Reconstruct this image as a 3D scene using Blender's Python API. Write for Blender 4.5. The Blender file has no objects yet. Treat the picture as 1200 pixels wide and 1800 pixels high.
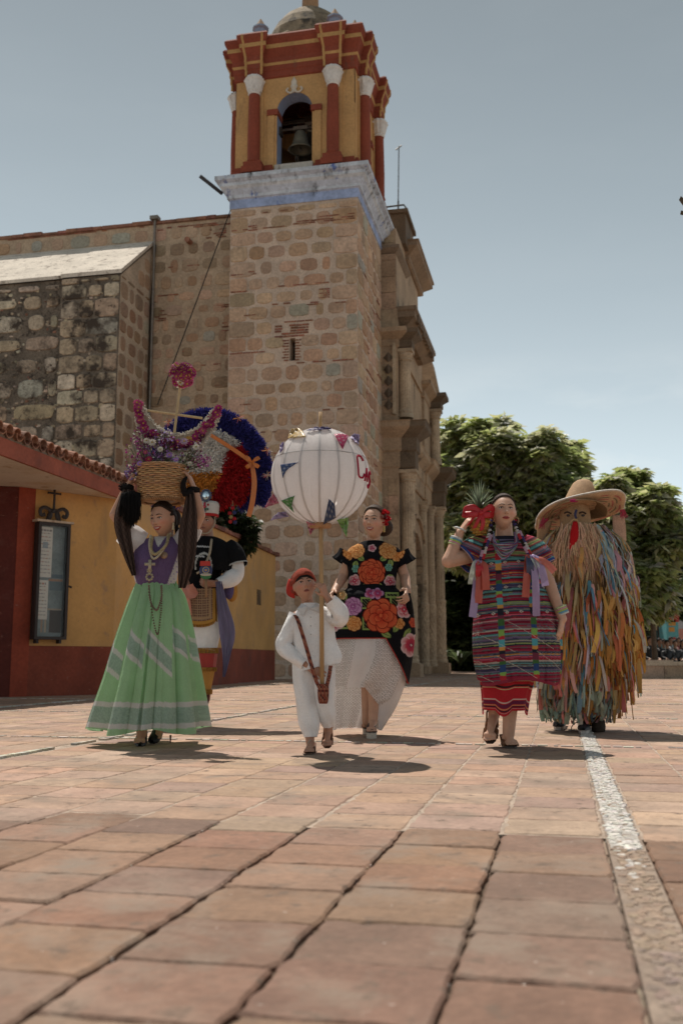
import bpy, math, random
import numpy as np
from mathutils import Vector, Matrix
random.seed(7); RNG = np.random.default_rng(7)
scene = bpy.context.scene
COL = scene.collection
PI = math.pi
# ------------------------------------------------------------------ camera
CAM_F, CAM_H = 1750.0, 0.55                     # focal length in photo pixels, eye height (m)
PITCH = math.atan(260 / CAM_F)
YAW = math.atan(385 / (CAM_F / math.cos(PITCH)))   # the plaza grid and the church are turned by this
cam_data = bpy.data.cameras.new('camera')
cam = bpy.data.objects.new('camera', cam_data); COL.objects.link(cam)
cam.location = (0, 0, CAM_H); cam.rotation_euler = (PI / 2 + PITCH, 0, 0)
cam_data.sensor_fit = 'VERTICAL'; cam_data.sensor_height = 36.0; cam_data.sensor_width = 24.0
cam_data.lens = 36.0 * CAM_F / 1800.0
cam_data.clip_start = 0.05; cam_data.clip_end = 3000
cam_data.dof.use_dof = True; cam_data.dof.focus_distance = 6.9; cam_data.dof.aperture_fstop = 3.2
scene.camera = cam
# ------------------------------------------------------------------ sky and sun
SUN_EL = math.radians(65); LDIR = Vector((0.17, -0.42, -1.0)).normalized()   # light travels along LDIR
SUN_EL = math.asin(-LDIR.z)
sun_az = math.atan2(-LDIR.x, -LDIR.y)            # compass from +Y towards +X
world = bpy.data.worlds.new('World'); scene.world = world; world.use_nodes = True
wn, wl = world.node_tree.nodes, world.node_tree.links
wn.clear()
wout = wn.new('ShaderNodeOutputWorld'); wbg = wn.new('ShaderNodeBackground')
sky = wn.new('ShaderNodeTexSky'); sky.sky_type = 'NISHITA'; sky.sun_disc = False
sky.sun_elevation = SUN_EL; sky.sun_rotation = sun_az; sky.altitude = 1500
sky.air_density = 1.0; sky.dust_density = 1.2; sky.ozone_density = 1.0
hsv = wn.new('ShaderNodeHueSaturation'); hsv.inputs['Saturation'].default_value = 0.37; hsv.inputs['Hue'].default_value = 0.455; hsv.inputs['Value'].default_value = 1.0
wl.new(sky.outputs[0], hsv.inputs['Color'])
tc = wn.new('ShaderNodeTexCoord'); mp = wn.new('ShaderNodeMapping'); mp.inputs['Scale'].default_value = (1.0, 1.0, 3.2)
mp.inputs['Location'].default_value = (0.9, 0.4, 0.18)
nz = wn.new('ShaderNodeTexNoise'); nz.inputs['Scale'].default_value = 5.5; nz.inputs['Detail'].default_value = 7; nz.inputs['Roughness'].default_value = 0.55
rp = wn.new('ShaderNodeValToRGB'); rp.color_ramp.elements[0].position = 0.46; rp.color_ramp.elements[1].position = 0.66
rp.color_ramp.elements[1].color = (.85, .85, .85, 1)
sx = wn.new('ShaderNodeSeparateXYZ'); mr = wn.new('ShaderNodeMapRange')
mr.inputs['From Min'].default_value = 0.30; mr.inputs['From Max'].default_value = 0.10; mr.inputs['To Min'].default_value = 0.02; mr.inputs['To Max'].default_value = 1.0
mul = wn.new('ShaderNodeMath'); mul.operation = 'MULTIPLY'
mix = wn.new('ShaderNodeMixRGB'); mix.inputs['Color2'].default_value = (4.3, 4.4, 4.3, 1)
wl.new(tc.outputs['Generated'], mp.inputs[0]); wl.new(mp.outputs[0], nz.inputs['Vector']); wl.new(nz.outputs['Fac'], rp.inputs[0])
wl.new(tc.outputs['Generated'], sx.inputs[0]); wl.new(sx.outputs['Z'], mr.inputs['Value'])
wl.new(rp.outputs[0], mul.inputs[0]); wl.new(mr.outputs[0], mul.inputs[1]); wl.new(mul.outputs[0], mix.inputs['Fac'])
dk = wn.new('ShaderNodeMapRange'); dk.inputs['From Min'].default_value = 0.02; dk.inputs['From Max'].default_value = 0.60; dk.inputs['To Min'].default_value = 0.70; dk.inputs['To Max'].default_value = 0.38
wl.new(sx.outputs['Z'], dk.inputs['Value']); vm = wn.new('ShaderNodeVectorMath'); vm.operation = 'SCALE'      # deeper blue overhead than at the horizon
wl.new(hsv.outputs[0], vm.inputs[0]); wl.new(dk.outputs[0], vm.inputs['Scale']); wl.new(vm.outputs[0], mix.inputs['Color1']); wl.new(mix.outputs[0], wbg.inputs['Color'])
wbg.inputs['Strength'].default_value = 0.15
wl.new(wbg.outputs[0], wout.inputs['Surface'])
sd = bpy.data.lights.new('sun', 'SUN'); sd.energy = 3.5; sd.angle = math.radians(0.53); sd.color = (1.0, 0.93, 0.84)
sun = bpy.data.objects.new('sun', sd); COL.objects.link(sun)
sun.rotation_euler = LDIR.to_track_quat('-Z', 'Y').to_euler(); sun.location = (-10, 25, 60)
scene.view_settings.view_transform = 'Standard'; scene.view_settings.look = 'None'
scene.view_settings.gamma = 1.0; scene.view_settings.exposure = 0.50
scene.view_settings.use_curve_mapping = False

# ------------------------------------------------------------------ picture-to-place helpers
def ray(px, py):
    k = (900 - py) / CAM_F
    return Vector(((px - 600) / CAM_F, math.cos(PITCH) - k * math.sin(PITCH), math.sin(PITCH) + k * math.cos(PITCH)))
def W(px, py, D):
    d = ray(px, py); t = D / d.y
    return Vector((d.x * t, D, CAM_H + d.z * t))
def G(px, py):
    d = ray(px, py); t = -CAM_H / d.z
    return Vector((d.x * t, d.y * t, 0))
def Wa(px, py, D):
    return np.array(W(px, py, D))
# ------------------------------------------------------------------ materials
def srgb(h):
    if isinstance(h, str):
        h = h.lstrip('#'); c = [int(h[i:i + 2], 16) / 255 for i in (0, 2, 4)]
    else: c = h
    return tuple(((x / 12.92) if x <= .04045 else ((x + .055) / 1.055) ** 2.4) for x in c)
MATS = {}
def mat(name, rough=0.85, n1=(6, .25), n2=(60, .15), bump=(80, .25), stain=None, transl=0.0, alpha=False, metal=0.0,
        spec=0.3, sheen=0.0, sss=0.0, obj_rand=0.0, wave=None, stretch=None):
    """colour = vertex tint x noise; stain=(scale,lo,hi,colour) is wear with a shape of its own"""
    if name in MATS: return MATS[name]
    m = bpy.data.materials.new(name); m.use_nodes = True; N = m.node_tree.nodes; L = m.node_tree.links
    b = N['Principled BSDF']; b.inputs['Roughness'].default_value = rough; b.inputs['Metallic'].default_value = metal
    b.inputs['Specular IOR Level'].default_value = spec
    at = N.new('ShaderNodeAttribute'); at.attribute_name = 'Col'
    t = N.new('ShaderNodeTexCoord'); vec = t.outputs['Object']
    if stretch:
        ms = N.new('ShaderNodeMapping'); ms.inputs['Scale'].default_value = stretch; L.new(vec, ms.inputs[0]); vec = ms.outputs[0]
    cur = at.outputs['Color']
    for sc, am in (n1, n2):
        if am <= 0: continue
        z = N.new('ShaderNodeTexNoise'); z.inputs['Scale'].default_value = sc; z.inputs['Detail'].default_value = 5; L.new(vec, z.inputs['Vector'])
        r = N.new('ShaderNodeMapRange'); r.inputs['From Min'].default_value = .3; r.inputs['From Max'].default_value = .7
        r.inputs['To Min'].default_value = 1 - am; r.inputs['To Max'].default_value = 1 + am; L.new(z.outputs['Fac'], r.inputs['Value'])
        x = N.new('ShaderNodeVectorMath'); x.operation = 'SCALE'; L.new(cur, x.inputs[0]); L.new(r.outputs[0], x.inputs['Scale']); cur = x.outputs[0]
    if obj_rand:
        oi = N.new('ShaderNodeObjectInfo'); r = N.new('ShaderNodeMapRange'); r.inputs['To Min'].default_value = 1 - obj_rand; r.inputs['To Max'].default_value = 1 + obj_rand
        L.new(oi.outputs['Random'], r.inputs['Value'])
        x = N.new('ShaderNodeVectorMath'); x.operation = 'SCALE'; L.new(cur, x.inputs[0]); L.new(r.outputs[0], x.inputs['Scale']); cur = x.outputs[0]
    for st in (stain if isinstance(stain, list) else [stain] if stain else []):
        sc, lo, hi, c = st[:4]
        z = N.new('ShaderNodeTexNoise'); z.inputs['Scale'].default_value = sc; z.inputs['Detail'].default_value = 9; z.inputs['Roughness'].default_value = .65
        v2 = vec
        if len(st) > 4:
            ms = N.new('ShaderNodeMapping'); ms.inputs['Scale'].default_value = st[4]; ms.inputs['Location'].default_value = (3.3, 1.7, .4); L.new(vec, ms.inputs[0]); v2 = ms.outputs[0]
        L.new(v2, z.inputs['Vector'])
        r = N.new('ShaderNodeMapRange'); r.inputs['From Min'].default_value = lo; r.inputs['From Max'].default_value = hi; L.new(z.outputs['Fac'], r.inputs['Value'])
        x = N.new('ShaderNodeMixRGB'); L.new(r.outputs[0], x.inputs[0]); L.new(cur, x.inputs[1]); x.inputs[2].default_value = (*c, 1); cur = x.outputs[0]
    L.new(cur, b.inputs['Base Color'])
    if bump and bump[1] > 0:
        z = N.new('ShaderNodeTexNoise'); z.inputs['Scale'].default_value = bump[0]; z.inputs['Detail'].default_value = 6; L.new(vec, z.inputs['Vector'])
        bp = N.new('ShaderNodeBump'); bp.inputs['Strength'].default_value = bump[1]; bp.inputs['Distance'].default_value = bump[2] if len(bump) > 2 else .01
        L.new(z.outputs['Fac'], bp.inputs['Height']); L.new(bp.outputs[0], b.inputs['Normal'])
    if sheen: b.inputs['Sheen Weight'].default_value = sheen
    if sss:
        b.inputs['Subsurface Weight'].default_value = sss; b.inputs['Subsurface Radius'].default_value = (.01, .004, .002); b.inputs['Subsurface Scale'].default_value = .6
    o = N['Material Output']; sh = b.outputs[0]
    if transl:
        tr = N.new('ShaderNodeBsdfTranslucent'); L.new(cur, tr.inputs[0]); mx = N.new('ShaderNodeMixShader'); mx.inputs[0].default_value = transl
        L.new(sh, mx.inputs[1]); L.new(tr.outputs[0], mx.inputs[2]); sh = mx.outputs[0]
    if alpha:
        tp = N.new('ShaderNodeBsdfTransparent'); mx = N.new('ShaderNodeMixShader'); L.new(at.outputs['Alpha'], mx.inputs[0])
        L.new(tp.outputs[0], mx.inputs[1]); L.new(sh, mx.inputs[2]); sh = mx.outputs[0]
    L.new(sh, o.inputs['Surface']); MATS[name] = m; return m
# ------------------------------------------------------------------ mesh builder
def mesh_from(name, V, F, C, material, smooth=False):
    """V (n,3); F list of index tuples or (m,4) array; C (n,3|4) linear colours"""
    me = bpy.data.meshes.new(name)
    V = np.asarray(V, dtype=np.float32)
    if isinstance(F, np.ndarray):
        k = F.shape[1]; me.vertices.add(len(V)); me.vertices.foreach_set('co', V.ravel())
        me.loops.add(F.size); me.loops.foreach_set('vertex_index', F.ravel().astype(np.int32))
        me.polygons.add(len(F)); me.polygons.foreach_set('loop_start', np.arange(0, F.size, k, dtype=np.int32))
        me.update(calc_edges=True)
    else:
        me.from_pydata(V.tolist(), [], F); me.update()
    C = np.asarray(C, dtype=np.float32)
    if C.ndim == 1: C = np.tile(C, (len(V), 1))
    if C.shape[1] == 3: C = np.hstack([C, np.ones((len(C), 1), np.float32)])
    ca = me.color_attributes.new('Col', 'FLOAT_COLOR', 'POINT'); ca.data.foreach_set('color', C.ravel())
    if material: me.materials.append(material)
    if smooth: me.polygons.foreach_set('use_smooth', np.ones(len(me.polygons), bool))
    return me
def link(name, me, parent=None, **props):
    o = bpy.data.objects.new(name, me); COL.objects.link(o)
    if parent is not None: o.parent = parent
    for k, v in props.items(): o[k] = v
    return o
def thing(name, label, cat, loc=(0, 0, 0), rotz=0, group=None):
    o = bpy.data.objects.new(name, None); COL.objects.link(o); o.empty_display_size = .2
    o.location = loc; o.rotation_euler = (0, 0, rotz); o['label'] = label; o['category'] = cat
    if group: o['group'] = group
    return o
def root_of(o):
    while o.parent is not None: o = o.parent
    return o
class MB:
    def __init__(s, col=(.5, .5, .5)): s.V, s.F, s.C, s.n, s.col = [], [], [], 0, col
    def add(s, V, F, col=None):
        V = np.asarray(V, float).reshape(-1, 3); c = np.asarray(col if col is not None else s.col, float)
        if c.ndim == 1: c = np.tile(c, (len(V), 1))
        if c.shape[1] == 4 and s.C and s.C[0].shape[1] == 3: c = c[:, :3]
        s.V.append(V); s.C.append(c); s.F += [tuple(i + s.n for i in f) for f in F]; s.n += len(V)
    def box(s, x0, x1, y0, y1, z0, z1, col=None):
        V = [(x, y, z) for z in (z0, z1) for y in (y0, y1) for x in (x0, x1)]
        s.add(V, [(0, 2, 3, 1), (4, 5, 7, 6), (0, 1, 5, 4), (2, 6, 7, 3), (0, 4, 6, 2), (1, 3, 7, 5)], col)
    def prism(s, pts, z0, z1, col=None):          # polygon in xy, extruded in z
        n = len(pts); V = [(x, y, z0) for x, y in pts] + [(x, y, z1) for x, y in pts]
        s.add(V, [tuple(range(n - 1, -1, -1)), tuple(range(n, 2 * n))] + [(i, (i + 1) % n, n + (i + 1) % n, n + i) for i in range(n)], col)
    def tube(s, pts, r, seg=8, col=None, cap=True, flat=1.0):
        P = [Vector(p) for p in pts]; n = len(P); R = r if hasattr(r, '__len__') else [r] * n
        V, F = [], []; up = Vector((0, 0, 1)); prev = None
        for i in range(n):
            t = (P[min(i + 1, n - 1)] - P[max(i - 1, 0)])
            t = t.normalized() if t.length > 1e-9 else Vector((0, 0, 1))
            if prev is None: a = t.orthogonal().normalized() if abs(t.z) > .9 else t.cross(up).normalized()
            else:
                a = prev - t * prev.dot(t); a = a.normalized() if a.length > 1e-6 else t.orthogonal().normalized()
            prev = a; b = t.cross(a)
            for k in range(seg):
                q = 2 * PI * k / seg; V.append(P[i] + a * math.cos(q) * R[i] + b * math.sin(q) * R[i] * flat)
        for i in range(n - 1):
            for k in range(seg):
                F.append((i * seg + k, i * seg + (k + 1) % seg, (i + 1) * seg + (k + 1) % seg, (i + 1) * seg + k))
        if cap: F += [tuple(range(seg - 1, -1, -1)), tuple(range((n - 1) * seg, n * seg))]
        s.add([tuple(v) for v in V], F, col)
    def lathe(s, prof, c=(0, 0, 0), seg=24, col=None, cap=True, sx=1, sy=1, fn=None):
        V, F = [], []
        for r, z in prof:
            for k in range(seg):
                q = 2 * PI * k / seg; rr = r * (fn(q, z) if fn else 1)
                V.append((c[0] + rr * math.cos(q) * sx, c[1] + rr * math.sin(q) * sy, c[2] + z))
        for i in range(len(prof) - 1):
            for k in range(seg):
                F.append((i * seg + k, i * seg + (k + 1) % seg, (i + 1) * seg + (k + 1) % seg, (i + 1) * seg + k))
        if cap: F += [tuple(range(seg - 1, -1, -1)), tuple(range((len(prof) - 1) * seg, len(prof) * seg))]
        s.add(V, F, col)
    def ball(s, c, r, seg=12, rings=8, col=None, M=None):
        r = r if hasattr(r, '__len__') else (r, r, r); V, F = [], []
        for i in range(rings + 1):
            th = PI * i / rings
            for k in range(seg):
                q = 2 * PI * k / seg; p = Vector((r[0] * math.sin(th) * math.cos(q), r[1] * math.sin(th) * math.sin(q), r[2] * math.cos(th)))
                if M is not None: p = M @ p
                V.append((c[0] + p.x, c[1] + p.y, c[2] + p.z))
        for i in range(rings):
            for k in range(seg):
                F.append((i * seg + k, (i + 1) * seg + k, (i + 1) * seg + (k + 1) % seg, i * seg + (k + 1) % seg))
        s.add(V, F, col)
    def grid(s, P, col=None, wrap=False):
        P = np.asarray(P); a, b = P.shape[:2]; F = []
        for i in range(a - 1):
            for j in range(b if wrap else b - 1):
                F.append((i * b + j, i * b + (j + 1) % b, (i + 1) * b + (j + 1) % b, (i + 1) * b + j))
        c = None if col is None else (np.asarray(col).reshape(-1, np.asarray(col).shape[-1]) if np.asarray(col).ndim == 3 else col)
        s.add(P.reshape(-1, 3), F, c)
    def build(s, name, material, parent=None, smooth=False, world=False, **props):
        V = np.vstack(s.V); C = np.vstack(s.C)
        if world and parent is not None: V = V - np.array(root_of(parent).location)
        return link(name, mesh_from(name, V, s.F, C, material, smooth), parent, **props)
def grid_faces(a, b, wrap=False):
    i = np.arange(a - 1)[:, None]; j = np.arange(b if wrap else b - 1)[None, :]; j2 = (j + 1) % b
    return np.stack([i * b + j, i * b + j2, (i + 1) * b + j2, (i + 1) * b + j], -1).reshape(-1, 4)
def grid_obj(name, P, C, material, parent=None, wrap=False, smooth=True, world=True, solid=0.0, **props):
    P = np.asarray(P, float); a, b = P.shape[:2]; V = P.reshape(-1, 3)
    if world and parent is not None: V = V - np.array(root_of(parent).location)
    C = np.asarray(C, float); C = C.reshape(-1, C.shape[-1]) if C.ndim == 3 else C
    o = link(name, mesh_from(name, V, grid_faces(a, b, wrap), C, material, smooth), parent, **props)
    if solid:
        md = o.modifiers.new('cloth thickness', 'SOLIDIFY'); md.thickness = solid; md.offset = 0
    return o
def cr(pts, n):
    """Catmull-Rom resample of a polyline (any dimension) to n points"""
    P = np.asarray(pts, float); m = len(P); out = []
    for t in np.linspace(0, m - 1, n):
        i = min(int(t), m - 2); f = t - i
        p0, p1, p2, p3 = P[max(i - 1, 0)], P[i], P[i + 1], P[min(i + 2, m - 1)]
        out.append(.5 * (2 * p1 + (p2 - p0) * f + (2 * p0 - 5 * p1 + 4 * p2 - p3) * f * f + (3 * p1 - p0 - 3 * p2 + p3) * f ** 3))
    return np.array(out)
def R(a, b): return random.uniform(a, b)
def vary(c, am=.12):
    k = 1 + R(-am, am); return tuple(max(0, x * k * (1 + R(-am, am) * .35)) for x in c)
# ================================================================== GROUND
M_TERRA = mat('terracotta', .8, (5, .16), (38, .14), (70, .6, .006),
              stain=[(1.6, .52, .85, (.33, .255, .195)), (3.3, .52, .68, (.22, .165, .125)), (11, .57, .68, (.13, .09, .065)), (40, .66, .72, (.44, .38, .33)), (75, .68, .73, (.10, .07, .055))])
M_SOIL = mat('joint_soil', .95, (14, .3), (90, .3), (150, .6, .006))
M_MORTAR = mat('joint_mortar', .92, (9, .2), (80, .25), (160, .5, .003), stain=(7, .5, .7, (.17, .12, .095)))
M_PEBBLE = mat('band_stone', .85, (20, .25), (120, .2), (200, .5, .004), stain=(30, .62, .72, (.13, .1, .08)))
ca, sa = math.cos(YAW), math.sin(YAW)
def PW(X, Y): return (X * ca + Y * sa, -X * sa + Y * ca)      # plaza frame -> world
def WP(x, y): return (x * ca - y * sa, x * sa + y * ca)
gr = MB((.2, .16, .13)); gr.box(-400, 400, -60, 900, -1.2, -.03)
gr.build('ground', mat('far_ground', .95, (.3, .2), (4, .2), None), kind='structure')
plaza = MB((.115, .078, .055))
plaza.box(-30, 30, -3, 62, -.4, -.016)
plaza_o = plaza.build('plaza_floor', M_SOIL, kind='structure'); plaza_o.rotation_euler = (0, 0, -YAW)
mo = MB((.36, .285, .225)); mo.box(-30, 30, 3.34, 62, -.015, -.0035)
mo.build('joint_mortar', M_MORTAR, plaza_o)
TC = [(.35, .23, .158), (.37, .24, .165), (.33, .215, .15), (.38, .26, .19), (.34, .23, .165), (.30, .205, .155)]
TN = [(.205, .118, .077), (.225, .13, .083), (.19, .115, .077), (.23, .142, .096), (.18, .115, .083)]     # swept, unrepaired strip nearest the camera, also darkened for the lens vignette
def tile_geo(x0, x1, y0, y1, near, zt):
    n = 7 if near == 2 else (3 if near == 1 else 1)
    J = .0048 if near == 2 else .0025
    ch = .006 if near == 2 else .004
    out = []
    cs = [(x0, y0), (x1, y0), (x1, y1), (x0, y1)]
    for i in range(4):
        a, b = cs[i], cs[(i + 1) % 4]
        for k in range(n):
            t = k / n; nx, ny = (b[1] - a[1]), -(b[0] - a[0]); l = math.hypot(nx, ny)
            j = R(-J, J) - (R(.002, .01) if (near and k == 0) else 0) - (R(0, .012) if near == 2 and random.random() < .07 else 0)
            out.append((a[0] + (b[0] - a[0]) * t + nx / l * j, a[1] + (b[1] - a[1]) * t + ny / l * j))
    cx, cy = (x0 + x1) / 2, (y0 + y1) / 2; m = len(out); tx, ty = R(-.007, .007), R(-.007, .007)
    if near == 0: tx = ty = 0
    V = [(x, y, -.03) for x, y in out]
    V += [(x, y, zt - ch + (x - cx) * tx + (y - cy) * ty) for x, y in out]
    V += [(cx + (x - cx) * (1 - ch * 7), cy + (y - cy) * (1 - ch * 7), zt + (x - cx) * tx + (y - cy) * ty) for x, y in out]
    F = []
    for k in range(m):
        k2 = (k + 1) % m
        F += [(k, k2, m + k2, m + k), (m + k, m + k2, 2 * m + k2, 2 * m + k)]
    F.append(tuple(range(2 * m, 3 * m)))
    return V, F
def in_view(x, y, pad=.25):
    wx, wy = PW(x, y)
    return wy > .9 and abs(wx) < wy * .343 + pad
cells = []
BX = [(-.5 + .617 + 3.3 * k, -.5 + .73 + 3.3 * k) for k in range(-8, 8)]   # bands running away from the camera
BY = 3.28
cols = []
for (b0, b1) in BX:
    x = b1
    nxt = b0 + 3.3
    n = 10; w = (nxt - b1) / n
    for k in range(n): cols.append((x + k * w, x + (k + 1) * w))
for ci, (xa, xb) in enumerate(cols):
    off = R(-.10, .10); jx = R(.002, .0048)
    y = .6 + off
    while y < 58:
        L_ = .30 + R(-.008, .008); ya, yb = y, y + L_
        y = yb
        k = round((ya - 6.72) / BY); by = 6.72 + k * BY
        if ya < by < yb + .001 and by > 6: yb2 = yb
        wx, wy = PW((xa + xb) / 2, (ya + yb) / 2)
        if wy < 1.0 or abs(wx) > max(wy * .42 + 1.2, 2.2): 
            if wy < 1.0 or wy > 14 and abs(wx) > wy * .5 + 3: continue
            if wy <= 14 and abs(wx) > wy * .6 + 3: continue
        cells.append((wy, xa + jx, xb - jx, ya + R(.0005, .0035), yb - R(.0005, .0035), ya))
cells.sort(key=lambda c: c[0])
single = [c for c in cells if in_view((c[1] + c[2]) / 2, (c[3] + c[4]) / 2, .15)][:290]
sid = set(id(c) for c in single)
def tile_z(c):
    return R(-.0035, .0035) if c[5] < 3.3 else R(-.0012, .0008)
for c in single:
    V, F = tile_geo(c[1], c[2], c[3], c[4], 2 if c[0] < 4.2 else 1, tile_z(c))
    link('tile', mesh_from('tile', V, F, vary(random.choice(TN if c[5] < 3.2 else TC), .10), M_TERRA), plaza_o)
rest = MB()
for c in cells:
    if id(c) in sid: continue
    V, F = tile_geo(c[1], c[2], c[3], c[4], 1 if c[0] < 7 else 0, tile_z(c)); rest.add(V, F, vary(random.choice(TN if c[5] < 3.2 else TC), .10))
rest.build('paving_tile', M_TERRA, plaza_o, kind='stuff')
# stone bands: the long one is whitewashed over part of its length
def pebble(mb, x, y, rx, ry, h, col):
    n = 7; ph = R(0, 6); V = []
    for k in range(n):
        q = ph + 2 * PI * k / n; r = R(.82, 1.1); V.append((x + rx * r * math.cos(q), y + ry * r * math.sin(q), -.012))
    for k in range(n):
        q = ph + 2 * PI * k / n; r = R(.55, .72); V.append((x + rx * r * math.cos(q), y + ry * r * math.sin(q), h + R(-.001, .001)))
    F = [(k, (k + 1) % n, n + (k + 1) % n, n + k) for k in range(n)] + [tuple(range(n, 2 * n))]
    mb.add(V, F, col)
band = MB()
b0, b1 = BX[8][0], BX[8][1]
WHT = (.52, .49, .45)
y = .7
while y < 9.5:
    for _ in range(4):
        x = R(b0 + .014, b1 - .014); white = 3.14 < y < 8.6 and random.random() < .93 or (2.6 < y < 3.14 and random.random() < .12)
        if y < 2.1: c = vary((.24, .18, .145), .12)
        elif white: c = vary(WHT, .12)
        else: c = vary((.28, .205, .15), .07)
        pebble(band, x, y, R(.012, .022), R(.014, .026), R(.0005, .0035) if y > 3.1 else R(.0002, .001), c)
    y += .019
bs = MB((.26, .2, .155)); bs.box(b0 + .010, b1 - .012, 3.16, 8.6, -.02, .0004, (.42, .39, .35));
for xs_ in (-.179, -.48, .112):
    yy_ = .6
    while yy_ < 3.3:
        l_ = R(.08, .3)
        if random.random() < (.8 if xs_ > -.3 else .35): bs.box(xs_ - .0035, xs_ + .0035, yy_, yy_ + l_, -.014, -.0045 + R(-.001, .001), vary((.24, .18, .13), .1))
        yy_ += l_ + R(0, .05)
bs.box(b0 + .003, b1 - .003, .6, 58, -.02, -.0012)
bs.build('band_mortar', M_MORTAR, plaza_o)
band.build('long_band_stones', M_PEBBLE, plaza_o, kind='stuff')
cross = MB()
for k in range(0, 9):
    by = 6.72 + 3.28 * k
    x = -14.0
    while x < 14:
        l = R(.02, .075); w = R(.010, .028) * (1 + .12 * k)
        if random.random() < .86:
            wx, wy = PW(x, by)
            cross.box(x, x + l, by - w + R(-.008, .008), by + w, -.01, .0045 + R(0, .002), vary((.44, .40, .34), .2))
        x += l + R(.002, .02)
for bx in (BX[7], BX[9], BX[6]):
    xm = (bx[0] + bx[1]) / 2; y = 5.2 if bx is BX[7] else 7.5
    while y < 24:
        l = R(.04, .12)
        if random.random() < .85: cross.box(xm + R(-.03, -.012), xm + R(.012, .03), y, y + l, -.01, .0095 + R(0, .002), vary((.44, .40, .34), .2))
        y += l + R(.003, .03)
cross.build('white_marker_stones', M_PEBBLE, plaza_o, kind='stuff')
# pebbles, chips and debris lying in the wide joints close to the camera
deb = MB()
for _ in range(420):
    c = random.choice(single); e = random.random()
    x, y = (c[1] - .007, R(c[3], c[4])) if e < .6 else (R(c[1], c[2]), c[3] - .003)
    r = R(.0015, .006); pebble(deb, x, y, r, r * R(.7, 1.4), -.010 + r * 1.6, vary(random.choice([(.35, .25, .18), (.22, .15, .11), (.5, .45, .38)]), .2))
deb.build('joint_grit', M_PEBBLE, plaza_o, kind='stuff')

# ================================================================== CHURCH (its own frame, turned by YAW)
church = thing('church', 'old stone parish church with an orange and red bell tower over a blue cornice', 'church', (0, 0, 0), -YAW)
M_STONE = mat('sandstone', .9, (1.1, .16), (14, .20), (34, .7, .03), stain=[(2.2, .60, .80, (.16, .115, .08)), (9, .66, .76, (.12, .085, .06))])
M_MORT = mat('wall_mortar', .95, (1.5, .16), (18, .2), (40, .8, .03), stain=(1.2, .55, .8, (.24, .18, .13)))
M_OLDST = mat('weathered_stone', .92, (1.3, .25), (12, .28), (26, .9, .035), stain=[(1.1, .49, .60, (.06, .045, .034)), (6, .56, .66, (.07, .052, .04)), (30, .62, .7, (.1, .08, .06))])
M_OLDMO = mat('weathered_mortar', .95, (1.5, .3), (18, .3), (30, .9, .04), stain=(5, .52, .64, (.055, .042, .034)))
M_BRICK = mat('thin_brick', .9, (5, .3), (40, .3), (60, .6, .01))
M_PAINT = mat('limewash', .85, (1.2, .12), (14, .12), (30, .35, .01), stain=[(2.2, .60, .74, (.13, .08, .055), (1, 1, .22)), (14, .66, .76, (.2, .16, .13))])
M_BLUE = mat('blue_limewash', .85, (2, .2), (10, .15), (30, .4, .01), stain=[(6, .60, .72, (.20, .18, .17), (1, 1, .25)), (2.6, .56, .70, (.055, .055, .06), (1, 1, .3)), (2.2, .60, .66, (.10, .15, .36), (1, 1, .6))])
M_CARVE = mat('carved_stone', .9, (1.2, .2), (16, .2), (30, .7, .02), stain=[(1.4, .58, .70, (.05, .038, .028), (1, 1, .5)), (7, .62, .7, (.11, .08, .055))])
SC = [(.43, .285, .185), (.47, .32, .215), (.40, .26, .17), (.48, .33, .225), (.44, .30, .205), (.40, .245, .155), (.46, .325, .23), (.39, .28, .195)]
SGREY = [(.38, .35, .27), (.37, .34, .28)]
def stone_mesh(w, h, proud, rnd, col, back=.03):
    """a dressed rubble block lying in the xz plane, facing -y"""
    n = 14; V = []; F = []; ph = R(-.1, .1); e = 3.4 + R(-.5, 1.6) if rnd > .5 else 6 + R(0, 4)
    o = []
    for k in range(n):
        q = 2 * PI * k / n + PI / n + ph; c, s_ = math.cos(q), math.sin(q)
        r = (abs(c) ** e + abs(s_) ** e) ** (-1 / e); jj = R(.93, 1.0) if rnd > .5 else R(.975, 1)
        o.append((c * r * w / 2 * jj, s_ * r * h / 2 * jj))
    for sc, d in ((1.0, back), (1.0, -proud * .45), (.93, -proud)):
        for (x, z) in o: V.append((x * sc, d + (R(-.004, .004) if d < 0 else 0), z * sc))
    V.append((R(-.1, .1) * w, -proud - R(0, .012), R(-.1, .1) * h))
    for a in (0, n):
        for k in range(n): F.append((a + k, a + (k + 1) % n, a + n + (k + 1) % n, a + n + k))
    for k in range(n): F.append((2 * n + k, 2 * n + (k + 1) % n, 3 * n))
    return V, F, col
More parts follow.
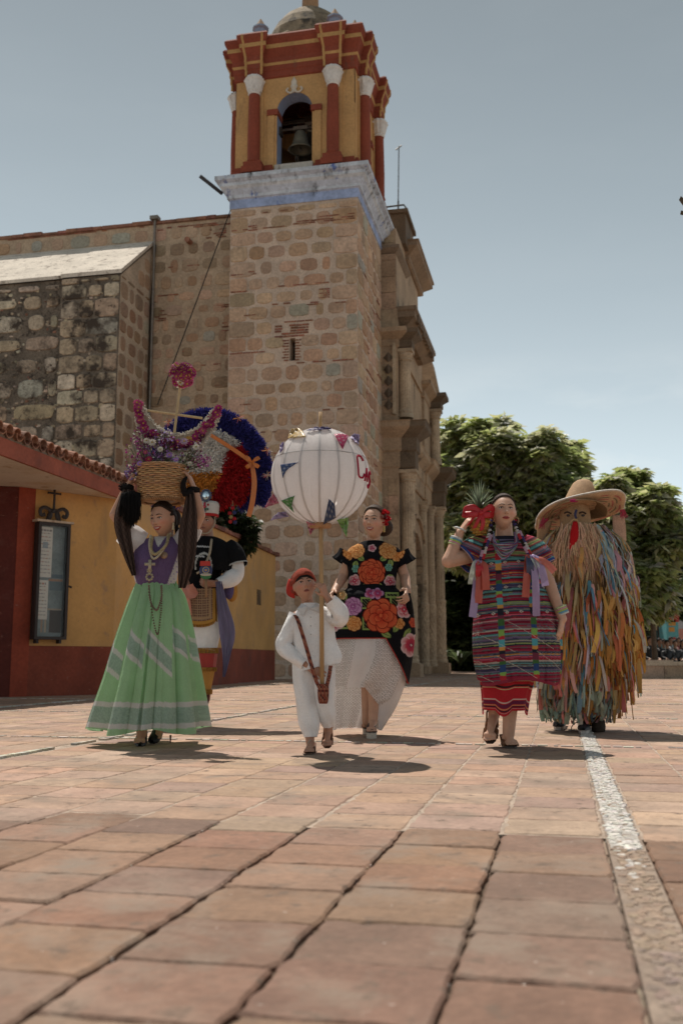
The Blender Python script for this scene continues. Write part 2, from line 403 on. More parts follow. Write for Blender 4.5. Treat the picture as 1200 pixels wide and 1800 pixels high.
def masonry(w, h, rowh, bw, gap, rnd, cols, seed, grey=.08, irregular=.3, quoin=False, holes=()):
    rs = random.getstate(); random.seed(seed); out = []; z = 0; row = 0
    while z < h - .12:
        rh = rowh * R(1 - irregular * .5, 1 + irregular * .5)
        if z + rh > h - .15: rh = h - z
        x = 0; first = True
        while x < w - .08:
            ww = bw * R(1 - irregular, 1 + irregular * 1.3)
            if quoin and (first or x + ww * 1.6 > w):
                ww = bw * (1.45 if (row % 2) else 1.0)
            if x + ww > w - bw * .45: ww = w - x
            cx, cz = x + ww / 2, z + rh / 2
            q = quoin and (first or x + ww > w - .01)
            ok = not any(a < cx < b and c < cz < d for a, b, c, d in holes)
            if ok:
                g = gap * R(.6, 1.5) * (.35 if q else 1)
                sw, sh = ww - g, rh - g
                if rnd > .5 and not q: sh *= R(.84, 1.0); sw *= R(.9, 1)
                if rnd > .5 and not q and random.random() < .10: sw *= .6; cx += R(-.05, .05)
                c = vary(random.choice(SGREY if random.random() < grey else cols), .12)
                out.append((cx, cz, sw, sh, c, .3 if q else rnd))
            x += ww; first = False
        z += rh; row += 1
    random.setstate(rs); return out
TX0, TX1, TY0, TY1, TZ = -9.80, -5.70, 28.5, 32.6, 14.72
# --- tower core with a slit window
core = MB((.55, .43, .335))
SLX0, SLX1, SLZ0, SLZ1 = -7.83, -7.65, 9.62, 10.34
for (a, b, c, d) in ((TX0, SLX0, 0, TZ), (SLX1, TX1, 0, TZ), (SLX0, SLX1, 0, SLZ0), (SLX0, SLX1, SLZ1, TZ)):
    core.box(a, b, TY0, TY0 + .6, c, d)
core.box(TX0, TX1, TY0 + .6, TY1, 0, TZ)
tower_wall = core.build('tower_wall', M_MORT, church)
mslot = MB((.01, .008, .007)); mslot.box(SLX0 + .01, SLX1 - .01, TY0 + .5, TY0 + .58, SLZ0, SLZ1); mslot.build('slit_window', mat('dark_void', 1, (1, 0), (1, 0), None), church)
def face_place(o, ox, oy, oz, kind):
    if kind == 'front': o.location = (ox, oy, oz)
    else: o.location = (ox, oy, oz); o.rotation_euler = (0, 0, PI / 2)
fs = masonry(TX1 - TX0, TZ - .05, .50, .58, .07, .8, SC, 11, grey=.04, quoin=True,
             holes=[(SLX0 - TX0 - .32, SLX1 - TX0 + .32, SLZ0 - .3, SLZ1 + .5)])
for (cx, cz, w, h, c, rnd) in fs:
    V, F, c = stone_mesh(w, h, R(.012, .035), rnd, c)
    link('stone', mesh_from('stone', [(TX0 + cx + a, TY0 + b, cz + d) for a, b, d in V], F, c, M_STONE), church)
side = MB()
def add_side(mb, lst, X, Y0, sgn=1):
    """stones of a face looking +x"""
    for (cx, cz, w, h, c, rnd) in lst:
        V, F, c = stone_mesh(w, h, R(.012, .035), rnd, c)
        V = [(X - y_, Y0 + cx + x_, cz + z_) for x_, y_, z_ in V]; mb.add(V, F, c)
def add_front(mb, lst, X0, Y, Z0=0, proud=(.012, .035)):
    for (cx, cz, w, h, c, rnd) in lst:
        V, F, c = stone_mesh(w, h, R(*proud), rnd, c)
        mb.add([(X0 + cx + x_, Y + y_, Z0 + cz + z_) for x_, y_, z_ in V], F, c)
add_side(side, masonry(TY1 - TY0, TZ - .05, .50, .62, .07, .3, SC, 12, quoin=True), TX1, TY0)
# bricks: thin courses, slit surround
br = MB((.26, .11, .07))
def brick_run(mb, x0, x1, y, z, rows, dens=.85, bl=.24, bh=.035, gap=.03):
    for r in range(rows):
        x = x0 + (r % 2) * bl * .5
        while x < x1:
            l = min(bl * R(.7, 1.1), x1 - x)
            if random.random() < dens: mb.box(x, x + l - .02, y - R(.022, .04), y + .02, z + r * (bh + gap), z + r * (bh + gap) + bh * R(.8, 1.1), vary((.25, .105, .065), .25))
            x += l
for (x0, x1, z, rows, dn) in ((-9.2, -8.9, 13.95, 3, .9), (-9.75, -8.0, 13.98, 1, .75), (-7.75, -5.75, 14.02, 2, .9), (-6.9, -5.75, 14.18, 1, .9), (-8.9, -7.6, 14.5, 1, .6),
                          (-9.75, -8.9, 12.5, 2, .8), (-9.75, -9.1, 11.95, 1, .9), (-8.2, -6.2, 12.02, 1, .6), (-6.9, -6.55, 11.55, 5, .95), (-7.3, -6.9, 11.35, 2, .8), (-8.4, -7.8, 11.45, 1, .8),
                          (-6.4, -5.8, 11.35, 1, .8), (-9.75, -8.9, 11.15, 1, .8), (-9.75, -8.6, 9.95, 1, .85), (-6.3, -5.75, 10.1, 2, .7), (-7.6, -5.8, 9.52, 1, .7), (-8.0, -7.0, 10.85, 1, .8),
                          (-9.7, -9.0, 8.3, 1, .6), (-8.3, -7.7, 6.6, 4, .9), (-8.6, -7.4, 6.2, 1, .7), (-6.5, -6.0, 4.6, 1, .9), (-8.9, -8.2, 7.4, 1, .6), (-7.0, -6.1, 8.0, 1, .5)):
    brick_run(br, x0, x1, TY0, z, rows, dn)
for r in range(8): brick_run(br, -8.0 - (r % 2) * .05, SLX0, TY0, SLZ0 + r * .09, 1, 1, .17); brick_run(br, SLX1 + .005, -7.5 + (r % 2) * .05, TY0, SLZ0 + r * .09, 1, 1, .17)
for r in range(5): brick_run(br, -8.3, -7.22, TY0, SLZ1 + .04 + r * .085, 1, .95, .26, .05, .03)
for _ in range(34):
    z = R(1, 14); y = R(28.6, 32); 
    for k in range(random.randint(1, 3)):
        br.box(TX1 - .02, TX1 + R(.025, .04), y + k * .26, y + k * .26 + .22, z, z + .035, vary((.25, .105, .065), .25))
br.build('brick_course', M_BRICK, church, kind='stuff')
side.build('side_masonry', M_STONE, church, kind='stuff')
# --- nave wall
NY = 29.3
nv = MB((.46, .345, .24)); nv.box(-24, TX0 - .003, NY, NY + 1.5, 0, 14.85); nv.build('nave_wall', M_MORT, church)
cop = MB((.25, .11, .07)); x = -24
while x < TX0 - .03:
    l = R(.3, .7); l = min(l, TX0 - .02 - x); cop.box(x, x + l - .015, NY - R(.05, .1), NY + 1.4, 14.853, 14.95 + R(-.02, .03), vary((.24, .115, .075), .22)); x += l
cop.build('coping', M_BRICK, church)
nst = MB()
lower = masonry(3.0, 14.8, .52, .52, .12, .8, SC + [(.29, .2, .13)] * 2, 21, grey=.06)
add_front(nst, [s_ for s_ in lower], -12.86, NY)
add_front(nst, masonry(11, .55, .5, .62, .12, .8, SC + SGREY, 22, grey=.4), -23.9, NY, 14.22)
nst.build('nave_masonry', M_STONE, church, kind='stuff')
nb = MB()
for (x0, x1, z, rows, dn) in ((-12.6, -9.9, 14.62, 2, .6), (-10.9, -10.2, 14.2, 5, .6), (-12.6, -11.7, 12.35, 1, .8), (-12.6, -10.0, 13.3, 1, .4), (-10.6, -10.0, 11.8, 2, .8), (-11.7, -10.6, 12.9, 1, .6),
                              (-12.6, -12.2, 11.5, 6, .5), (-10.5, -9.9, 9.2, 4, .6), (-12.5, -11.5, 10.4, 1, .6), (-10.3, -9.9, 11.0, 5, .6), (-11.5, -10.3, 9.9, 1, .7), (-10.4, -10, 7.6, 6, .6), (-20, -13, 14.80, 1, .5)):
    brick_run(nb, x0, x1, NY, z, rows, dn)
nb.build('nave_brick', M_BRICK, church, kind='stuff')
# --- buttress block with a sloping plastered top
BX1, BXM, BY0, BZ = -12.80, -14.75, 27.0, 12.25
bt = MB((.16, .13, .10))
def wedge(mb, x0, x1, y0, y1, zf, zb, col=None):
    mb.add([(x0, y0, 0), (x1, y0, 0), (x1, y1, 0), (x0, y1, 0), (x0, y0, zf), (x1, y0, zf), (x1, y1, zb), (x0, y1, zb)],
           [(0, 3, 2, 1), (4, 5, 6, 7), (0, 1, 5, 4), (1, 2, 6, 5), (2, 3, 7, 6), (3, 0, 4, 7)], col)
wedge(bt, BXM + .003, BX1, BY0, NY + .01, BZ, 14.15); wedge(bt, -24, BXM, BY0 + .12, NY + .01, BZ + .02, 14.15)
bt.build('buttress', M_OLDMO, church)
tp = MB((.62, .55, .46))
tp.add([(BXM, BY0 - .08, BZ + .003), (BX1 + .07, BY0 - .08, BZ + .003), (BX1 + .07, NY, 14.17), (BXM, NY, 14.17), (BXM, BY0 - .08, BZ + .13), (BX1 + .07, BY0 - .08, BZ + .13), (BX1 + .07, NY, 14.29), (BXM, NY, 14.29)],
       [(0, 3, 2, 1), (4, 5, 6, 7), (0, 1, 5, 4), (1, 2, 6, 5), (2, 3, 7, 6), (3, 0, 4, 7)])
tp.add([(-24, BY0 + .02, BZ + .02), (BXM - .004, BY0 + .02, BZ + .02), (BXM - .004, NY, 14.17), (-24, NY, 14.17), (-24, BY0 + .02, BZ + .13), (BXM - .004, BY0 + .02, BZ + .13), (BXM - .004, NY, 14.28), (-24, NY, 14.28)],
       [(0, 3, 2, 1), (4, 5, 6, 7), (0, 1, 5, 4), (1, 2, 6, 5), (2, 3, 7, 6), (3, 0, 4, 7)])
tp.build('plaster_top', mat('old_plaster', .9, (1.5, .12), (20, .12), (30, .5, .02), stain=[(3, .55, .68, (.16, .12, .09), (1, 2.5, 1)), (11, .60, .7, (.22, .17, .13))]), church)
OLD = [(.42, .345, .25), (.48, .40, .30), (.35, .28, .20), (.52, .445, .34), (.41, .32, .22)]
b1s = masonry(BX1 - BXM, BZ - .02, .55, .60, .10, .35, OLD, 31, grey=.05, quoin=True)
b2s = masonry(3.6, BZ - .02, .68, .98, .17, .7, OLD, 35, grey=.05, irregular=.4)
for lst, x0, y_ in ((b1s, BXM, BY0), (b2s, BXM - 3.6, BY0 + .12)):
    for (cx, cz, w, h, c, rnd) in lst:
        if cz < 4.2: continue
        V, F, c = stone_mesh(w, h, R(.025, .055), rnd, c)
        link('stone', mesh_from('stone', [(x0 + cx + a, y_ + b, cz + d) for a, b, d in V], F, c, M_OLDST), church)
bm_ = MB(); add_front(bm_, [q for q in b1s if q[1] < 4.2], BXM, BY0)
add_front(bm_, masonry(5.5, BZ - .02, .68, .98, .15, .7, OLD, 36), BXM - 3.6 - 5.6, BY0 + .12)
# small galleting stones between the big ones
for _ in range(620):
    x, z = R(-19, BX1 - .1), R(4.5, 12); yy = BY0 if x > BXM else BY0 + .12
    V, F, c = stone_mesh(R(.05, .16), R(.04, .10), .012, .8, vary(random.choice(OLD + [(.25, .12, .08)]), .2)); bm_.add([(x + a, yy + b, z + c_) for a, b, c_ in V], F, c)
bm_.build('buttress_masonry', M_OLDST, church, kind='stuff')
bsk = MB((.50, .40, .30)); bsk.add([(BX1 + .006, BY0 + .02, 0), (BX1 + .006, NY, 0), (BX1 + .006, NY, 14.05), (BX1 + .006, BY0 + .02, BZ - .02)], [(0, 1, 2, 3)]); bsk.build('side_mortar', M_MORT, church)
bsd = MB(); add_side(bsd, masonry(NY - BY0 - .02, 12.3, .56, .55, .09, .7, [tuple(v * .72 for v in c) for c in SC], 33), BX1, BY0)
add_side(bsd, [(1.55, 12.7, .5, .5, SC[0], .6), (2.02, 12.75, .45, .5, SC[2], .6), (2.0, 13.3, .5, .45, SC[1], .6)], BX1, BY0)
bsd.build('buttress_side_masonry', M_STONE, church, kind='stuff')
# pipe, spouts, cable
M_METAL = mat('dull_metal', .5, (8, .2), (60, .1), None, metal=.6)
pp = MB((.22, .19, .16)); pp.tube([(-12.66, NY - .12, 14.98), (-12.66, NY - .12, 0)], .045, 8); pp.box(-12.8, -12.52, NY - .25, NY + .02, 14.96, 15.08)
pp.tube([(-12.62, NY - .12, 14.1), (-12.74, NY - .1, 12), (-12.72, NY - .1, 9), (-12.7, NY - .1, 5)], .028, 6, (.05, .045, .04)); pp.build('rain_pipe', M_METAL, church)
sp = MB((.30, .14, .09)); sp.tube([(-11.45, NY - .32, 14.1), (-11.45, NY + .1, 14.12)], .09, 10); sp.build('rain_spout', M_BRICK, church)
sp = MB((.06, .065, .075)); sp.tube([(-10.75, TY0 - .3, 15.82), (-10.2, TY0 + .3, 15.45)], .06, 6); sp.build('gutter_pipe', M_METAL, church)
cb = MB((.03, .028, .025)); cb.tube(cr([(-9.9, TY0 + .3, 14.9), (-10.9, 28.2, 11.3), (-11.85, 27.9, 8.3)], 14), .018, 5)
cb.build('cable', M_METAL, church)
dk = MB((.10, .085, .07))
for k in range(5): dk.box(-11.3 + R(-.06, .06), -11.08, NY - .05, NY + .01, 10.9 - k * .75, 11.3 - k * .75)
# --- blue cornice
def ringmould(mb, x0, x1, y0, y1, prof, col=None, cols=None):
    """moulding swept round a rectangle; prof = [(outset, z)...]"""
    for i in range(len(prof) - 1):
        (o0, z0), (o1, z1) = prof[i], prof[i + 1]
        a = [(x0 - o0, y0 - o0, z0), (x1 + o0, y0 - o0, z0), (x1 + o0, y1 + o0, z0), (x0 - o0, y1 + o0, z0)]
        b = [(x0 - o1, y0 - o1, z1), (x1 + o1, y0 - o1, z1), (x1 + o1, y1 + o1, z1), (x0 - o1, y1 + o1, z1)]
        mb.add(a + b, [(k, (k + 1) % 4, 4 + (k + 1) % 4, 4 + k) for k in range(4)], cols[i] if cols else col)
bl = MB((.42, .47, .56)); BLU = (.46, .51, .60); WHI = (.50, .535, .58)
ringmould(bl, TX0, TX1, TY0, TY1, [(-.3, TZ + .005), (.03, TZ + .005), (.03, TZ + .30), (.10, TZ + .33), (.10, TZ + .42), (.22, TZ + .58), (.30, TZ + .66), (.30, TZ + .76), (.42, TZ + .84), (.42, TZ + .97), (-.3, TZ + 1.05), (-2.04, TZ + 1.05)],
          cols=[BLU, (.30, .37, .55), BLU, WHI, BLU, WHI, WHI, BLU, WHI, (.3, .3, .3), (.3, .3, .3)])
bl.build('tower_cornice', M_BLUE, church)
# --- belfry
BZ0, BZ1 = 15.78, 19.1; cxb, cyb = (TX0 + TX1) / 2, (TY0 + TY1) / 2; hw = 1.97
OR = (.50, .29, .12); RED = (.235, .055, .03)
AX, ASP = .58, 17.95     # arch half width and spring height
bf = MB(OR)
def belfry_face(mb, k):
    ang = k * PI / 2; c_, s_ = math.cos(ang), math.sin(ang); t = .55
    def T(p): return (cxb + p[0] * c_ - p[1] * s_, cyb + p[0] * s_ + p[1] * c_, p[2])
    def add(V, F, col=None): mb.add([T(v) for v in V], F, col)
    y0, y1 = -hw, -hw + t
    def bx(x0, x1, z0, z1, col=None, a=y0, b=y1):
        V = [(x, y, z) for z in (z0, z1) for y in (a, b) for x in (x0, x1)]
        add(V, [(0, 2, 3, 1), (4, 5, 7, 6), (0, 1, 5, 4), (2, 6, 7, 3), (0, 4, 6, 2), (1, 3, 7, 5)], col)
    bx(-hw + .02, -AX, BZ0, ASP); bx(AX, hw - .02, BZ0, ASP)
    n = 14; xs = [(-hw + .02, ASP)]
    arc = [(AX * math.cos(PI - PI * i / n), ASP + AX * math.sin(PI - PI * i / n)) for i in range(n + 1)]
    V, F = [], []
    outer = []
    for i, (x, z) in enumerate(arc):
        q = PI - PI * i / n
        outer.append((-hw + .02 + (2 * hw - .04) * i / n, BZ1))
    for yy in (y0, y1):
        for p in arc: V.append((p[0], yy, p[1]))
        for p in outer: V.append((p[0], yy, p[1]))
    m = n + 1
    for i in range(n):
        F.append((i, i + 1, m + i + 1, m + i)); F.append((2 * m + i, 3 * m + i, 3 * m + i + 1, 2 * m + i + 1))
    add(V, F)
    add([(-hw + .02, y0, ASP), (-AX, y0, ASP), (-hw + .02, y0, BZ1), (hw - .02, y0, ASP), (AX, y0, ASP), (hw - .02, y0, BZ1)], [(0, 1, 2), (4, 3, 5)])
    # reveal: blue limewash
    V = []; F = []
    prof = [(-AX, BZ0)] + arc + [(AX, BZ0)]
    for yy in (y0 + .004, y1 - .004):
        for p in prof: V.append((p[0] * .995, yy, p[1] - .003))
    m = len(prof)
    for i in range(m - 1): F.append((i, i + 1, m + i + 1, m + i))
    add(V, F, (.24, .29, .42))
    return T, add, bx
interior = MB((.24, .29, .42))
def red_piece(name, V):
    m = MB(RED); m.add(V, [(0, 2, 3, 1), (4, 5, 7, 6), (0, 1, 5, 4), (2, 6, 7, 3), (0, 4, 6, 2), (1, 3, 7, 5)]); m.build(name, M_PAINT, church)
for k in range(4):
    T, add, bx = belfry_face(bf, k)
    # imposts and small pilasters
    for s_ in (-1, 1):
        a, b = (s_ * AX, s_ * (AX + .32)); a, b = min(a, b), max(a, b)
        V = [(x, y, z) for z in (ASP - .13, ASP + .06) for y in (-hw - .07, -hw + .5) for x in (a - (.04 if s_ > 0 else 0), b + (.04 if s_ < 0 else 0))]
        red_piece('impost', [T(v) for v in V])
        a, b = s_ * (AX + .08), s_ * (AX + .30); a, b = min(a, b), max(a, b); bx(a, b, BZ0, ASP - .13, OR, -hw - .035, -hw + .02)
        a, b = s_ * 1.02, s_ * 1.56; a, b = min(a, b), max(a, b); bx(a, b, BZ0, BZ1, OR, -hw - .06, -hw + .02)
        # plinth blocks
        for (aa, bb, dd, zz) in ((.70, 1.95, .10, .32), (1.00, 1.58, .36, .38)):
            a, b = s_ * aa, s_ * bb; a, b = min(a, b), max(a, b)
            for (q0, q1, e) in ((0, zz * .55, .05), (zz * .55, zz, 0)):
                V = [(x, y, z) for z in (BZ0 + q0 - .002, BZ0 + q1) for y in (-hw - dd - e, -hw + .01) for x in (a - e, b + e)]
                red_piece('plinth_block', [T(v) for v in V])
        if k in (0, 1, 3):
            cx_, cy_, _ = T((s_ * 1.29, -hw - .17, 0))
            c = MB(RED); c.lathe([(.20, 0), (.225, .05), (.20, .1), (.195, .12), (.20, .9), (.175, 2.28), (.175, 2.32)], (cx_, cy_, BZ0 + .38), 18)
            co = c.build('column', M_PAINT, church, smooth=True)
            c = MB((.62, .60, .57))
            c.lathe([(.185, 0), (.21, .04), (.185, .08), (.20, .12), (.27, .42), (.31, .50), (.26, .53), (.25, .60)], (cx_, cy_, BZ0 + 2.70), 24,
                    fn=lambda q, z: 1 + (.13 * abs(math.sin(q * 5)) if z > .1 else 0))
            c.build('capital', M_PAINT, co, smooth=False)
bf.build('belfry_wall', M_PAINT, church)
sill = MB((.50, .46, .40)); sill.box(cxb - .62, cxb + .62, TY0 - .02, TY0 + .6, BZ0, BZ0 + .30); sill.build('belfry_sill', M_PAINT, church)
# ornament over the arch
orn = MB((.55, .50, .42))
orn.lathe([(.0, 0), (.10, .05), (.07, .12), (.13, .2), (.09, .3), (.10, .38), (.03, .5), (0, .55)], (cxb - .02, cyb - hw - .02, 18.52), 12, sy=.5)
for s_ in (-1, 1): orn.tube(cr([(cxb, cyb - hw - .03, 18.58), (cxb + s_ * .14, cyb - hw - .05, 18.5), (cxb + s_ * .26, cyb - hw - .05, 18.6), (cxb + s_ * .2, cyb - hw - .04, 18.68)], 10), .03, 6)
orn.build('stucco_ornament', M_PAINT, church)
# entablature with breaks forward over the columns (each side), orange fillets
prof = [(0, 0), (.05, .03), (.05, .22), (.08, .26), (.08, .42), (.11, .5), (.11, .66), (.16, .76), (.22, .88), (.24, .92), (.24, 1.06), (.31, 1.2), (.32, 1.32), (.26, 1.40), (0, 1.44)]
ent = MB(RED)
def prof_block(mb, k, x0, x1, base, extra, prof, colf, endcaps=True):
    ang = k * PI / 2; c_, s_ = math.cos(ang), math.sin(ang)
    V, F, C = [], [], []
    for (o, z) in prof:
        e = o * (1 if extra else 0)
        V += [(x0 - e, -hw - base - o, BZ1 + z), (x1 + e, -hw - base - o, BZ1 + z)]
    n = len(prof)
    V = [(cxb + x * c_ - y * s_, cyb + x * s_ + y * c_, z) for x, y, z in V]
    for i in range(n - 1):
        col = colf(i); a = [V[2 * i], V[2 * i + 1], V[2 * i + 3], V[2 * i + 2]]
        mb.add(a, [(0, 1, 2, 3)], col)
        if extra:
            for e, x in ((0, x0), (1, x1)):
                # return face to the wall plane
                p, q = prof[i], prof[i + 1]; sg = -1 if e == 0 else 1
                b = [(x + sg * p[0], -hw - base - p[0], BZ1 + p[1]), (x + sg * q[0], -hw - base - q[0], BZ1 + q[1]), (x + sg * q[0] * .6, -hw, BZ1 + q[1]), (x + sg * p[0] * .6, -hw, BZ1 + p[1])]
                b = [(cxb + x_ * c_ - y_ * s_, cyb + x_ * s_ + y_ * c_, z_) for x_, y_, z_ in b]
                mb.add(b, [(0, 1, 2, 3) if sg < 0 else (3, 2, 1, 0)], col)
YF = (.45, .26, .10)
cf = lambda i: YF if i in (4, 9) else RED
ringmould(ent, cxb - hw, cxb + hw, cyb - hw, cyb + hw, [(a, BZ1 + b) for a, b in prof], cols=[cf(i) for i in range(len(prof) - 1)])
for k in range(4):
    for s_ in (-1, 1): prof_block(ent, k, s_ * 1.29 - .20, s_ * 1.29 + .20, .22, True, prof, cf)
ent.add([(cxb - hw - .02, cyb - hw, BZ1 + 1.44), (cxb + hw, cyb - hw, BZ1 + 1.44), (cxb + hw, cyb + hw, BZ1 + 1.44), (cxb - hw, cyb + hw, BZ1 + 1.44)], [(0, 1, 2, 3)], (.3, .2, .15))
# orange scrolled ribs climbing the breaks
for k in range(4):
    ang = k * PI / 2; c_, s2 = math.cos(ang), math.sin(ang)
    for s_ in (-1, 1):
        for dx in (-.24, .24):
            pts = [(s_ * 1.29 + dx * (1 + o * 1.2), -hw - .22 - o * .9 - .015, BZ1 + z) for o, z in prof[1:-2]]
            ent.tube([(cxb + x * c_ - y * s2, cyb + x * s2 + y * c_, z) for x, y, z in pts], .045, 6, YF)
ent.build('entablature', M_PAINT, church)
dm = MB((.26, .20, .13)); dm.lathe([(1.55, 0), (1.55, .5), (1.5, .6), (1.42, .95), (1.22, 1.35), (.95, 1.7), (.65, 1.95), (.42, 2.08), (.36, 2.15)], (cxb, cyb, BZ1 + 1.44), 8 * 3)
dm.build('dome', mat('dome_plaster', .9, (2, .3), (20, .25), (40, .6, .02), stain=(3, .5, .65, (.06, .05, .04))), church)
ln = MB((.34, .20, .11)); ln.lathe([(.38, 0), (.30, .1), (.28, .8), (.36, .95)], (cxb, cyb, BZ1 + 3.5), 12); ln.lathe([(.40, 0), (.48, .06), (.48, .16), (.40, .22), (.34, .5), (.1, .8), (0.02, 1.1)], (cxb, cyb, BZ1 + 4.455), 12, RED)
ln.build('dome_lantern', M_PAINT, church)
for (sx_, sy_) in ((-1, -1), (1, -1), (1, 1), (-1, 1)):
    fn_ = MB((.24, .28, .36)); x, y = cxb + sx_ * 1.25, cyb + sy_ * 1.7
    fn_.lathe([(.20, 0), (.20, .12), (.28, .16), (.28, .24), (.20, .28), (.2, .5), (.28, .54), (.26, .6)], (x, y, BZ1 + 1.44), 8); fn_.lathe([(.2, 0), (.02, .32)], (x, y, BZ1 + 2.045), 8, (.3, .2, .13))
    fn_.build('pinnacle', M_PAINT, church)
for k in range(4):
    fn_ = MB((.33, .22, .14)); x = [cxb - 1.95, cxb + 1.95, cxb + 2.0, cxb - .2][k]; y = [cyb - 1.9, cyb - 1.9, cyb + .2, cyb + 1.9][k]
    fn_.lathe([(.13, 0), (.13, .2), (.02, .42)], (x, y, BZ1 + 1.30), 8); fn_.build('pinnacle', M_PAINT, church)
# bells
def bell(label, X, Y, Z, s, col):
    wx, wy = PW(X, Y)
    t = thing('bell', label, 'bell', (wx, wy, Z), -YAW)
    b = MB(col); b.lathe([(.02, 0), (.16, -.02), (.22, -.1), (.26, -.3), (.31, -.5), (.40, -.66), (.47, -.74), (.45, -.77), (.40, -.72)], (0, 0, 0), 24, cap=False)
    b.scale = 1; V = np.vstack(b.V) * s; o = link('bell_body', mesh_from('bell_body', V, b.F, np.vstack(b.C), M_BRONZE, True), t)
    c = MB((.12, .1, .08)); c.tube([(0, 0, -.1 * s), (0, 0, -.7 * s)], .015 * s); c.ball((0, 0, -.74 * s), .06 * s); c.build('clapper', M_METAL, t)
    y = MB((.10, .07, .05)); y.box(-.28 * s, .28 * s, -.07 * s, .07 * s, .06 * s, .2 * s); y.tube([(0, 0, 0), (0, 0, .1 * s)], .05 * s); y.tube([(-.6 * s, 0, .12 * s), (.6 * s, 0, .12 * s)], .02 * s); y.build('yoke', M_METAL, t)
    return t
M_BRONZE = mat('bell_bronze', .55, (4, .3), (30, .2), (50, .2), metal=.7)
bell('large dark bronze bell hanging high inside the tower arch', cxb + .35, cyb - .2, 18.35, 1.65, (.055, .045, .035))
bell('small bronze bell hanging low in front in the tower arch', cxb + .12, cyb - 1.65, 17.35, .85, (.16, .14, .10))
bm2 = MB((.06, .045, .035)); bm2.tube([(cxb - 1.5, cyb - .2, 18.58), (cxb + 1.5, cyb - .2, 18.58)], .08, 6); bm2.tube([(cxb - .75, cyb - 1.65, 17.46), (cxb + .75, cyb - 1.65, 17.46)], .04, 6)
bm2.box(cxb - .62, cxb - .5, cyb - 1.75, cyb - 1.5, 17.3, 17.55); bm2.tube(cr([(cxb - .55, cyb - 1.6, 17.5), (cxb - .1, cyb - 1.4, 17.6), (cxb + .5, cyb - 1.2, 17.55)], 8), .035, 6, (.2, .16, .11)); bm2.build('bell_beam', M_METAL, church)

# --- facade seen edge-on beyond the tower (looks +x)
FC = (.37, .265, .175)
FY0, FY1, FX = 32.63, 41.2, -5.15
fa = MB(FC)
fa.box(-7.2, FX, FY0, 33.9, 0, 11.3); fa.box(-7.2, FX, 39.6, 43.2, 0, 11.3); fa.box(-7.2, FX - .1, 33.9, 39.6, 5.9, 11.3)
fa.box(-7.2, FX - .02, FY0 + .1, 39.2, 11.303, 12.6); fa.box(-7.2, FX - .05, FY0 + .25, 38.4, 12.603, 15.6)
facade = fa.build('facade_wall', M_CARVE, church)
def fbox(mb, x0, x1, y0, y1, z0, z1, col=None): mb.box(x0, x1, y0, y1, z0, z1, vary(col or FC, .08))
blk = MB(FC)     # ashlar facing blocks with open joints on the near side pier
def ashlar(mb, x0, x1, y, z0, z1, rh):
    z = z0
    while z < z1 - .05:
        h = min(rh * R(.85, 1.15), z1 - z); m = MB(vary(FC, .14)); m.box(x0, x1, y - R(.012, .03), y + .01, z + .008, z + h - .008); m.build('stone_block', M_CARVE, church); z += h
ashlar(blk, -5.72, -5.5, FY0, .9, 6.6, .7); ashlar(blk, -5.49, -5.16, FY0, .9, 6.6, .75)
ashlar(blk, -5.72, -5.18, FY0, 8.85, 11.0, .55)
for k in range(5):   # dark diamond panels of the upper pier
    z = 8.9 + k * .42
    blk = MB(); blk.add([(-5.45, FY0 - .10, z + .04), (-5.28, FY0 - .04, z + .23), (-5.45, FY0 - .10, z + .42), (-5.62, FY0 - .04, z + .23), (-5.45, FY0 - .13, z + .23)], [(0, 1, 4), (1, 2, 4), (2, 3, 4), (3, 0, 4)], (.12, .09, .065)); blk.build('diamond_panel', M_CARVE, church)
ashlar(blk, -5.72, -5.2, FY0 + .1, 11.9, 14.6, .62); ashlar(blk, -5.74, -5.3, FY0 + .23, 14.65, 15.5, .4)
blk = MB(); blk.box(-5.30, -5.20, FY0 - .12, FY0, 8.8, 11.3, (.42, .33, .23)); blk.build('pier_strip', M_CARVE, church)
def mould(mb, y0, y1, xb, prof, col=FC, ends=True):
    """horizontal moulding on the facade from y0 to y1; prof = [(outset, z)]"""
    V = []
    for o, z in prof: V += [(xb + o, y0 - max(0, o), z), (xb + o, y1 + max(0, o), z)]
    n = len(prof); mb.add(V, [(2 * i, 2 * i + 1, 2 * i + 3, 2 * i + 2) for i in range(n - 1)] + ([tuple(range(0, 2 * n, 2)), tuple(range(2 * n - 1, 0, -2))] if ends else []), col)
    V = []
    for o, z in prof: V += [(xb - 1.2, y0 - max(0, o), z), (xb + o, y0 - max(0, o), z)]
    mb.add(V, [(2 * i, 2 * i + 1, 2 * i + 3, 2 * i + 2) for i in range(n - 1)], col)
    for (o, z) in (prof[0], prof[-1]): mb.add([(xb - 1.2, y0 - max(0, o), z), (xb + o, y0 - max(0, o), z), (xb + o, y1 + max(0, o), z), (xb - 1.2, y1 + max(0, o), z)], [(0, 1, 2, 3)], col)
cor = MB(FC); DK = (.15, .11, .075)
ent_low = [(0.02, 6.95), (.06, 7.0), (.06, 7.5), (.12, 7.56), (.12, 7.98), (.2, 8.05), (.42, 8.25), (.46, 8.3), (.46, 8.45), (.5, 8.5), (.0, 8.62)]
mould(cor, FY0 + .02, 33.75, FX, [(o, z) for o, z in ent_low], FC)
mould(cor, 32.75, 33.35, FX + .52, ent_low, DK)
mould(cor, 41.3, 41.95, FX + .52, ent_low, DK)
mould(cor, 33.9, 39.6, FX - .05, [(o * .8, z) for o, z in ent_low], FC)
mould(cor, 39.4, 43.1, FX, ent_low, FC)
ent_up = [(.02, 11.2), (.06, 11.25), (.06, 11.45), (.2, 11.55), (.36, 11.65), (.36, 11.8), (0, 11.88)]
